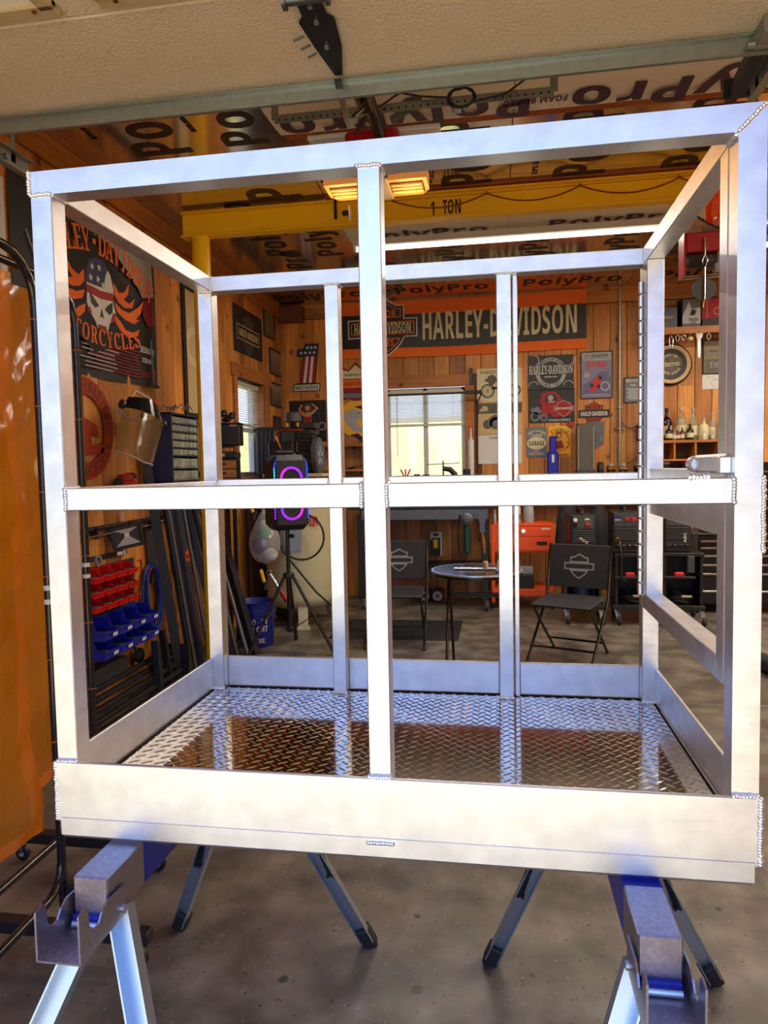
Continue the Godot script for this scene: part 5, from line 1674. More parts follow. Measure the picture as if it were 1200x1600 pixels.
# ---------------------------------------------------------------- leaning steel stock
func build_steel_stock() -> void:
	# bottom x, bottom z, top y, top z, kind, size, tint
	var bars := [
		[-1.436, -3.44, 1.62, -3.33, "flat", 0.065, "steel_black", "widest dark flat bar, first from the left of the leaning steel"],
		[-1.42, -3.575, 1.34, -3.555, "square", 0.032, "steel_black", "slim dark square tube standing just right of the widest flat bar"],
		[-1.41, -3.625, 1.32, -3.612, "round", 0.016, "steel", "shiny round bar, leftmost of the round bars leaning on the wall"],
		[-1.425, -3.685, 1.30, -3.65, "round", 0.016, "steel_black", "dark round pipe leaning beside the shiny leftmost round bar"],
		[-1.43, -3.755, 1.32, -3.73, "flat", 0.06, "steel", "grey flat bar leaning under the small orange tag"],
		[-1.44, -3.80, 1.28, -3.78, "square", 0.036, "steel_black", "dark square tube leaning just right of the orange tagged bar"],
		[-1.40, -3.86, 1.33, -3.84, "round", 0.015, "steel", "shiny thin round bar in the middle of the leaning steel"],
		[-1.33, -3.94, 1.31, -3.88, "flat", 0.055, "steel_black", "dark flat bar right of the shiny thin round bar"],
		[-1.29, -4.0, 1.40, -3.96, "square", 0.04, "steel_black", "dark square tube near the yellow post, left of the cage's back post"],
		[-1.26, -4.05, 1.48, -4.04, "round", 0.02, "steel", "bright round pipe leaning close to the yellow post"],
		[-1.17, -4.04, 1.36, -4.18, "round", 0.017, "steel", "slender bright pipe standing right of the cage's back corner post"],
		[-1.13, -4.10, 1.44, -4.28, "square", 0.06, "steel_black", "thick dark square tube beside the blue bucket, last of the leaning steel"]]
	for q in bars:
		var t := thing("steel_bar", q[7], "steel bar", Vector3(q[0], 0, q[1]), Basis(), "steel stock leaning on the left wall")
		var tx: float = LW + 0.05 - q[0]
		var b := Vector3(tx, q[2], q[3] - q[1])
		var m := MB.new()
		var nb := "bar"
		if q[4] == "flat":
			m.bar(Vector3.ZERO, b, 0.008, q[5], 0.001)
		elif q[4] == "square":
			m.bar(Vector3.ZERO, b, q[5], q[5], 0.004)
		else:
			m.cyl(Vector3(0, 0.01, 0), b, q[5], 14, 0.002)
		part(nb, m, M[q[6]], t)
		if q[4] == "flat" and q[5] == 0.06:
			boxp("tag", b * 0.62 + Vector3(0.03, 0, 0), Vector3(0.006, 0.075, 0.055), M.orange, t, 0.001, Basis(Vector3.RIGHT, 0.06))
			var l := MB.new()
			letters(l, "2x2", 0.04, 0.026, Transform3D(WL, b * 0.62 + Vector3(0.034, 0, 0)), FB)
			part("lettering", l, M.black, t)
		if q[4] == "square":
			boxp("open_end", b, Vector3(q[5] * 0.7, 0.006, q[5] * 0.7), M.black_matt, t, 0.0, Basis(Vector3(0, 0, 1), 0.1))
	var off := [[-1.42, -3.10, 0.11, 0.33, -0.24, "wide dark steel offcut leaning at the wall below the mallet"], [-1.45, -3.30, 0.09, 0.36, -0.10, "dark channel offcut standing right of the wide offcut"], [-1.50, -3.42, 0.07, 0.28, -0.05, "dark narrow offcut against the wall behind the channel offcut"]]
	for q in off:
		var m := MB.new()
		m.box(Vector3(0, q[3] / 2, 0), Vector3(0.012, q[3], q[2]), 0.002)
		m.box(Vector3(0.02, q[3] / 2, q[2] / 2 - 0.004), Vector3(0.04, q[3], 0.008), 0.001)
		solo("steel_offcut", m, M.steel_black, q[5], "steel offcut", Vector3(q[0], 0.01, q[1]), Basis(Vector3.RIGHT, q[4]) * Basis(Vector3(0, 0, 1), 0.18), "steel offcuts by the left wall")

# ---------------------------------------------------------------- compressor, speaker, bucket and the things around them
func build_compressor_corner() -> void:
	var t := thing("air_compressor", "upright beige tank air compressor with a black pump and copper pipe on top", "air compressor", Vector3(-1.09, 0, -5.30))
	var pr := [Vector2(0, 0.10)]
	for i in 7:
		var a := PI / 2 * i / 6.0
		pr.append(Vector2(0.32 * sin(a), 0.24 - 0.12 * cos(a)))
	pr.append(Vector2(0.323, 0.26)); pr.append(Vector2(0.32, 0.28)); pr.append(Vector2(0.32, 1.22))
	for i in 7:
		var a := PI / 2 * i / 6.0
		pr.append(Vector2(0.32 * cos(a), 1.24 + 0.12 * sin(a)))
	var b := MB.new()
	b.lathe(pr, 40)
	part("tank", b, M.tank, t)
	for q in [0.3, 2.4, 4.5]:
		var f := MB.new()
		var B := rot(rad_to_deg(q))
		f.box(B * Vector3(0, 0.12, 0.30), Vector3(0.09, 0.22, 0.02), 0.004, B * Basis(Vector3.RIGHT, -0.25))
		f.box(B * Vector3(0, 0.012, 0.36), Vector3(0.12, 0.024, 0.11), 0.004, B)
		part("foot", f, M.tank, t)
	boxp("platform", Vector3(0, 1.385, 0), Vector3(0.56, 0.03, 0.42), M.tank, t)
	var l := MB.new()
	letters(l, "IR", 0.09, 0.085, Transform3D(rot(18.0), Vector3(0.205, 0.97, 0.262)), FB)
	part("lettering", l, M.red_bin, t)
	boxp("label", Vector3(0.02, 0.80, 0.323), Vector3(0.16, 0.20, 0.003), M.zinc, t, 0.0)
	# motor, pump, flywheel guard, filter, copper discharge pipe
	var m := MB.new()
	m.cyl(Vector3(-0.26, 1.50, 0.0), Vector3(0.04, 1.50, 0.0), 0.105, 20, 0.02)
	part("motor", m, M.black, t)
	boxp("motor_box", Vector3(-0.12, 1.62, 0.10), Vector3(0.24, 0.16, 0.12), M.black, t, 0.01)
	boxp("name_plate", Vector3(-0.02, 1.56, 0.17), Vector3(0.10, 0.05, 0.003), M.light_grey, t, 0.0)
	m = MB.new()
	m.box(Vector3(0.09, 1.50, 0.0), Vector3(0.16, 0.2, 0.2), 0.02)
	m.box(Vector3(0.09, 1.70, 0.0), Vector3(0.14, 0.22, 0.16), 0.01)
	for i in 5:
		m.box(Vector3(0.09, 1.63 + 0.035 * i, 0.0), Vector3(0.19, 0.012, 0.2), 0.002)
	m.box(Vector3(0.11, 1.84, 0.0), Vector3(0.17, 0.06, 0.18), 0.01)
	part("pump", m, M.charcoal, t)
	m = MB.new()
	m.lathe([Vector2(0, 0), Vector2(0.05, 0), Vector2(0.05, 0.02), Vector2(0.13, 0.02), Vector2(0.15, 0), Vector2(0.17, 0.01), Vector2(0.17, 0.05), Vector2(0.15, 0.06), Vector2(0, 0.05)], 30, Transform3D(Basis(Vector3(0, 0, 1), -PI / 2) * Basis(), Vector3(0.18, 1.56, 0.08)))
	part("flywheel", m, M.dark_grey, t)
	for i in 5:
		var a := TAU * i / 5.0
		boxp("spoke", Vector3(0.23, 1.56 + cos(a) * 0.08, 0.08 + sin(a) * 0.08), Vector3(0.012, 0.09, 0.03), M.light_grey, t, 0.003, Basis(Vector3.RIGHT, a))
	m = MB.new()
	m.cyl(Vector3(-0.02, 1.875, 0.06), Vector3(-0.02, 1.965, 0.06), 0.075, 24, 0.008)
	part("air_filter", m, M.dark_grey, t)
	for x in [-0.07, 0.03]:
		m = MB.new()
		m.cyl(Vector3(x, 1.83, 0.09), Vector3(x, 1.872, 0.09), 0.016, 12, 0.003)
		part("fitting", m, M.brass, t)
	tubep("copper_pipe", [Vector3(0.10, 1.80, 0.13), Vector3(-0.10, 1.80, 0.15), Vector3(-0.15, 1.79, 0.15), Vector3(-0.165, 1.74, 0.15), Vector3(-0.13, 1.66, 0.15), Vector3(-0.07, 1.55, 0.14), Vector3(-0.03, 1.42, 0.12)], 0.014, M.copper, t, 10)
	# thin black hose looping in front of the tank
	var pts := []
	for i in 30:
		var a: float = 2.2 - 5.7 * i / 29.0
		pts.append(Vector3(0.115 + 0.205 * cos(a), 0.84 + 0.205 * sin(a), 0.35 + 0.03 * i / 29.0))
	tubep("air_line", [Vector3(-0.09, 0.80, 0.39), Vector3(-0.05, 0.72, 0.40), Vector3(0.02, 0.63, 0.40), Vector3(0.12, 0.50, 0.39), Vector3(0.25, 0.34, 0.38), Vector3(0.38, 0.22, 0.36), Vector3(0.55, 0.06, 0.34)], 0.009, M.rubber, t, 8)
	tubep("air_line", pts, 0.009, M.rubber, t, 8)
	# speaker on its tripod
	var s := thing("speaker_stand", "black tripod stand under the lit party speaker", "speaker stand", Vector3(-0.875, 0, -4.2))
	tubep("pole", [Vector3(0, 0.16, 0), Vector3(0, 0.62, 0)], 0.019, M.black_gloss, s, 12)
	tubep("upper_pole", [Vector3(0, 0.6, 0), Vector3(0, 0.97, 0)], 0.016, M.black, s, 12)
	b = MB.new()
	b.cyl(Vector3(0, 0.585, 0), Vector3(0, 0.63, 0), 0.045, 16, 0.008)
	part("collar", b, M.black, s)
	b = MB.new()
	b.cyl(Vector3(0, 0.17, 0), Vector3(0, 0.20, 0), 0.035, 16, 0.005)
	part("hub", b, M.black, s)
	b = MB.new()
	b.cyl(Vector3(0.02, 0.92, 0.02), Vector3(0.06, 0.92, 0.03), 0.016, 10, 0.003)
	part("knob", b, M.black, s)
	for a in [78.0, 190.0, 318.0]:
		var d := rot(a) * Vector3(0, 0, 1)
		b = MB.new()
		b.bar(d * 0.04 + Vector3(0, 0.60, 0), d * 0.38 + Vector3(0, 0.02, 0), 0.026, 0.018, 0.004)
		var lg := part("leg", b, M.black, s)
		b = MB.new()
		b.bar(d * 0.03 + Vector3(0, 0.185, 0), d * 0.22 + Vector3(0, 0.31, 0), 0.02, 0.006, 0.001)
		part("strut", b, M.black, lg)
		b = MB.new()
		b.ball(d * 0.385 + Vector3(0, 0.018, 0), Vector3(0.02, 0.018, 0.02), 10)
		part("foot", b, M.rubber, lg)
	var k := thing("party_speaker", "black party speaker with a glowing violet and blue ring, on the tripod", "speaker", Vector3(-0.875, 0.97, -4.2), rot(36.0))
	boxp("cabinet", Vector3(0, 0.29, 0), Vector3(0.30, 0.58, 0.25), M.black, k, 0.045)
	boxp("grille", Vector3(0, 0.29, 0.122), Vector3(0.24, 0.50, 0.012), M.charcoal, k, 0.006)
	boxp("carry_handle", Vector3(0, 0.60, -0.02), Vector3(0.16, 0.03, 0.05), M.charcoal, k, 0.012)
	for w in [[0.40, 0], [0.17, 1]]:
		var cols := ["led_violet", "led_violet", "led_magenta", "led_violet", "led_blue", "led_blue"]
		for i in 12:
			b = MB.new()
			var a0 := TAU * i / 12.0
			for q in 3:
				var a := a0 + TAU / 36.0 * q
				var a2 := a + TAU / 36.0
				b.prism(PackedVector2Array([Vector2(cos(a), sin(a)) * 0.072, Vector2(cos(a), sin(a)) * 0.09, Vector2(cos(a2), sin(a2)) * 0.09, Vector2(cos(a2), sin(a2)) * 0.072]), 0.0, 0.006, Transform3D(Basis(), Vector3(0, w[0], 0.126)))
			part("light_ring", b, M[cols[(i / 2 + w[1] * 3) % 6]], k)
		b = MB.new()
		b.lathe([Vector2(0, 0.0), Vector2(0.02, 0.003), Vector2(0.05, -0.004), Vector2(0.07, 0.004)].map(func(v): return v), 24, Transform3D(Basis(Vector3.RIGHT, PI / 2), Vector3(0, w[0], 0.13)))
		part("speaker_cone", b, M.black_matt, k)
	for sd in [-1.0, 1.0]:
		for i in 9:
			var y := 0.36 + 0.022 * i
			boxp("edge_light", Vector3(sd * (0.132 - 0.002 * maxf(0, i - 5) * (i - 5)), y, 0.118), Vector3(0.008, 0.018, 0.012), M["led_cyan"] if sd < 0.0 and i < 6 else M["led_blue"], k, 0.002)
		for i in 7:
			boxp("edge_light", Vector3(sd * 0.132, 0.10 + 0.022 * i, 0.118), Vector3(0.008, 0.018, 0.012), M["led_violet"] if sd < 0.0 else M["led_blue"], k, 0.002)
	# blue bucket
	var u := thing("bucket", "blue plastic pail with white lettering at the foot of the leaning steel", "bucket", Vector3(-1.22, 0, -4.40))
	b = MB.new()
	b.lathe([Vector2(0, 0.005), Vector2(0.130, 0.005), Vector2(0.133, 0.012), Vector2(0.148, 0.30), Vector2(0.155, 0.30), Vector2(0.155, 0.312), Vector2(0.149, 0.312), Vector2(0.151, 0.355), Vector2(0.156, 0.365), Vector2(0.150, 0.368), Vector2(0.145, 0.36), Vector2(0.128, 0.015), Vector2(0, 0.015)], 40)
	part("pail", b, M.bucket, u)
	b = MB.new()
	for row in [["DO IT", 0.215, 0.40], ["RIGHT", 0.155, 0.40]]:
		var s0: String = row[0]
		for i in s0.length():
			if s0[i] == " ":
				continue
			var a: float = 0.42 + (i - 2.0) * 0.235
			var r := 0.1445 if row[1] > 0.2 else 0.1415
			letters(b, s0[i], 0.028 if s0[i] != "I" else 0.008, 0.044, Transform3D(Basis(Vector3.UP, a), Vector3(sin(a) * r, row[1], cos(a) * r)), FB, 0.003)
	b.box(Vector3(sin(0.6) * 0.139, 0.075, cos(0.6) * 0.139), Vector3(0.06, 0.004, 0.003), 0.0, Basis(Vector3.UP, 0.6))
	b.box(Vector3(sin(0.6) * 0.138, 0.045, cos(0.6) * 0.138), Vector3(0.06, 0.004, 0.003), 0.0, Basis(Vector3.UP, 0.6))
	letters(b, "PAIL", 0.045, 0.018, Transform3D(Basis(Vector3.UP, 0.6), Vector3(sin(0.6) * 0.1375, 0.06, cos(0.6) * 0.1375)), FB, 0.003)
	part("lettering", b, M.white, u)
	pts = []
	for i in 13:
		var a := PI * i / 12.0
		pts.append(Vector3(cos(a) * 0.158, 0.305 - 0.10 * sin(a), 0.02 + sin(a) * 0.15))
	tubep("bail", pts, 0.003, M.steel, u, 6)
	# bag of rags hung from the leaning stock, with clamps
	var g := thing("rag_bag", "clear plastic bag of coloured rags hanging between the steel stock and the compressor", "bag", Vector3(-1.24, 0.84, -4.72))
	b = MB.new()
	var prb := []
	for i in 12:
		var f := i / 11.0
		prb.append(Vector2(0.012 + 0.135 * pow(sin(PI * (0.06 + 0.90 * f)), 0.8) * (1.15 - 0.55 * f), -0.22 + 0.46 * f))
	prb[0] = Vector2(0.0, -0.22)
	b.lathe(prb, 18)
	part("bag", b, M.clear_bag, g)
	for q in [[Vector3(0.0, 0.05, 0.02), Vector3(0.07, 0.07, 0.07), "rag_green"], [Vector3(-0.03, -0.05, 0.03), Vector3(0.08, 0.08, 0.07), "rag_violet"], [Vector3(0.04, -0.13, 0.02), Vector3(0.08, 0.06, 0.07), "rag_white"], [Vector3(0.0, 0.12, 0.0), Vector3(0.045, 0.05, 0.045), "rag_white"]]:
		b = MB.new()
		b.ball(q[0], q[1], 12)
		part("rag", b, M[q[2]], g)
	tubep("knot", [Vector3(0, 0.22, 0), Vector3(-0.01, 0.28, 0), Vector3(0, 0.36, 0.0)], [0.02, 0.008, 0.012], M.clear_bag, g, 8)
	var ya := 0
	for q in [[Vector3(-1.34, 1.10, -4.68), "yellow spring clamp biting the top of the rag bag"], [Vector3(-1.25, 0.50, -4.66), "yellow handled tool hanging under the rag bag"]]:
		var y := thing("hand_clamp", q[1], "clamp", q[0])
		boxp("grip", Vector3(0, 0.03, 0), Vector3(0.03, 0.12, 0.03), M.yellow, y, 0.01, Basis(Vector3(0, 0, 1), 0.25))
		boxp("jaw", Vector3(0.03, -0.05, 0), Vector3(0.025, 0.08, 0.02), M.steel, y, 0.004, Basis(Vector3(0, 0, 1), -0.3))
		ya += 1
	var w := thing("punch", "chrome tool with a red handle hanging below the rag bag, above the bucket", "hand tool", Vector3(-1.17, 0.56, -4.62), Basis(Vector3(0, 0, 1), 0.55))
	tubep("shaft", [Vector3(0, 0, 0), Vector3(0, -0.14, 0)], 0.014, M.chrome, w, 10)
	tubep("handle", [Vector3(0, -0.14, 0), Vector3(0, -0.28, 0)], [0.016, 0.02], M.red, w, 10)
	boxp("head", Vector3(0, 0.01, 0), Vector3(0.05, 0.03, 0.03), M.chrome, w, 0.006)
	# stacked organizers and cases on a stand behind the stock
	var st := thing("case_stand", "black steel stand behind the leaning stock that carries the organizers", "stand", Vector3(-1.52, 0, -4.68))
	boxp("top", Vector3(0, 1.28, 0), Vector3(0.22, 0.03, 0.34), M.black, st)
	for q in [[-0.09, -0.15], [0.09, -0.15], [-0.09, 0.15], [0.09, 0.15]]:
		boxp("leg", Vector3(q[0], 0.632, q[1]), Vector3(0.03, 1.265, 0.03), M.black, st)
	var o := thing("drawer_organizer", "stack of orange-yellow drawers with a grey handled case on top, left of the speaker", "organizer", Vector3(-1.52, 1.295, -4.64), rot(14.0))
	boxp("body", Vector3(0, 0.12, 0), Vector3(0.18, 0.24, 0.26), M.black, o, 0.004)
	for i in 3:
		var dr := boxp("drawer", Vector3(0, 0.045 + 0.075 * i, 0.135), Vector3(0.16, 0.066, 0.02), M.trim, o, 0.003)
		boxp("drawer_pull", Vector3(-0.03, 0.05 + 0.075 * i, 0.146), Vector3(0.06, 0.018, 0.004), M.black_matt, dr, 0.001)
	boxp("lid_case", Vector3(0, 0.275, 0.0), Vector3(0.19, 0.06, 0.26), M.charcoal, o, 0.01)
	tubep("handle", [Vector3(-0.06, 0.30, 0.06), Vector3(-0.06, 0.345, 0.06), Vector3(0.06, 0.345, 0.06), Vector3(0.06, 0.30, 0.06)], 0.01, M.dark_grey, o, 8)
	boxp("badge", Vector3(-0.03, 0.275, 0.132), Vector3(0.05, 0.025, 0.003), M.tan, o, 0.0)
	o = thing("tool_case", "glossy black box on the organizer stack under the small left window", "tool case", Vector3(-1.515, 1.652, -4.66), rot(12.0))
	boxp("body", Vector3(0, 0.09, 0), Vector3(0.22, 0.18, 0.22), M.black, o, 0.008)
	boxp("lid", Vector3(0, 0.185, 0.0), Vector3(0.23, 0.014, 0.23), M.black_gloss, o, 0.004)
	boxp("latch", Vector3(0.06, 0.165, 0.115), Vector3(0.06, 0.012, 0.004), M.light_grey, o, 0.0)
	b = MB.new()
	for i in 7:
		b.ball(Vector3(0.03 * (i % 3) - 0.03, 0.03 + 0.02 * (i % 4), 0.025 * (i / 3) - 0.02), Vector3(0.035, 0.022, 0.03), 8, rot(40.0 * i))
	solo("strap_heap", b, M.black, "tangled heap of black straps on the glossy tool case", "straps", Vector3(-1.515, 1.846, -4.66))
	o = thing("ribbed_case", "tall dark ribbed storage crate behind the compressor beside the small left window", "storage crate", Vector3(-1.44, 0, -5.72))
	boxp("body", Vector3(0, 0.93, 0), Vector3(0.30, 1.86, 0.34), M.charcoal, o, 0.01)
	for i in 7:
		boxp("rib", Vector3(-0.13 + 0.043 * i, 1.62, 0.172), Vector3(0.014, 0.42, 0.008), M.dark_grey, o, 0.003)
	boxp("rib", Vector3(0, 1.40, 0.173), Vector3(0.30, 0.02, 0.008), M.dark_grey, o, 0.003)

# ---------------------------------------------------------------- signs on the back wall
func build_back_signs() -> void:
	var zw := BW + 0.002
	var I := Basis()
	var t: Node3D
	# short dark beam end in the corner
	var b := MB.new()
	b.box(Vector3(-1.49, 3.15, BW + 0.05), Vector3(0.29, 0.17, 0.09), 0.006)
	solo("beam_end", b, M.trim_dark, "short dark wooden beam end high in the left back corner", "beam")
	# wide banner
	t = thing("wall_banner", "wide black and orange cloth banner with big white letters high on the back wall", "banner", Vector3(0.38, 2.955, zw + 0.012))
	var w := 2.60
	for q in [["cloth", "print_ink", -0.215, 0.145], ["cloth", "orange_cloth", 0.145, 0.285], ["cloth", "orange_cloth", -0.315, -0.215]]:
		b = MB.new()
		for i in 40:
			var x0 := -w / 2 + w * i / 40.0
			var x1 := x0 + w / 40.0
			var f := func(x: float, y: float) -> Vector3: return Vector3(x, y - 0.008 * cos(x * 2.4), 0.010 + 0.006 * sin(x * 5.0 + y * 4.0) + 0.003 * sin(x * 13.0))
			b.quad(f.call(x0, q[2]), f.call(x1, q[2]), f.call(x1, q[3]), f.call(x0, q[3]), Vector3(-0.05 * cos(x0 * 5.0), 0, 1).normalized())
			b.quad(f.call(x0, q[2]) - Vector3(0, 0, 0.002), f.call(x1, q[2]) - Vector3(0, 0, 0.002), f.call(x1, q[3]) - Vector3(0, 0, 0.002), f.call(x0, q[3]) - Vector3(0, 0, 0.002), Vector3(0, 0, -1))
		part(q[0], b, M[q[1]], t)
	put(t, "lettering", "cream", func(m): letters(m, "HARLEY-DAVIDSON", 1.615, 0.29, at2(0.395, 0.0, 0.021), FB))
	put(t, "emblem", "white", func(m): shield2(m, -0.85, 0.0, 0.37, 0.0205, -0.012))
	put(t, "emblem", "print_ink", func(m): shield2(m, -0.85, 0.0, 0.37, 0.0218, 0.0))
	put(t, "emblem", "orange_cloth", func(m): shield2(m, -0.85, 0.0, 0.37, 0.0232, 0.022))
	put(t, "emblem", "print_ink", func(m): shield2(m, -0.85, 0.0, 0.37, 0.0246, 0.032))
	put(t, "emblem_lettering", "orange_cloth", func(m):
		letters(m, "MOTOR", 0.30, 0.075, at2(-0.85, 0.155, 0.0262), FB)
		letters(m, "CYCLES", 0.24, 0.07, at2(-0.85, -0.16, 0.0262), FB))
	put(t, "emblem_lettering", "cream", func(m): letters(m, "HARLEY-DAVIDSON", 0.62, 0.11, at2(-0.85, 0.0, 0.0262), FB))
	# number-one sign in stars and stripes
	t = thing("number_sign", "cut-out metal number 1 in stars and stripes on the left of the back wall", "sign", Vector3(-1.348, 2.57, zw))
	var one := [[-0.155, -0.26], [0.155, -0.26], [0.165, -0.175], [0.105, -0.165], [0.155, 0.265], [-0.005, 0.265], [-0.025, 0.215], [-0.095, 0.205], [-0.10, 0.125], [-0.035, 0.125], [-0.075, -0.165], [-0.145, -0.175]]
	put(t, "panel", "print_ink", func(m): poly2(m, one, 0, 0, 1.0, 0, 0.006))
	put(t, "blue_field", "flag_blue", func(m): poly2(m, [[-0.088, 0.135], [-0.085, 0.195], [-0.015, 0.205], [0.003, 0.255], [0.143, 0.255], [0.127, 0.135]], 0, 0, 1.0, 0.006, 0.0006))
	put(t, "stars", "white", func(m):
		for q in [[0.025, 0.222], [0.07, 0.222], [0.115, 0.222], [-0.05, 0.165], [0.0, 0.165], [0.05, 0.165], [0.10, 0.165]]: star2(m, q[0], q[1], 0.021, 0.0068))
	for i in 5:
		var x0 := -0.025 + 0.0302 * i
		var x1 := -0.067 + 0.0322 * i
		put(t, "stripe", "red_print" if i % 2 == 0 else "white", func(m): poly2(m, [[x1, -0.165], [x1 + 0.032, -0.165], [x0 + 0.030, 0.125], [x0, 0.125]], 0, 0, 1.0, 0.006, 0.0006))
	put(t, "name_bar", "white", func(m): poly2(m, [[-0.145, -0.25], [0.146, -0.25], [0.153, -0.185], [-0.136, -0.185]], 0, 0, 1.0, 0.006, 0.0006))
	put(t, "lettering", "print_ink", func(m): letters(m, "HARLEY-DAVIDSON", 0.26, 0.042, at2(0.002, -0.217, 0.0068), FB))
	# pin-up picture
	t = board("pinup_sign", "black metal sign with a posing woman in red and a motorcycle, left of the window", "sign", Vector3(-1.34, 1.98, zw), I, 0.42, 0.46, M.print_ink)
	put(t, "figure", "skin", func(m):
		poly2(m, [[-0.02, 0.10], [0.02, 0.10], [0.045, 0.02], [0.03, -0.06], [0.06, -0.12], [0.02, -0.16], [-0.03, -0.14], [-0.04, -0.05], [-0.05, 0.03]], 0, 0, 1.0, 0.0045, 0.0006)
		disc2(m, 0.0, 0.145, 0.028, 0.0045, 0.0006, 14)
		poly2(m, [[-0.05, 0.05], [-0.11, 0.13], [-0.07, 0.19], [-0.055, 0.18], [-0.085, 0.13], [-0.03, 0.08]], 0, 0, 1.0, 0.0045, 0.0006)
		poly2(m, [[0.04, 0.06], [0.13, 0.14], [0.05, 0.20], [0.045, 0.185], [0.095, 0.14], [0.02, 0.09]], 0, 0, 1.0, 0.0045, 0.0006))
	put(t, "dress", "red_print", func(m): poly2(m, [[-0.05, 0.055], [-0.02, 0.045], [0.0, 0.055], [0.02, 0.045], [0.05, 0.055], [0.03, -0.03], [0.06, -0.12], [-0.045, -0.12], [-0.035, -0.03]], 0, 0, 1.0, 0.0052, 0.0004))
	put(t, "hair", "brown", func(m): poly2(m, [[-0.05, 0.07], [-0.055, 0.14], [-0.035, 0.185], [0.0, 0.198], [0.035, 0.185], [0.055, 0.14], [0.05, 0.07]], 0, 0, 1.0, 0.0041, 0.0003))
	put(t, "motorcycle", "light_grey", func(m):
		ring2(m, 0.16, -0.06, 0.035, 0.047, 0.0045, 0.0004, 20)
		ring2(m, 0.08, -0.12, 0.03, 0.042, 0.0045, 0.0004, 20)
		for q in [[0.16, -0.06, 0.12, 0.10], [0.08, -0.12, 0.16, -0.02], [0.10, 0.08, 0.15, 0.09]]:
			m.bar(Vector3(q[0], q[1], 0.0048), Vector3(q[2], q[3], 0.0048), 0.01, 0.0005))
	put(t, "lettering", "red_print", func(m): letters(m, "HARLEY", 0.11, 0.025, at2(-0.13, 0.10, 0.0045), FB))
	# legend sign and round eagle sign, mostly behind the posts
	t = thing("legend_sign", "orange and white shaped metal sign with script lettering under the banner's left end", "sign", Vector3(-0.785, 2.41, zw))
	put(t, "panel", "maroon", func(m): poly2(m, [[-0.16, -0.22], [-0.08, -0.20], [0.0, -0.23], [0.08, -0.20], [0.16, -0.22], [0.16, 0.15], [0.08, 0.12], [0.0, 0.20], [-0.08, 0.12], [-0.16, 0.15]], 0, 0, 1.0, 0, 0.005))
	put(t, "bands", "cream", func(m): poly2(m, [[-0.15, 0.02], [0.15, 0.02], [0.15, 0.12], [0.08, 0.10], [0.0, 0.17], [-0.08, 0.10], [-0.15, 0.12]], 0, 0, 1.0, 0.005, 0.0006))
	put(t, "bands", "orange_cloth", func(m): rect2(m, 0, -0.035, 0.30, 0.09, 0.005, 0.0006))
	put(t, "bands", "grey_sign", func(m): rect2(m, 0, -0.165, 0.30, 0.05, 0.005, 0.0006))
	put(t, "lettering", "print_ink", func(m):
		letters(m, "An American Legend", 0.26, 0.04, at2(0, 0.06, 0.0058, 0.0, 0.2), FS)
		letters(m, "HARLEY-DAVIDSON", 0.27, 0.045, at2(0, -0.035, 0.0058), FS))
	put(t, "lettering", "red_print", func(m): letters(m, "motorcycles", 0.22, 0.03, at2(0, -0.105, 0.0058), FB))
	t = thing("eagle_sign", "yellow metal sign with a grey eagle, half hidden behind the cage's middle posts", "sign", Vector3(-0.79, 1.97, zw))
	put(t, "panel", "yellow_print", func(m): disc2(m, 0, 0.02, 0.20, 0, 0.005, 32))
	put(t, "eagle", "light_grey", func(m):
		poly2(m, [[-0.12, 0.10], [-0.03, 0.13], [0.06, 0.10], [0.11, 0.04], [0.06, 0.05], [0.08, 0.0], [0.03, 0.02], [0.0, -0.03], [0.06, -0.08], [0.10, -0.07], [0.08, -0.13], [-0.04, -0.12], [-0.10, -0.04], [-0.14, 0.03]], 0, 0, 1.0, 0.005, 0.0006))
	put(t, "eagle", "print_ink", func(m):
		poly2(m, [[-0.02, 0.15], [0.10, 0.17], [0.14, 0.08], [0.10, 0.10], [0.07, 0.12]], 0, 0, 1.0, 0.0056, 0.0004)
		disc2(m, 0.03, 0.08, 0.008, 0.0057, 0.0004, 8)
		poly2(m, [[-0.08, -0.16], [0.02, -0.14], [0.12, -0.24], [0.08, -0.25], [0.0, -0.19]], 0, 0, 1.0, 0.0056, 0.0004))
	# cream sign, motorcycle print and blank calendar right of the window
	t = board("cream_sign", "cream metal sign with black emblem, topmost right of the window", "sign", Vector3(0.78, 2.30, zw), I, 0.475, 0.36, M.cream, "", 0.005)
	put(t, "lettering", "print_ink", func(m):
		letters(m, "HARLEY-DAVIDSON", 0.40, 0.03, at2(0.0, 0.14, 0.0052), FS)
		ring2(m, -0.125, -0.06, 0.06, 0.075, 0.0052, 0.0005, 28)
		ring2(m, -0.125, -0.06, 0.042, 0.048, 0.0052, 0.0005, 24)
		ring2(m, 0.16, -0.06, 0.05, 0.065, 0.0052, 0.0005, 24)
		letters(m, "B", 0.03, 0.04, at2(-0.125, -0.06, 0.0052), FS)
		rect2(m, 0.02, -0.03, 0.2, 0.03, 0.0052, 0.0005))
	put(t, "emblem", "sepia_dark", func(m): shield2(m, -0.08, 0.055, 0.07, 0.0052))
	t = board("engine_print", "sepia print of a motorcycle engine under the cream sign", "poster", Vector3(0.78, 1.945, zw), I, 0.477, 0.34, M.tan, "", 0.005)
	put(t, "print", "sepia_dark", func(m):
		rect2(m, 0, 0.11, 0.47, 0.11, 0.0052, 0.0004)
		disc2(m, -0.13, -0.06, 0.05, 0.0052, 0.0006, 18); disc2(m, -0.04, -0.05, 0.065, 0.0052, 0.0006, 18); disc2(m, 0.08, -0.06, 0.06, 0.0052, 0.0006, 18)
		poly2(m, [[-0.12, 0.0], [-0.06, 0.04], [0.1, 0.03], [0.12, -0.02], [-0.1, -0.04]], 0, 0, 1.0, 0.0052, 0.0006))
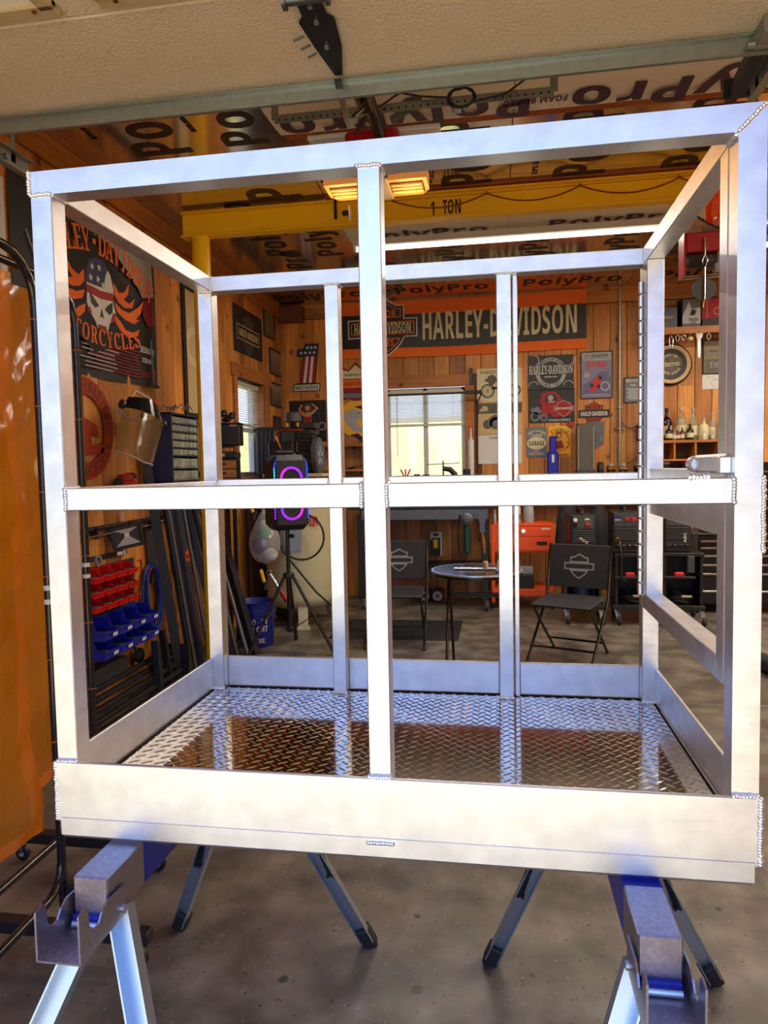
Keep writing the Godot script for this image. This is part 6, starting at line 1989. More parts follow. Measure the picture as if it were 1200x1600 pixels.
	put(t, "print", "tan", func(m):
		poly2(m, [[-0.22, 0.08], [-0.17, 0.14], [-0.13, 0.13], [-0.12, 0.09], [-0.16, 0.08]], 0, 0, 1.0, 0.0058, 0.0004)
		disc2(m, 0.02, 0.10, 0.025, 0.0058, 0.0004, 12, 1.6))
	put(t, "print", "grey_sign", func(m):
		disc2(m, -0.04, -0.05, 0.035, 0.006, 0.0004, 14); disc2(m, 0.08, -0.06, 0.03, 0.006, 0.0004, 14))
	t = board("wall_calendar", "plain off-white calendar sheet hanging lowest right of the window", "calendar", Vector3(0.78, 1.615, zw), I, 0.465, 0.31, M.white, "", 0.004)
	put(t, "lettering", "sepia_dark", func(m): letters(m, "MARCH", 0.16, 0.025, at2(-0.03, 0.125, 0.0045), FR))
	# black ring sign
	t = board("ring_logo_sign", "black metal sign with white lettering across a silver ring, upper of two", "sign", Vector3(1.318, 2.41, zw), I, 0.472, 0.365, M.print_ink, "", 0.005)
	put(t, "ring", "light_grey", func(m): ring2(m, 0, 0.0, 0.118, 0.158, 0.0052, 0.0006, 40))
	put(t, "ring_lettering", "print_ink", func(m):
		arc_letters(m, "AMERICAN MADE", 0, 0, 0.138, PI / 2, 0.16, 0.018, 0.024, 0.006, FB)
		arc_letters(m, "SINCE 1903", 0, 0, 0.138, -PI / 2, 0.16, 0.018, 0.024, 0.006, FB, true))
	put(t, "swirls", "light_grey", func(m):
		for s in [-1.0, 1.0]:
			ring2(m, s * 0.18, 0.13, 0.05, 0.062, 0.0052, 0.0005, 12, -PI / 2, PI / 2 if s < 0 else 0.4)
			ring2(m, s * 0.18, -0.14, 0.045, 0.054, 0.0052, 0.0005, 12, 0.3, PI))
	put(t, "name_shadow", "print_ink", func(m): rect2(m, 0, 0.03, 0.46, 0.10, 0.0062, 0.0005))
	put(t, "lettering", "white", func(m):
		letters(m, "HARLEY-DAVIDSON", 0.45, 0.088, at2(0, 0.03, 0.0068), FS)
		letters(m, "MOTORCYCLES", 0.13, 0.016, at2(0, -0.045, 0.0052), FB))
	# red truck sign
	t = board("truck_sign", "black metal sign with a red pickup truck and shield emblem, lower of two", "sign", Vector3(1.323, 2.06, zw), I, 0.473, 0.35, M.print_ink, "", 0.005)
	put(t, "truck", "red_print", func(m):
		poly2(m, [[-0.11, -0.12], [-0.10, 0.02], [-0.12, 0.03], [-0.10, 0.14], [0.04, 0.15], [0.10, 0.08], [0.12, 0.04], [0.20, 0.03], [0.22, -0.02], [0.20, -0.10], [0.02, -0.12], [-0.02, -0.06], [-0.06, -0.12]], 0, 0, 1.0, 0.0052, 0.0006))
	put(t, "driver", "print_ink", func(m):
		poly2(m, [[-0.07, 0.04], [-0.06, 0.12], [0.03, 0.125], [0.07, 0.07], [0.05, 0.04]], 0, 0, 1.0, 0.006, 0.0004))
	put(t, "driver", "light_grey", func(m): disc2(m, -0.01, 0.085, 0.03, 0.0064, 0.0004, 12); rect2(m, 0.0, 0.045, 0.07, 0.014, 0.0064, 0.0004))
	put(t, "motorcycle", "grey_sign", func(m):
		for q in [[-0.17, -0.11, 0.05], [-0.08, -0.12, 0.04]]: ring2(m, q[0], q[1], q[2] * 0.6, q[2], 0.0062, 0.0005, 20)
		poly2(m, [[-0.22, -0.03], [-0.14, 0.0], [-0.10, -0.05], [-0.14, -0.09], [-0.2, -0.07]], 0, 0, 1.0, 0.0062, 0.0005))
	put(t, "emblem", "light_grey", func(m): shield2(m, 0.125, -0.03, 0.10, 0.0066, -0.004))
	put(t, "emblem", "red_print", func(m): shield2(m, 0.125, -0.03, 0.10, 0.0074, 0.002))
	put(t, "lettering", "white", func(m):
		letters(m, "HARLEY-DAVIDSON", 0.175, 0.026, at2(0.125, -0.03, 0.0086), FB)
		letters(m, "CYCLES & SERVICE", 0.22, 0.02, at2(0.08, -0.15, 0.0055), FB))
	# garage sign, fireball sign
	t = board("garage_sign", "small dark grey embossed garage sign with a pale lettered band", "sign", Vector3(1.165, 1.68, zw), I, 0.217, 0.317, M.grey_sign, "", 0.005)
	put(t, "band", "cream", func(m): disc2(m, 0, -0.01, 0.065, 0.0052, 0.0006, 28, 1.55))
	put(t, "lettering", "print_ink", func(m): letters(m, "GARAGE", 0.165, 0.05, at2(0, -0.01, 0.006), FB))
	put(t, "lettering", "cream", func(m):
		arc_letters(m, "HARLEY-DAVIDSON", 0, -0.02, 0.14, PI / 2, 0.095, 0.012, 0.022, 0.0055, FB)
		letters(m, "Custom", 0.12, 0.04, at2(0, 0.075, 0.0055, 0.06), FS)
		letters(m, "USA", 0.05, 0.016, at2(0, -0.092, 0.0055), FB)
		letters(m, "SALES & SERVICE", 0.15, 0.018, at2(0, -0.12, 0.0055), FB))
	t = board("fireball_sign", "small orange sign with a red-haired pin-up, beside the garage sign", "sign", Vector3(1.407, 1.685, zw), I, 0.225, 0.325, M.yellow_print, "", 0.005)
	put(t, "glow_field", "orange_cloth", func(m): ring2(m, 0, 0, 0.09, 0.108, 0.0052, 0.0004, 24); rect2(m, 0, -0.145, 0.2, 0.02, 0.0052, 0.0004))
	put(t, "lettering", "print_ink", func(m):
		arc_letters(m, "FIREBALL", 0, -0.04, 0.16, PI / 2, 0.155, 0.022, 0.036, 0.0058, FS)
		letters(m, "WHISKY", 0.12, 0.018, at2(0.02, -0.145, 0.0058), FB))
	put(t, "hair", "brown", func(m): disc2(m, -0.01, 0.065, 0.033, 0.0056, 0.0004, 16); rect2(m, -0.03, 0.02, 0.022, 0.07, 0.0056, 0.0004))
	put(t, "figure", "skin", func(m): disc2(m, -0.008, 0.06, 0.021, 0.0061, 0.0004, 14); poly2(m, [[-0.04, 0.03], [0.02, 0.03], [0.03, -0.02], [0.0, -0.10], [-0.04, -0.10], [-0.03, -0.02]], 0, 0, 1.0, 0.0058, 0.0004))
	put(t, "dress", "red_print", func(m): poly2(m, [[-0.035, 0.0], [0.02, 0.01], [0.045, -0.07], [-0.04, -0.08]], 0, 0, 1.0, 0.0064, 0.0004); ring2(m, 0.06, -0.04, 0.03, 0.037, 0.0058, 0.0004, 14, -PI / 2, PI / 2))
	b = MB.new()
	b.cyl(Vector3(1.52, 1.86, zw), Vector3(1.52, 1.86, zw + 0.02), 0.035, 18, 0.004)
	solo("metal_disc", b, M.rust_sign, "round rusty disc fixed at the top right corner of the orange pin-up sign", "disc")
	# tyre brand poster
	t = board("rally_poster", "framed poster with a red off-road vehicle climbing grey rocks", "poster", Vector3(1.784, 2.367, zw), I, 0.316, 0.48, M.lilac, "", 0.008)
	put(t, "fade", "light_grey", func(m): rect2(m, 0, 0.19, 0.29, 0.08, 0.0082, 0.0004))
	frame_on(t, 0.326, 0.49, 0.010, 0.014, M.dark_grey)
	put(t, "lettering", "red_bin", func(m):
		letters(m, "BF", 0.05, 0.026, at2(-0.095, 0.20, 0.0088, 0, 0.2), FB)
		letters(m, "Jeep", 0.20, 0.085, at2(-0.005, 0.105, 0.0088), FB))
	put(t, "lettering", "print_ink", func(m): letters(m, "Goodrich", 0.17, 0.032, at2(0.03, 0.20, 0.0088, 0, 0.2), FB); rect2(m, 0, 0.172, 0.25, 0.003, 0.0088, 0.0004))
	put(t, "rocks", "violet", func(m): poly2(m, [[-0.145, -0.10], [-0.06, -0.06], [0.02, 0.02], [0.10, 0.06], [0.145, 0.03], [0.145, -0.21], [-0.145, -0.21]], 0, 0, 1.0, 0.0083, 0.0004))
	put(t, "rock_line", "light_grey", func(m): ring2(m, 0.085, -0.12, 0.035, 0.05, 0.0088, 0.0004, 20))
	put(t, "rock_line", "light_grey", func(m): ring2(m, 0.09, 0.0, 0.04, 0.047, 0.0088, 0.0004, 16, -0.5, 2.4))
	put(t, "badge", "light_grey", func(m): disc2(m, -0.10, 0.0, 0.03, 0.0088, 0.0004, 16))
	put(t, "text_line", "light_grey", func(m): rect2(m, 0.0, -0.205, 0.25, 0.008, 0.009, 0.0004))
	put(t, "vehicle", "red_bin", func(m): poly2(m, [[-0.07, -0.17], [-0.075, -0.13], [-0.03, -0.06], [0.0, -0.02], [0.03, 0.0], [0.045, -0.02], [0.03, -0.06], [0.04, -0.08], [0.0, -0.15], [-0.04, -0.175]], 0, 0, 1.0, 0.0092, 0.0005))
	put(t, "vehicle", "print_ink", func(m): disc2(m, -0.05, -0.11, 0.022, 0.0098, 0.0004, 14); disc2(m, 0.035, -0.03, 0.02, 0.0098, 0.0004, 14); disc2(m, 0.02, -0.12, 0.022, 0.0098, 0.0004, 14))
	# cut-out emblem sign, grey shield under it
	t = thing("emblem_sign", "cut-out black and rust metal emblem sign right of the poster's foot", "sign", Vector3(1.757, 1.965, zw))
	put(t, "panel", "print_ink", func(m): shield2(m, 0, 0, 0.153, 0, -0.004, 0.006, 2); shield2(m, 0, 0, 0.145, 0, 0.0, 0.005, 5))
	put(t, "fill", "rust_sign", func(m): shield2(m, 0, 0, 0.145, 0.005, 0.008, 0.0006, 5))
	put(t, "lettering", "white", func(m): letters(m, "HARLEY-DAVIDSON", 0.27, 0.045, at2(0, 0, 0.0066), FB))
	put(t, "lettering", "print_ink", func(m): letters(m, "MOTOR", 0.13, 0.036, at2(0, 0.066, 0.0058), FB); letters(m, "CYCLES", 0.12, 0.034, at2(0, -0.066, 0.0058), FB))
	t = thing("shield_plate", "blank grey-blue shield-shaped steel plate under the cut-out emblem sign", "sign", Vector3(1.771, 1.74, zw))
	put(t, "plate", "steel", func(m): poly2(m, [[-0.09, 0.14], [0.09, 0.14], [0.085, -0.06], [0.09, -0.09], [0.0, -0.14], [-0.09, -0.09], [-0.085, -0.06]], 0, 0, 1.0, 0, 0.01))
	put(t, "rivet", "light_grey", func(m): disc2(m, 0.06, -0.05, 0.008, 0.01, 0.003, 10); disc2(m, 0.055, -0.025, 0.006, 0.01, 0.003, 10))
	t = board("welcome_sign", "small dark framed welcome sign just left of the piano hinge", "sign", Vector3(2.15, 2.198, zw), I, 0.175, 0.256, M.grey_sign, "", 0.008)
	put(t, "lettering", "white", func(m):
		letters(m, "WELCOME", 0.14, 0.026, at2(0, 0.095, 0.0085), FS)
		letters(m, "Rules", 0.05, 0.026, at2(0, 0.05, 0.0085), FR)
		for i in 6: rect2(m, 0, 0.01 - 0.02 * i, 0.12 - 0.02 * (i % 2), 0.007, 0.0085, 0.0004))
	frame_on(t, 0.185, 0.266, 0.012, 0.014, M.dark_grey)
	# conduit with its couplings
	t = thing("conduit", "galvanized conduit pipe running down the back wall right of the poster", "pipe", Vector3(2.012, 0, BW + 0.025))
	tubep("pipe", [Vector3(0, 1.2, 0), Vector3(0, 3.25, 0)], 0.012, M.galv, t, 10)
	for y in [2.95, 2.02, 1.80]:
		boxp("strap", Vector3(0.0, y, -0.004), Vector3(0.05, 0.014, 0.026), M.galv, t, 0.003)
	tubep("cord", [Vector3(0.02, 1.86, 0.01), Vector3(0.07, 1.81, 0.02), Vector3(0.12, 1.80, 0.02), Vector3(0.22, 1.86, 0.02)], 0.006, M.black, t, 6)
	# blue jack and grey tall box standing on the bench
	t = thing("hand_pump", "bright blue upright tool standing below the small garage sign", "hand tool", Vector3(1.325, 1.052, BW + 0.12))
	boxp("body", Vector3(0, 0.40, 0), Vector3(0.115, 0.24, 0.07), M.blue_bin, t, 0.012)
	boxp("neck", Vector3(0, 0.59, 0), Vector3(0.07, 0.19, 0.055), M.blue_bin, t, 0.012)
	boxp("base", Vector3(0, 0.14, 0), Vector3(0.13, 0.28, 0.10), M.black, t, 0.01)
	boxp("badge", Vector3(0, 0.45, 0.036), Vector3(0.025, 0.08, 0.003), M.white, t, 0.0)
	tubep("lever", [Vector3(0.05, 0.30, 0.05), Vector3(0.09, 0.27, 0.07), Vector3(0.09, 0.22, 0.08)], 0.008, M.steel, t, 8)
	t = thing("metal_cabinet", "tall grey-brown metal cabinet tool with chrome clasp right of the orange pin-up sign", "tool", Vector3(1.645, 1.052, BW + 0.16))
	boxp("body", Vector3(0, 0.40, 0), Vector3(0.16, 0.80, 0.16), M.olive, t, 0.006)
	for x in [-0.075, 0.075]:
		boxp("rail", Vector3(x, 0.46, 0.083), Vector3(0.012, 0.62, 0.012), M.mid_grey, t)
	boxp("base", Vector3(0, 0.27, 0.03), Vector3(0.19, 0.12, 0.15), M.dark_grey, t, 0.01)
	boxp("clasp", Vector3(0, 0.285, 0.108), Vector3(0.11, 0.03, 0.006), M.chrome, t, 0.002)
	# round clock
	t = thing("wall_clock", "round wall clock with a bright rim and dark lettered face", "clock", Vector3(2.51, 2.44, zw))
	put(t, "case", "black", func(m): m.lathe([Vector2(0, 0), Vector2(0.21, 0), Vector2(0.215, 0.02), Vector2(0.19, 0.045), Vector2(0.0, 0.03)], 40, Transform3D(Basis(Vector3.RIGHT, PI / 2), Vector3.ZERO)))
	put(t, "rim", "tan", func(m): m.lathe([Vector2(0.198, 0.044), Vector2(0.19, 0.054), Vector2(0.16, 0.046), Vector2(0.155, 0.036)], 40, Transform3D(Basis(Vector3.RIGHT, PI / 2), Vector3.ZERO)))
	put(t, "face", "cream", func(m): disc2(m, 0, 0, 0.158, 0.036, 0.002, 36))
	put(t, "face_disc", "sepia_dark", func(m): disc2(m, 0, 0, 0.118, 0.038, 0.001, 32))
	put(t, "lettering", "cream", func(m):
		arc_letters(m, "GENUINE", 0, 0, 0.095, PI / 2, 0.22, 0.016, 0.022, 0.0392, FB)
		arc_letters(m, "SINCE U.S.A", 0, 0, 0.095, -PI / 2, 0.2, 0.015, 0.022, 0.0392, FB, true)
		rect2(m, 0, 0.0, 0.17, 0.034, 0.0392, 0.0005))
	put(t, "lettering", "print_ink", func(m): letters(m, "HARLEY-DAVIDSON", 0.16, 0.022, at2(0, 0.0, 0.0398), FB))
	put(t, "hour_marks", "print_ink", func(m):
		for i in 12: m.box(Vector3(cos(TAU * i / 12) * 0.14, sin(TAU * i / 12) * 0.14, 0.0385), Vector3(0.02, 0.006, 0.001), 0.0, Basis(Vector3(0, 0, 1), TAU * i / 12)))
	put(t, "hands", "black_matt", func(m): m.bar(Vector3(0, 0, 0.041), Vector3(-0.05, 0.08, 0.041), 0.007, 0.002); m.bar(Vector3(0, 0, 0.042), Vector3(0.11, -0.03, 0.042), 0.005, 0.002))
	t = board("motorbike_picture", "black framed old photograph of a motorcycle right of the clock", "picture", Vector3(2.95, 2.505, zw), I, 0.23, 0.335, M.sepia, "", 0.01)
	frame_on(t, 0.245, 0.35, 0.014, 0.018, M.black)
	put(t, "print", "sepia_dark", func(m):
		rect2(m, 0, -0.09, 0.20, 0.13, 0.0102, 0.0004)
		ring2(m, -0.06, 0.03, 0.03, 0.036, 0.0108, 0.0004, 18); ring2(m, 0.04, 0.03, 0.03, 0.036, 0.0108, 0.0004, 18)
		rect2(m, -0.01, 0.055, 0.10, 0.015, 0.0108, 0.0004))
	put(t, "lettering", "light_grey", func(m): letters(m, "Est.", 0.09, 0.06, at2(0.0, -0.08, 0.0108), FR))
	t = board("paper_note", "white paper note with a faint drawing pinned under the motorcycle photograph", "paper", Vector3(2.945, 2.258, zw), I, 0.235, 0.16, M.white, "", 0.002)
	put(t, "sketch", "mid_grey", func(m):
		for q in [[-0.05, 0.03, 0.02], [0.02, 0.04, 0.03], [0.01, -0.02, 0.04]]: ring2(m, q[0], q[1], q[2] * 0.9, q[2], 0.0022, 0.0004, 16, 0.4, 4.6))

# ---------------------------------------------------------------- workbench under the back window
func build_bench() -> void:
	var t := thing("workbench", "long dark steel workbench under the back window", "workbench", Vector3(0.0, 0, -6.22))
	boxp("top", Vector3(-0.04, 1.035, 0.0), Vector3(1.42, 0.03, 0.70), M.steel_black, t)
	boxp("back_top", Vector3(1.46, 1.035, -0.255), Vector3(1.58, 0.03, 0.19), M.steel_black, t)
	boxp("front_beam", Vector3(0.02, 0.965, 0.315), Vector3(1.28, 0.11, 0.06), M.steel, t, 0.006)
	for x in [-0.62, 0.62]:
		boxp("leg", Vector3(x, 0.54, 0.30), Vector3(0.07, 0.86, 0.07), M.black, t, 0.005)
		boxp("leg", Vector3(x, 0.54, -0.28), Vector3(0.07, 0.86, 0.07), M.black, t, 0.005)
		var c := MB.new()
		c.bar(Vector3(x, 0.11, 0.30), Vector3(x + 0.02, 0.06, 0.32), 0.05, 0.03, 0.004)
		var fk := part("caster_fork", c, M.steel, t)
		c = MB.new()
		c.cyl(Vector3(x + 0.0, 0.048, 0.33), Vector3(x + 0.03, 0.048, 0.33), 0.046, 20, 0.008)
		part("wheel", c, M.dark_grey, fk)
		c = MB.new()
		c.cyl(Vector3(x - 0.003, 0.048, 0.33), Vector3(x + 0.033, 0.048, 0.33), 0.024, 16, 0.004)
		part("hub", c, M.light_grey, fk)
	boxp("lower_shelf", Vector3(0.25, 0.40, 0.02), Vector3(0.80, 0.05, 0.6), M.black, t)
	# magnifier lamp arm reaching across the window
	var a := thing("boom_arm", "thin black boom arm with a round lens reaching across the back window", "lamp arm", Vector3(0.57, 2.215, -6.42))
	tubep("arm", [Vector3(-1.1, 0.0, 0), Vector3(0.0, 0.0, 0)], 0.011, M.black, a, 8)
	boxp("grip", Vector3(-0.06, 0.0, 0), Vector3(0.16, 0.034, 0.034), M.black, a, 0.008)
	tubep("stay", [Vector3(0.03, 0.0, 0), Vector3(-0.02, -0.10, -0.05), Vector3(-0.03, -0.55, -0.12), Vector3(-0.03, -0.85, -0.13)], 0.007, M.black, a, 6)
	boxp("wall_clamp", Vector3(-0.09, 0.19, -0.16), Vector3(0.035, 0.17, 0.02), M.black, a)
	# tools on the bench, seen over the middle rail
	var cl := thing("bench_clamp", "black C-shaped clamp press with a long handle standing before the window", "clamp", Vector3(0.26, 1.05, -6.30))
	var b := MB.new()
	b.tube([Vector3(0.06, 0.0, 0), Vector3(0.06, 0.22, 0), Vector3(0.05, 0.31, 0), Vector3(0.0, 0.36, 0), Vector3(-0.07, 0.37, 0)], [0.03, 0.03, 0.032, 0.03, 0.026], 8)
	part("frame", b, M.black, cl)
	tubep("screw", [Vector3(-0.07, 0.45, 0), Vector3(-0.07, 0.18, 0)], 0.009, M.steel, cl, 8)
	tubep("handle", [Vector3(-0.24, 0.415, 0), Vector3(0.10, 0.425, 0)], 0.005, M.steel, cl, 6)
	boxp("base", Vector3(0.03, 0.02, 0), Vector3(0.22, 0.04, 0.10), M.black, cl)
	for q in [[-0.43, 0.36, 0.05, "black box standing on the bench at the left end of the window"], [-0.37, 0.285, 0.04, "small black cup beside the black box on the bench"], [-0.10, 0.315, 0.07, "dark round tin left of the clamp press on the bench"], [0.0, 0.31, 0.08, "dark square block nearest the left side of the clamp press"], [0.43, 0.36, 0.08, "black tin at the right corner of the window"]]:
		b = MB.new()
		b.cyl(Vector3(0, 0, 0), Vector3(0, q[1], 0), q[2] / 2, 14, 0.006)
		b.box(Vector3(0, q[1] * 0.5, 0), Vector3(q[2] * 0.9, q[1] * 0.9, q[2]), 0.006)
		solo("bench_tin", b, M.charcoal, q[3], "tin", Vector3(q[0], 1.05, -6.40), Basis(), "small things on the bench")
	var pl := thing("pliers", "small red handled pliers lying on the bench left of the clamp", "pliers", Vector3(-0.22, 1.36, -6.38))
	for q in [-0.5, 0.0, 0.5]:
		tubep("handle", [Vector3(0, -0.31, 0), Vector3(sin(q) * 0.05, 0.0, 0), Vector3(sin(q) * 0.11, 0.06, 0)], 0.009, M.red_bin, pl, 6)
	var ca := thing("caulking_tube", "white caulking tube standing against the trim right of the window", "tube", Vector3(0.475, 1.05, -6.50))
	b = MB.new()
	b.lathe([Vector2(0, 0.28), Vector2(0.028, 0.28), Vector2(0.03, 0.66), Vector2(0.012, 0.69), Vector2(0.006, 0.80), Vector2(0, 0.80)], 16)
	part("tube", b, M.white, ca)
	tubep("plunger", [Vector3(0.0, 0.0, 0.0), Vector3(0.0, 0.30, 0)], 0.022, M.black, ca, 8)
	tubep("hook", [Vector3(0, 0.80, 0), Vector3(-0.02, 0.9, -0.04), Vector3(0.0, 1.05, -0.07)], 0.004, M.orange_cloth, ca, 6)
	# things hung under the bench beam
	var g := thing("angle_grinder", "green angle grinder with its cord hanging from the bench's front beam", "angle grinder", Vector3(0.45, 0.92, -5.86))
	b = MB.new()
	b.cyl(Vector3(0, -0.34, 0), Vector3(0, -0.06, 0), 0.036, 16, 0.012)
	part("body", b, M.green_tool, g)
	b = MB.new()
	b.lathe([Vector2(0, 0), Vector2(0.05, 0), Vector2(0.062, 0.02), Vector2(0.062, 0.045), Vector2(0.035, 0.06), Vector2(0, 0.06)], 22, Transform3D(Basis(Vector3.RIGHT, PI / 2), Vector3(0, 0.0, 0.0)))
	part("guard", b, M.steel, g)
	tubep("cord", [Vector3(0, -0.34, 0), Vector3(-0.03, -0.38, 0), Vector3(-0.08, -0.34, 0), Vector3(-0.09, -0.15, 0), Vector3(-0.07, 0.04, 0)], 0.01, M.black, g, 6)
	var pr := thing("locking_pliers", "steel long-jawed pliers with brown handle hanging right of the grinder", "pliers", Vector3(0.60, 0.90, -5.84))
	b = MB.new()
	b.prism(PackedVector2Array([Vector2(-0.05, 0.10), Vector2(0.05, 0.10), Vector2(0.02, -0.05), Vector2(0.03, -0.10), Vector2(0, -0.12), Vector2(-0.03, -0.10), Vector2(-0.02, -0.05)]), 0, 0.012)
	part("jaws", b, M.steel, pr)
	tubep("handle", [Vector3(0.0, -0.12, 0.006), Vector3(0.01, -0.20, 0.006), Vector3(0.02, -0.32, 0.006)], [0.010, 0.018, 0.008], M.trim, pr, 8)
	var lv := thing("level", "pale wall bracket with a yellow level hung under the bench against the wall", "level", Vector3(0.08, 0.60, BW + 0.03))
	boxp("back", Vector3(0, 0, 0), Vector3(0.14, 0.27, 0.01), M.black, lv)
	for x in [-0.055, 0.055]:
		boxp("side_bar", Vector3(x, 0.0 if x > 0 else 0.09, 0.012), Vector3(0.022, 0.27 if x > 0 else 0.09, 0.014), M.white, lv)
	boxp("cross_bar", Vector3(0, 0.10, 0.012), Vector3(0.09, 0.07, 0.014), M.white, lv)
	boxp("window", Vector3(0, 0.10, 0.021), Vector3(0.06, 0.03, 0.003), M.black, lv, 0.001)
	boxp("vial", Vector3(-0.005, 0.0, 0.016), Vector3(0.05, 0.10, 0.016), M.yellow, lv, 0.006)
	for q in [[-0.03, "left of two"], [0.11, "right of two"]]:
		var d := thing("weight", "grey round-ended weight on the floor against the back wall, %s" % q[1], "weight", Vector3(q[0], 0.07, -6.38), Basis(), "weights under the bench")
		b = MB.new()
		for z in [-0.06, 0.06]:
			b.cyl(Vector3(0, 0, z - 0.025), Vector3(0, 0, z + 0.025), 0.065, 22, 0.012)
		part("weights", b, M.dark_grey, d)
		b = MB.new()
		b.lathe([Vector2(0.022, 0.0), Vector2(0.05, 0.0), Vector2(0.05, 0.006), Vector2(0.022, 0.006), Vector2(0.022, 0.0)], 20, Transform3D(Basis(Vector3.RIGHT, PI / 2), Vector3(0, 0, 0.086)))
		part("ring", b, M.light_grey, d)
		boxp("bar", Vector3.ZERO, Vector3(0.03, 0.03, 0.1), M.chrome, d, 0.008)
	b = MB.new()
	b.box(Vector3(-0.13, 0.004, -5.02), Vector3(1.1, 0.008, 0.75), 0.003)
	solo("floor_mat", b, M.charcoal, "dark rubber floor mat behind the left folding chair", "mat")
	# shelf with tools between the two back posts on the left
	var s := thing("wall_shelf", "wooden wall shelf with hand tools left of the back window", "shelf", Vector3(-0.92, 1.42, BW + 0.10))
	for y in [0.0, 0.27]:
		boxp("board", Vector3(0, y, 0), Vector3(0.84, 0.024, 0.20), M.trim, s)
	for x in [-0.40, 0.41]:
		boxp("bracket", Vector3(x, 0.13, 0.0), Vector3(0.02, 0.28, 0.18), M.trim, s)
	var bo := thing("spray_bottle", "red and blue labelled bottle on the wall shelf beside the compressor pump", "bottle", Vector3(-1.25, 1.704, BW + 0.12))
	b = MB.new()
	b.lathe([Vector2(0, 0), Vector2(0.036, 0), Vector2(0.038, 0.01), Vector2(0.038, 0.17), Vector2(0.02, 0.20), Vector2(0.016, 0.22), Vector2(0, 0.22)], 18)
	part("bottle", b, M.red_print, bo)
	b = MB.new()
	b.cyl(Vector3(0, 0.03, 0), Vector3(0, 0.11, 0), 0.0388, 18)
	part("label", b, M.blue_bin, bo)
	b = MB.new()
	b.cyl(Vector3(0, 0.22, 0), Vector3(0, 0.25, 0), 0.018, 12, 0.003)
	part("cap", b, M.cream, bo)
	for q in [[-1.20, 0.5, "steel hand tool with a black grip lying nearest the bottle on the wall shelf"], [-0.955, -0.6, "steel hand tool tilted in the middle of the wall shelf"], [-0.80, 0.2, "steel hand tool lying flat at the right of the wall shelf"]]:
		var h := thing("hand_tool", q[2], "hand tool", Vector3(q[0], 1.45, BW + 0.12), Basis(Vector3(0, 0, 1), q[1]), "tools on the wall shelf")
		tubep("shaft", [Vector3(0, 0.0, 0), Vector3(0.06, 0.0, 0), Vector3(0.15, 0.005, 0)], [0.012, 0.008, 0.01], M.chrome, h, 8)
		tubep("grip", [Vector3(-0.09, 0, 0), Vector3(0.0, 0, 0)], 0.014, M.black, h, 8)

# ---------------------------------------------------------------- folding chairs and table
func chair(label: String, at: Vector3, deg: float) -> Node3D:
	var t := thing("folding_chair", label, "folding chair", at, rot(deg), "folding chairs")
	var b := MB.new()
	b.box(Vector3(0, 0.655, -0.235), Vector3(0.46, 0.33, 0.012), 0.005, Basis(Vector3.RIGHT, -0.16))
	part("backrest", b, M.charcoal, t)
	var X := Transform3D(Basis(Vector3.RIGHT, -0.16), Vector3(0, 0.655, -0.228))
	b = MB.new()
	var c := MB.new()
	shield2(b, 0, 0, 0.115, 0.0005, 0.0, 0.001)
	shield2(c, 0, 0, 0.115, 0.0018, 0.011, 0.001)
	for m in [b, c]:
		for i in m.v.size():
			m.v[i] = X * m.v[i]
			m.n[i] = X.basis * m.n[i]
	part("emblem", b, M.mid_grey, t)
	part("emblem_fill", c, M.charcoal, t)
	for s in [-1.0, 1.0]:
		b = MB.new()
		b.tube([Vector3(s * 0.235, 0.82, -0.265), Vector3(s * 0.235, 0.42, -0.17), Vector3(s * 0.235, 0.012, 0.24)], 0.011, 8)
		part("front_leg", b, M.black_gloss, t)
		b = MB.new()
		b.tube([Vector3(s * 0.21, 0.41, 0.19), Vector3(s * 0.21, 0.30, 0.08), Vector3(s * 0.21, 0.012, -0.24)], 0.011, 8)
		part("rear_leg", b, M.black_gloss, t)
		for z in [0.24, -0.24]:
			b = MB.new()
			b.ball(Vector3(s * (0.235 if z > 0 else 0.21), 0.012, z), Vector3(0.014, 0.012, 0.014), 8)
			part("foot_cap", b, M.rubber, t)
	for q in [[0.235, 0.10, 0.15], [0.21, 0.10, -0.15], [0.21, 0.41, 0.19]]:
		tubep("cross_bar", [Vector3(-q[0], q[1], q[2]), Vector3(q[0], q[1], q[2])], 0.009, M.black_gloss, t, 8)
	b = MB.new()
	b.box(Vector3(0, 0.425, 0.02), Vector3(0.44, 0.025, 0.40), 0.01, Basis(Vector3.RIGHT, 0.04))
	part("seat", b, M.charcoal, t)
	return t

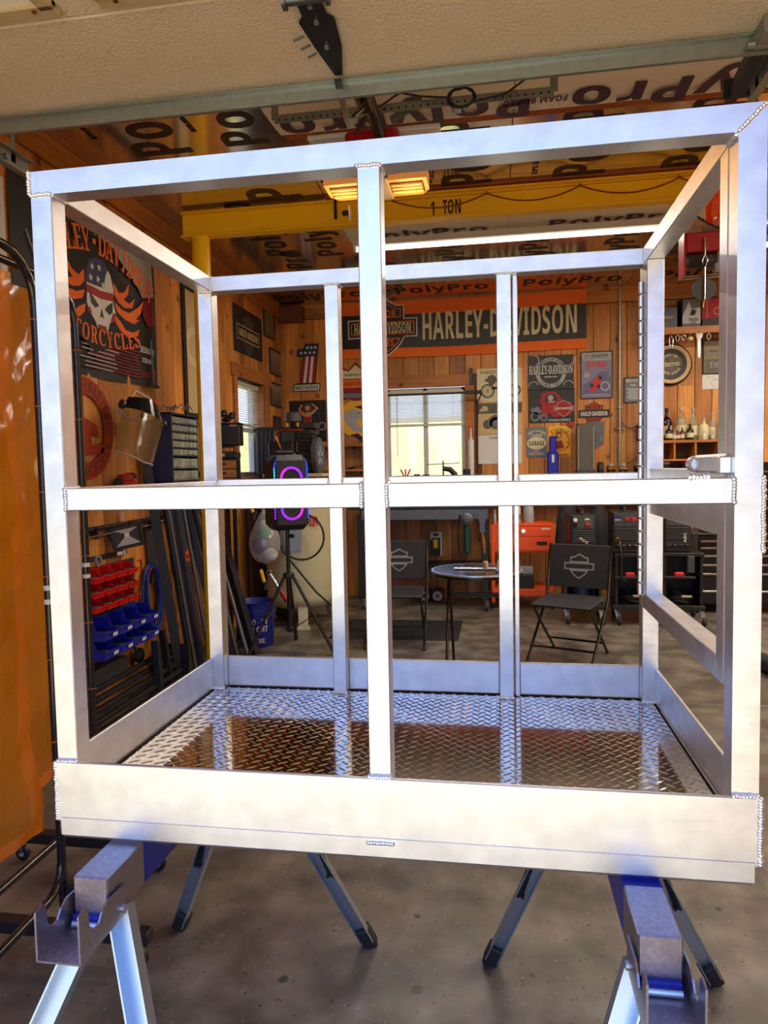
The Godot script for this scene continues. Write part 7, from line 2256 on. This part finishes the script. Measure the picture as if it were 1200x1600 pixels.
func build_seating() -> void:
	chair("black folding chair with a shield emblem, left of the round table", Vector3(-0.07, 0, -4.55), 2.0)
	chair("black folding chair with a shield emblem, right of the round table, turned towards it", Vector3(1.27, 0, -4.22), -24.0)
	var t := thing("round_table", "round black folding table with a bright metal rim between the two chairs", "table", Vector3(0.61, 0, -3.62))
	var b := MB.new()
	b.lathe([Vector2(0, 0.712), Vector2(0.285, 0.712), Vector2(0.298, 0.718), Vector2(0.30, 0.735), Vector2(0.295, 0.745), Vector2(0, 0.745)], 48)
	part("tabletop", b, M.black_gloss, t)
	b = MB.new()
	b.lathe([Vector2(0.292, 0.7455), Vector2(0.303, 0.7455), Vector2(0.305, 0.736), Vector2(0.300, 0.733)], 48)
	part("rim", b, M.zinc, t)
	for s in [-1.0, 1.0]:
		tubep("leg", [Vector3(s * 0.2, 0.70, -0.16), Vector3(s * 0.2, 0.01, 0.18)], 0.010, M.black_gloss, t, 8)
		tubep("leg", [Vector3(s * 0.17, 0.70, 0.16), Vector3(s * 0.17, 0.01, -0.18)], 0.010, M.black_gloss, t, 8)
	for q in [[0.17, 0.60, 0.11], [0.2, 0.55, -0.09], [0.2, 0.14, 0.12]]:
		tubep("cross_bar", [Vector3(-q[0], q[1], q[2]), Vector3(q[0], q[1], q[2])], 0.008, M.black_gloss, t, 8)
	var p := thing("bracket_plate", "pale machined bracket with holes lying on the round table", "bracket", Vector3(0.79, 0.746, -3.56))
	b = MB.new()
	b.box(Vector3(0, 0.035, 0), Vector3(0.09, 0.07, 0.01), 0.003)
	b.box(Vector3(-0.03, 0.012, 0.03), Vector3(0.05, 0.02, 0.07), 0.003)
	b.box(Vector3(0.03, 0.05, 0.01), Vector3(0.03, 0.04, 0.04), 0.003)
	part("body", b, M.galv, p)
	for x in [-0.025, 0.015]:
		b = MB.new()
		b.cyl(Vector3(x, 0.035, 0.004), Vector3(x, 0.035, 0.0075), 0.012, 14)
		part("hole", b, M.black_matt, p)
	var r := thing("rods", "two slim bright rods with a yellowish collar lying across the round table", "rods", Vector3(0.60, 0.752, -3.60))
	for z in [-0.012, 0.012]:
		tubep("rod", [Vector3(-0.14, 0.002, z), Vector3(0.14, 0.002, z)], 0.0045, M.chrome, r, 6)
	b = MB.new()
	b.cyl(Vector3(0.07, -0.006, 0), Vector3(0.07, 0.05, 0), 0.017, 14, 0.004)
	part("collar", b, M.tan, r)

# ---------------------------------------------------------------- orange cart, welders, tool chest
func build_welders() -> void:
	var t := thing("tool_cart", "orange steel tool cart with a drawer box beside the workbench", "tool cart", Vector3(0.98, 0, -6.18))
	for q in [[-0.28, 0.16], [0.30, 0.16], [-0.28, -0.18], [0.30, -0.18]]:
		boxp("upright", Vector3(q[0], 0.45, q[1]), Vector3(0.035, 0.80, 0.035), M.orange, t)
		var c := MB.new()
		c.cyl(Vector3(q[0] - 0.012, 0.04, q[1]), Vector3(q[0] + 0.012, 0.04, q[1]), 0.038, 16, 0.006)
		part("wheel", c, M.rubber, t)
		boxp("wheel_stem", Vector3(q[0], 0.07, q[1]), Vector3(0.03, 0.05, 0.03), M.steel, t)
	boxp("lower_tray", Vector3(0.01, 0.17, 0), Vector3(0.60, 0.07, 0.38), M.orange, t)
	boxp("cabinet", Vector3(0.02, 0.70, -0.01), Vector3(0.58, 0.26, 0.36), M.orange, t, 0.006)
	boxp("lid", Vector3(0.02, 0.845, -0.01), Vector3(0.59, 0.03, 0.37), M.orange, t, 0.006)
	var d := boxp("drawer", Vector3(0.02, 0.655, 0.172), Vector3(0.53, 0.13, 0.012), M.orange, t)
	boxp("handle", Vector3(-0.17, 0.665, 0.182), Vector3(0.10, 0.03, 0.012), M.black, d)
	boxp("handle", Vector3(0.20, 0.665, 0.182), Vector3(0.10, 0.03, 0.012), M.black, d)
	d = boxp("drawer", Vector3(0.02, 0.775, 0.172), Vector3(0.53, 0.085, 0.012), M.orange, t)
	var lk := MB.new()
	lk.cyl(Vector3(0.02, 0.785, 0.176), Vector3(0.02, 0.785, 0.19), 0.024, 18, 0.003)
	part("lock", lk, M.chrome, d)
	boxp("label", Vector3(-0.14, 0.785, 0.18), Vector3(0.10, 0.014, 0.002), M.white, d, 0.0)
	boxp("label", Vector3(0.24, 0.805, 0.18), Vector3(0.09, 0.014, 0.002), M.white, d, 0.0)
	var bi := thing("clear_jar_box", "clear box of hardware with a white cap on the orange cart's lower tray", "box", Vector3(0.98, 0.206, -6.12))
	boxp("tub", Vector3(0, 0.07, 0), Vector3(0.24, 0.14, 0.2), M.charcoal, bi, 0.008)
	boxp("lid", Vector3(0, 0.18, 0), Vector3(0.23, 0.08, 0.19), M.clear_drawer, bi, 0.008)
	var cp := MB.new()
	cp.cyl(Vector3(-0.04, 0.22, 0.03), Vector3(-0.04, 0.29, 0.03), 0.026, 14, 0.004)
	part("cap", cp, M.white, bi)
	for q in [[0.93, "white bottle with a blue label on top of the orange cart"], [1.06, "pale grey bottle right of the white bottle on the orange cart"]]:
		var bo := thing("cart_bottle", q[1], "bottle", Vector3(q[0], 0.86, -6.15), Basis(), "bottles on the orange cart")
		var b := MB.new()
		b.lathe([Vector2(0, 0), Vector2(0.048, 0), Vector2(0.05, 0.01), Vector2(0.05, 0.15), Vector2(0.02, 0.19), Vector2(0.018, 0.21), Vector2(0, 0.21)], 18)
		part("bottle", b, M.white if q[0] < 1.0 else M.light_grey, bo)
		b = MB.new()
		b.cyl(Vector3(0, 0.03, 0), Vector3(0, 0.08, 0), 0.0508, 18)
		part("label", b, M.zinc if q[0] < 1.0 else M.light_grey, bo)
		b = MB.new()
		b.cyl(Vector3(0, 0.21, 0), Vector3(0, 0.25, 0), 0.014, 10, 0.002)
		part("cap", b, M.black, bo)
	var sv := MB.new()
	sv.lathe([Vector2(0, 0), Vector2(0.014, 0), Vector2(0.014, 0.09), Vector2(0.008, 0.10), Vector2(0.008, 0.14), Vector2(0, 0.14)], 12)
	solo("oil_bottle", sv, M.light_grey, "tiny pale oil bottle at the left corner of the orange cart", "bottle", Vector3(0.72, 0.86, -6.04))
	cover(Vector3(1.43, 0.5, -6.10), "black cloth cover hanging between the orange cart and the first welder")
	cover(Vector3(1.72, 0.42, -6.02), "black cloth cover hanging on the wall between the first and second welders")
	cover(Vector3(2.12, 0.42, -6.02), "black cloth cover hanging on the wall between the second and third welders")
	welder(Vector3(1.505, 0.62, -5.60), "black welding machine with one red knob, left of three", 0)
	welder(Vector3(1.885, 0.64, -5.60), "black welding machine with two red knobs and a plugged cable, middle of three", 1)
	welder(Vector3(2.34, 0.645, -5.60), "black welding machine with pale vents partly behind the cage's right post, right of three", 2)
	var tc0 := MB.new()
	tc0.tube([Vector3(-0.088, 0.12, 0.25), Vector3(-0.085, 0.115, 0.33), Vector3(-0.075, 0.0, 0.36), Vector3(-0.075, -0.2, 0.36), Vector3(-0.04, -0.235, 0.36)], 0.011, 8)
	solo("torch_cable", tc0, M.black, "black cable hanging from the plug of the middle welding machine", "cable", Vector3(1.885, 0.64, -5.60))
	welding_cart(Vector3(1.45, 0, -5.57), 0.62, "black rolling welding cart with a gas bottle, behind the right folding chair", 0)
	welding_cart(Vector3(1.89, 0, -5.57), 0.64, "black rolling welding cart with coiled cable and blue casters, in the middle", 1)
	welding_cart(Vector3(2.30, 0, -5.57), 0.645, "black rolling welding cart behind the cage's right post", 2)
	# tool chest: cabinet of drawers with bright edges, top chest above
	var c := thing("tool_chest", "tall black rolling tool chest with bright drawer pulls at the right", "tool chest", Vector3(3.06, 0, -6.16))
	boxp("cabinet", Vector3(0, 0.42, 0), Vector3(0.98, 0.66, 0.50), M.black_gloss, c, 0.006)
	boxp("side_trim", Vector3(-0.47, 0.42, 0.254), Vector3(0.05, 0.66, 0.01), M.charcoal, c)
	boxp("top_mat", Vector3(0, 0.757, 0), Vector3(1.0, 0.014, 0.52), M.dark_grey, c)
	var ys := [0.70, 0.635, 0.56, 0.475, 0.39, 0.225]
	for i in 6:
		var lo: float = ys[i + 1] if i < 5 else 0.10
		var dd := boxp("drawer", Vector3(0.02, (ys[i] + lo) / 2, 0.256), Vector3(0.90, ys[i] - lo - 0.012, 0.012), M.black_gloss, c, 0.002)
		boxp("drawer_pull", Vector3(0.02, ys[i] - 0.012, 0.268), Vector3(0.90, 0.02, 0.016), M.chrome, dd, 0.004)
	for x in [-0.44, 0.44]:
		var w := MB.new()
		w.cyl(Vector3(x - 0.02, 0.05, 0.2), Vector3(x + 0.02, 0.05, 0.2), 0.05, 18, 0.008)
		part("wheel", w, M.rubber, c)
	var lb := MB.new()
	letters(lb, "TOOLS", 0.16, 0.03, at2(0.02, 0.315, 0.264), FB)
	part("lettering", lb, M.chrome, c)
	var tc := thing("top_chest", "black top chest with bright drawer pulls standing on the rolling tool chest", "tool chest", Vector3(3.30, 0.764, -6.12))
	boxp("box", Vector3(0, 0.33, 0), Vector3(0.50, 0.66, 0.38), M.black_gloss, tc, 0.006)
	for i in 5:
		var y := 0.58 - 0.085 * i
		var dd := boxp("drawer", Vector3(0, y - 0.04, 0.194), Vector3(0.46, 0.074, 0.012), M.black_gloss, tc, 0.002)
		boxp("drawer_pull", Vector3(0, y - 0.008, 0.206), Vector3(0.46, 0.018, 0.016), M.chrome, dd, 0.004)
	# cloth and oddments on the chest's left end
	var pb := MB.new()
	pb.box(Vector3(0, 0.02, 0), Vector3(0.20, 0.04, 0.22), 0.012)
	solo("folded_rag", pb, M.sepia, "folded drab rag at the left end of the tool chest's top", "rag", Vector3(2.78, 0.765, -6.04))
	var rr := thing("floor_roll", "dark roll with a pale band on the floor at the right edge", "roll", Vector3(2.62, 0.06, -3.75), rot(20.0))
	var rb := MB.new()
	rb.cyl(Vector3(0, 0, -0.3), Vector3(0, 0, 0.3), 0.06, 20, 0.008)
	part("roll", rb, M.charcoal, rr)
	rb = MB.new()
	rb.cyl(Vector3(0, 0, 0.1), Vector3(0, 0, 0.2), 0.0612, 20)
	part("band", rb, M.light_grey, rr)

func cover(at: Vector3, label: String) -> void:
	var jb := MB.new()
	var k := 28
	for j in 6:
		for i in k:
			var p := []
			for q in [[i, j], [i + 1, j], [i + 1, j + 1], [i, j + 1]]:
				var a: float = TAU * q[0] / k
				var f: float = q[1] / 6.0
				var r: float = (0.115 - 0.05 * f * f) * (1.0 + 0.10 * sin(a * 5.0))
				p.append(Vector3(cos(a) * r, f * 0.58, sin(a) * r * 0.55))
			jb.quad(p[0], p[1], p[2], p[3], Vector3(p[0].x, 0.02, p[0].z * 2.0).normalized())
	jb.ball(Vector3(0, 0.58, 0), Vector3(0.066, 0.03, 0.036), 12)
	solo("cloth_cover", jb, M.black_matt, label, "cover", at, Basis(), "black cloth covers")

func welder(at: Vector3, label: String, kind: int) -> void:
	var t := thing("welding_machine", label, "welding machine", at, rot([2.0, -3.0, -8.0][kind]), "welding machines")
	boxp("case", Vector3(0, 0.18, -0.02), Vector3(0.225, 0.36, 0.40), M.black, t, 0.01)
	boxp("front_panel", Vector3(0, 0.18, 0.184), Vector3(0.215, 0.35, 0.012), M.charcoal, t, 0.006)
	boxp("control_plate", Vector3(0, 0.29, 0.192), Vector3(0.19, 0.11, 0.004), M.dark_grey, t, 0.001)
	for i in 6:
		boxp("vent_slat", Vector3(0, 0.215 - 0.019 * i, 0.194), Vector3(0.18, 0.010, 0.012), M.dark_grey, t, 0.002, Basis(Vector3.RIGHT, 0.5))
	var ks := [[[-0.075, 0.315, "white"], [0.03, 0.275, "red_bin"], [-0.075, 0.27, "black_gloss"]], [[0.01, 0.30, "red_bin"], [0.07, 0.30, "red_bin"]], [[-0.04, 0.31, "mid_grey"], [0.04, 0.31, "light_grey"]]]
	for q in ks[kind]:
		var m := MB.new()
		m.cyl(Vector3(q[0], q[1], 0.19), Vector3(q[0], q[1], 0.214), 0.019, 16, 0.004)
		part("knob", m, M[q[2]], t)
	if kind == 0:
		boxp("display", Vector3(0.03, 0.322, 0.195), Vector3(0.04, 0.016, 0.003), M.display, t, 0.0)
	if kind == 1:
		for y in [0.322, 0.295]:
			boxp("display", Vector3(-0.07, y, 0.195), Vector3(0.05, 0.014, 0.003), M.blue_bin if y > 0.3 else M.light_grey, t, 0.0)
	for i in 4:
		boxp("indicator", Vector3(0.05 + 0.014 * (i % 2), 0.32 - 0.016 * i, 0.195), Vector3(0.01, 0.006, 0.003), M.light_grey, t, 0.0)
	if kind != 1:
		var lt := MB.new()
		letters(lt, "MULTI" if kind == 0 else "ARC", 0.085, 0.022, at2(0.0 if kind == 0 else 0.06, 0.13, 0.2005, -0.6 if kind == 0 else PI / 2), FB)
		part("lettering", lt, M.white, t)
	for x in [-0.075, -0.025, 0.025, 0.075]:
		var m := MB.new()
		m.cyl(Vector3(x, 0.055, 0.188), Vector3(x, 0.055, 0.208), 0.018, 14, 0.004)
		part("socket", m, M.black_gloss, t)
	tubep("handle", [Vector3(0, 0.36, 0.12), Vector3(0, 0.40, 0.10), Vector3(0, 0.40, -0.14), Vector3(0, 0.36, -0.16)], 0.012, M.charcoal, t, 8)
	if kind == 1:
		boxp("cable_plug", Vector3(-0.075, 0.12, 0.215), Vector3(0.04, 0.05, 0.05), M.brass, t, 0.01)

func welding_cart(at: Vector3, top: float, label: String, kind: int) -> void:
	var t := thing("welding_cart", label, "welding cart", at, rot(-3.0), "welding carts")
	boxp("top_shelf", Vector3(0.06, top - 0.015, -0.02), Vector3(0.34, 0.03, 0.5), M.black, t)
	boxp("lower_shelf", Vector3(0.06, 0.16, -0.02), Vector3(0.36, 0.04, 0.52), M.black, t)
	for q in [[-0.09, 0.2], [0.21, 0.2], [-0.09, -0.24], [0.21, -0.24]]:
		boxp("post", Vector3(q[0], top / 2 + 0.06, q[1]), Vector3(0.025, top - 0.14, 0.025), M.charcoal if kind == 0 else M.black, t)
		var f := MB.new()
		f.bar(Vector3(q[0], 0.14, q[1]), Vector3(q[0] + 0.02, 0.05, q[1] + 0.02), 0.05, 0.02, 0.003)
		var fk := part("caster_fork", f, M.zinc, t)
		f = MB.new()
		f.cyl(Vector3(q[0] + 0.005, 0.042, q[1] + 0.03), Vector3(q[0] + 0.035, 0.042, q[1] + 0.03), 0.04, 18, 0.006)
		part("wheel", f, M.rubber, fk)
	boxp("back_panel", Vector3(0.06, top / 2 + 0.07, -0.262), Vector3(0.34, top - 0.2, 0.01), M.black, t)
	for x in [-0.10, 0.22]:
		boxp("side_panel", Vector3(x, top / 2 + 0.07, -0.02), Vector3(0.008, top - 0.2, 0.44), M.black, t)
	if kind == 0:
		var g := MB.new()
		g.lathe([Vector2(0, 0.18), Vector2(0.09, 0.18), Vector2(0.095, 0.2), Vector2(0.095, 0.5), Vector2(0.05, 0.57), Vector2(0, 0.58)], 20, Transform3D(Basis(), Vector3(0.06, 0, 0)))
		part("gas_bottle", g, M.navy, t)
	else:
		var pts := []
		for i in 60:
			var a := TAU * i / 20.0
			pts.append(Vector3(0.06 + 0.14 * cos(a), 0.20 + 0.02 * (i / 20) + 0.008 * sin(i * 1.3), 0.14 * sin(a)))
		tubep("cable_coil", pts, 0.012, M.black, t, 8)
		boxp("ground_clamp", Vector3(0.10, 0.25, 0.15), Vector3(0.09, 0.02, 0.03), M.cream, t, 0.005)
		boxp("torch_holder", Vector3(0.12, top - 0.10, 0.22), Vector3(0.06, 0.15, 0.03), M.dark_grey, t, 0.006)
		boxp("tool_tray", Vector3(0.02, top - 0.21, 0.24), Vector3(0.26, 0.02, 0.07), M.black, t)
		boxp("red_clip", Vector3(0.02, top - 0.185, 0.245), Vector3(0.08, 0.04, 0.04), M.red_bin, t, 0.008)

# ---------------------------------------------------------------- shelves at the right
func build_right_shelves() -> void:
	var t := thing("can_shelf", "wooden shelf holding oil cans high on the back wall at the right", "shelf", Vector3(2.72, 2.74, BW + 0.13))
	boxp("board", Vector3(0, 0, 0), Vector3(0.90, 0.024, 0.26), M.trim, t)
	boxp("lip", Vector3(0, 0.0, 0.126), Vector3(0.90, 0.07, 0.014), M.trim, t)
	for x in [-0.42, 0.42]:
		boxp("bracket", Vector3(x, -0.07, -0.06), Vector3(0.02, 0.12, 0.14), M.trim, t)
	var cans := [[2.45, 0.18, 0.24, "black", "black oil can on the high shelf, left of the white and black one"], [2.66, 0.19, 0.31, "white", "white and black oil can in the middle of the high shelf"], [2.885, 0.20, 0.31, "red", "red and black oil can at the right of the high shelf"]]
	for i in 3:
		var q: Array = cans[i]
		var c := thing("oil_can", q[4], "oil can", Vector3(q[0], 2.753, BW + 0.13), rot([4.0, 10.0, -14.0][i]), "oil cans on the high shelf")
		boxp("can", Vector3(0, q[2] / 2, 0), Vector3(q[1], q[2], 0.13), M.black, c, 0.008)
		if i == 0:
			put(c, "print", "dark_grey", func(m): shield2(m, 0, q[2] * 0.55, 0.06, 0.0655))
			put(c, "lettering", "tan", func(m): letters(m, "HARLEY", 0.10, 0.02, at2(0, q[2] * 0.55, 0.067), FB))
		elif i == 1:
			put(c, "print", "light_grey", func(m):
				poly2(m, [[-0.09, 0.06], [0.09, 0.06], [0.09, 0.22], [0.0, 0.20], [-0.03, 0.28], [-0.06, 0.2], [-0.09, 0.14]], 0, 0, 1.0, 0.0655, 0.001))
			put(c, "lettering", "print_ink", func(m): letters(m, "ENGINE", 0.10, 0.03, at2(0.02, 0.10, 0.067), FB); letters(m, "OIL", 0.06, 0.025, at2(0.02, 0.07, 0.067), FB))
			put(c, "print", "black_matt", func(m): poly2(m, [[-0.02, 0.14], [0.03, 0.14], [0.05, 0.19], [0.0, 0.2]], 0, 0, 1.0, 0.067, 0.0006))
		else:
			put(c, "print", "red_print", func(m): rect2(m, 0, 0.20, 0.196, 0.19, 0.0655))
			put(c, "print", "light_grey", func(m): ring2(m, 0.045, 0.17, 0.03, 0.037, 0.067, 0.0008, 20); rect2(m, -0.05, 0.20, 0.006, 0.18, 0.067, 0.0006))
	var hk := [[2.46, 0.13, "chrome", "chrome open ring hanging first under the high shelf"], [2.52, 0.07, "light_grey", "pale latch piece hanging second under the high shelf"], [2.575, 0.06, "chrome", "small chrome link hanging third under the high shelf"], [2.64, 0.06, "cream", "round cream knob hanging fourth under the high shelf"], [2.72, 0.24, "chrome", "long chrome wrench-like bar hanging under the high shelf"], [2.81, 0.07, "light_grey", "pale buckle hanging last under the high shelf"]]
	for i in 6:
		var q: Array = hk[i]
		var m := MB.new()
		if i == 3:
			m.ball(Vector3(0, -0.05, 0), Vector3(0.03, 0.024, 0.02), 12)
		elif i == 4:
			m.prism(PackedVector2Array([Vector2(-0.035, 0), Vector2(0.035, 0), Vector2(0.03, -0.04), Vector2(0.014, -0.06), Vector2(0.01, -0.24), Vector2(-0.01, -0.24), Vector2(-0.018, -0.06), Vector2(-0.03, -0.04)]), 0, 0.012)
		else:
			var h: float = q[1]
			m.tube([Vector3(0, -0.01, 0), Vector3(0.018, -h * 0.35, 0), Vector3(0.014, -h * 0.8, 0), Vector3(0, -h, 0), Vector3(-0.014, -h * 0.8, 0), Vector3(-0.018, -h * 0.35, 0)], 0.006, 6, true)
		m.tube([Vector3(0, 0.03, -0.02), Vector3(0, 0.0, 0.0), Vector3(0, -0.014, 0)], 0.003, 5)
		solo("hanging_part", m, M[q[2]], q[3], "metal part", Vector3(q[0], 2.70, BW + 0.28), Basis(), "parts hung under the high shelf")
	# lower shelf with bottles, cubby holes below
	var s := thing("bottle_shelf", "wooden cubby shelf with liquor bottles on top, under the clock", "shelf", Vector3(2.66, 1.30, BW + 0.13))
	boxp("top_board", Vector3(0, 0.345, 0), Vector3(0.80, 0.028, 0.26), M.trim, s)
	boxp("middle_board", Vector3(0, 0.16, 0), Vector3(0.80, 0.02, 0.26), M.trim, s)
	boxp("bottom_board", Vector3(0, -0.08, 0), Vector3(0.80, 0.02, 0.26), M.trim, s)
	boxp("back_board", Vector3(0, 0.13, -0.125), Vector3(0.80, 0.46, 0.01), M.brown, s)
	for x in [-0.40, -0.155, 0.045, 0.26, 0.40]:
		boxp("divider", Vector3(x, 0.245, 0), Vector3(0.02, 0.18, 0.25), M.trim, s)
	for x in [-0.40, 0.40]:
		boxp("side", Vector3(x, 0.05, 0), Vector3(0.02, 0.26, 0.25), M.trim, s)
	boxp("tag", Vector3(0.09, 0.16, 0.135), Vector3(0.10, 0.04, 0.008), M.yellow_print, s)
	var bot := [[2.36, 0.26, 0.032, "wine", "dark slim bottle at the far left of the bottle shelf", -0.02], [2.455, 0.33, 0.05, "wine", "dark red whisky bottle with black cap on the bottle shelf", 0.0], [2.46, 0.15, 0.035, "black_gloss", "short black bottle in front of the dark red one", 0.08], [2.51, 0.12, 0.022, "liquid_clear", "first miniature bottle in the front row", 0.085], [2.545, 0.11, 0.022, "liquor", "second miniature bottle in the front row, amber", 0.085], [2.585, 0.13, 0.024, "liquor", "third miniature bottle in the front row, amber with pale label", 0.085], [2.60, 0.34, 0.055, "liquid_clear", "tall clear bottle with amber cap and wide white label", -0.02], [2.665, 0.16, 0.035, "black_gloss", "black bottle with pale label before the clear ones", 0.06], [2.71, 0.32, 0.042, "liquid_clear", "clear bottle with silver cap in the middle of the shelf", 0.0], [2.803, 0.22, 0.05, "cream", "cream ceramic jug on the bottle shelf", 0.03], [2.79, 0.08, 0.02, "white", "tiny white capped bottle before the cream jug", 0.095], [2.892, 0.28, 0.036, "liquid_clear", "clear slim bottle right of the cream jug", 0.0], [2.87, 0.09, 0.02, "light_grey", "tiny pale bottle before the slim clear bottle", 0.095], [2.965, 0.16, 0.04, "glass_like", "glass tumbler at the right end of the bottle shelf", 0.04]]
	mat("glass_like", Color(0.6, 0.62, 0.6), 0.1)
	for q in bot:
		var o := thing("liquor_bottle", q[4], "bottle", Vector3(q[0], 1.66, BW + 0.13 + q[5]), Basis(), "bottles on the cubby shelf")
		var h: float = q[1]
		var r: float = q[2]
		var m := MB.new()
		if q[3] == "glass_like":
			m.lathe([Vector2(0, 0), Vector2(r * 0.85, 0), Vector2(r, h), Vector2(r * 0.9, h), Vector2(r * 0.75, 0.01), Vector2(0, 0.01)], 18)
			part("tumbler", m, M.glass_like, o)
			continue
		m.lathe([Vector2(0, 0), Vector2(r * 0.95, 0), Vector2(r, 0.008), Vector2(r, h * 0.58), Vector2(r * 0.8, h * 0.66), Vector2(r * 0.34, h * 0.74), Vector2(r * 0.3, h * 0.9), Vector2(0, h * 0.9)], 18)
		part("bottle", m, M[q[3]], o)
		m = MB.new()
		m.cyl(Vector3(0, h * 0.88, 0), Vector3(0, h, 0), r * 0.36, 12, 0.002)
		part("cap", m, M.black if q[3] in ["wine", "black_gloss"] else (M.tan if h > 0.33 else M.light_grey), o)
		m = MB.new()
		m.cyl(Vector3(0, h * 0.15, 0), Vector3(0, h * 0.45, 0), r * 1.015, 18)
		part("label", m, M.cream if q[3] != "wine" else M.tan, o)
	var jars := [[2.43, "black_matt", "dark jar with a pale lid in the left cubby"], [2.63, "black_matt", "dark jar with a red rim in the second cubby"], [2.835, "light_grey", "pale drawer-like box with a round hole in the right cubby"]]
	for i in 3:
		var q: Array = jars[i]
		var o := thing("cubby_jar", q[2], "jar", Vector3(q[0], 1.23, BW + 0.17), Basis(), "jars in the cubby shelf")
		if i < 2:
			var m := MB.new()
			m.cyl(Vector3(0, 0, 0), Vector3(0, 0.19, 0), 0.045, 18, 0.006)
			part("jar", m, M[q[1]], o)
			m = MB.new()
			m.cyl(Vector3(0, 0.19, 0), Vector3(0, 0.215, 0), 0.055, 18, 0.004)
			part("lid", m, M.light_grey if i == 0 else M.red_print, o)
		else:
			boxp("box", Vector3(0, 0.12, 0.02), Vector3(0.17, 0.16, 0.16), M.light_grey, o)
			var m := MB.new()
			m.lathe([Vector2(0.018, 0.0), Vector2(0.034, 0.0), Vector2(0.034, 0.005), Vector2(0.018, 0.005), Vector2(0.018, 0)], 18, Transform3D(Basis(Vector3.RIGHT, PI / 2), Vector3(0.03, 0.13, 0.1)))
			part("ring", m, M.dark_grey, o)
	# bright bits on the bench below the conduit
	for q in [[1.90, "brass", "brass fitting on the bench under the conduit"], [2.02, "chrome", "chrome valve body on the bench right of the brass fitting"], [2.17, "black_gloss", "black and chrome tool handle beside the piano hinge"]]:
		var o := thing("fitting", q[1 + 1], "fitting", Vector3(q[0], 1.052, BW + 0.16), Basis(), "fittings on the bench")
		var m := MB.new()
		m.cyl(Vector3(0, 0, 0), Vector3(0, 0.33, 0), 0.022, 14, 0.004)
		part("stem", m, M[q[1]], o)
		m = MB.new()
		m.cyl(Vector3(-0.04, 0.33, 0.0), Vector3(0.05, 0.33, 0.0), 0.034, 16, 0.008)
		m.cyl(Vector3(0.0, 0.34, -0.03), Vector3(0.0, 0.34, 0.06), 0.026, 16, 0.006)
		part("body", m, M[q[1]], o)
		m = MB.new()
		m.ball(Vector3(0, 0.36, 0.04), Vector3(0.03, 0.03, 0.015), 12)
		part("knob", m, M.light_grey, o)
	var gp := thing("grinder_wheel", "dark round grinding wheel standing on the bench under the grey shield plate", "grinding wheel", Vector3(1.80, 1.052, BW + 0.16))
	var m2 := MB.new()
	m2.cyl(Vector3(-0.025, 0.33, 0), Vector3(0.025, 0.33, 0), 0.075, 24, 0.006)
	part("wheel", m2, M.charcoal, gp)
	boxp("stand", Vector3(0, 0.14, 0), Vector3(0.05, 0.28, 0.08), M.black, gp)
	var rx := thing("wall_handset", "dark wall handset and cord hanging by the piano hinge", "handset", Vector3(2.21, 1.75, BW + 0.03))
	boxp("body", Vector3(0, 0, 0), Vector3(0.05, 0.16, 0.05), M.black, rx, 0.01)
	tubep("cord", [Vector3(0, -0.08, 0), Vector3(-0.02, -0.25, 0.02), Vector3(-0.14, -0.33, 0.04)], 0.006, M.black, rx, 6)
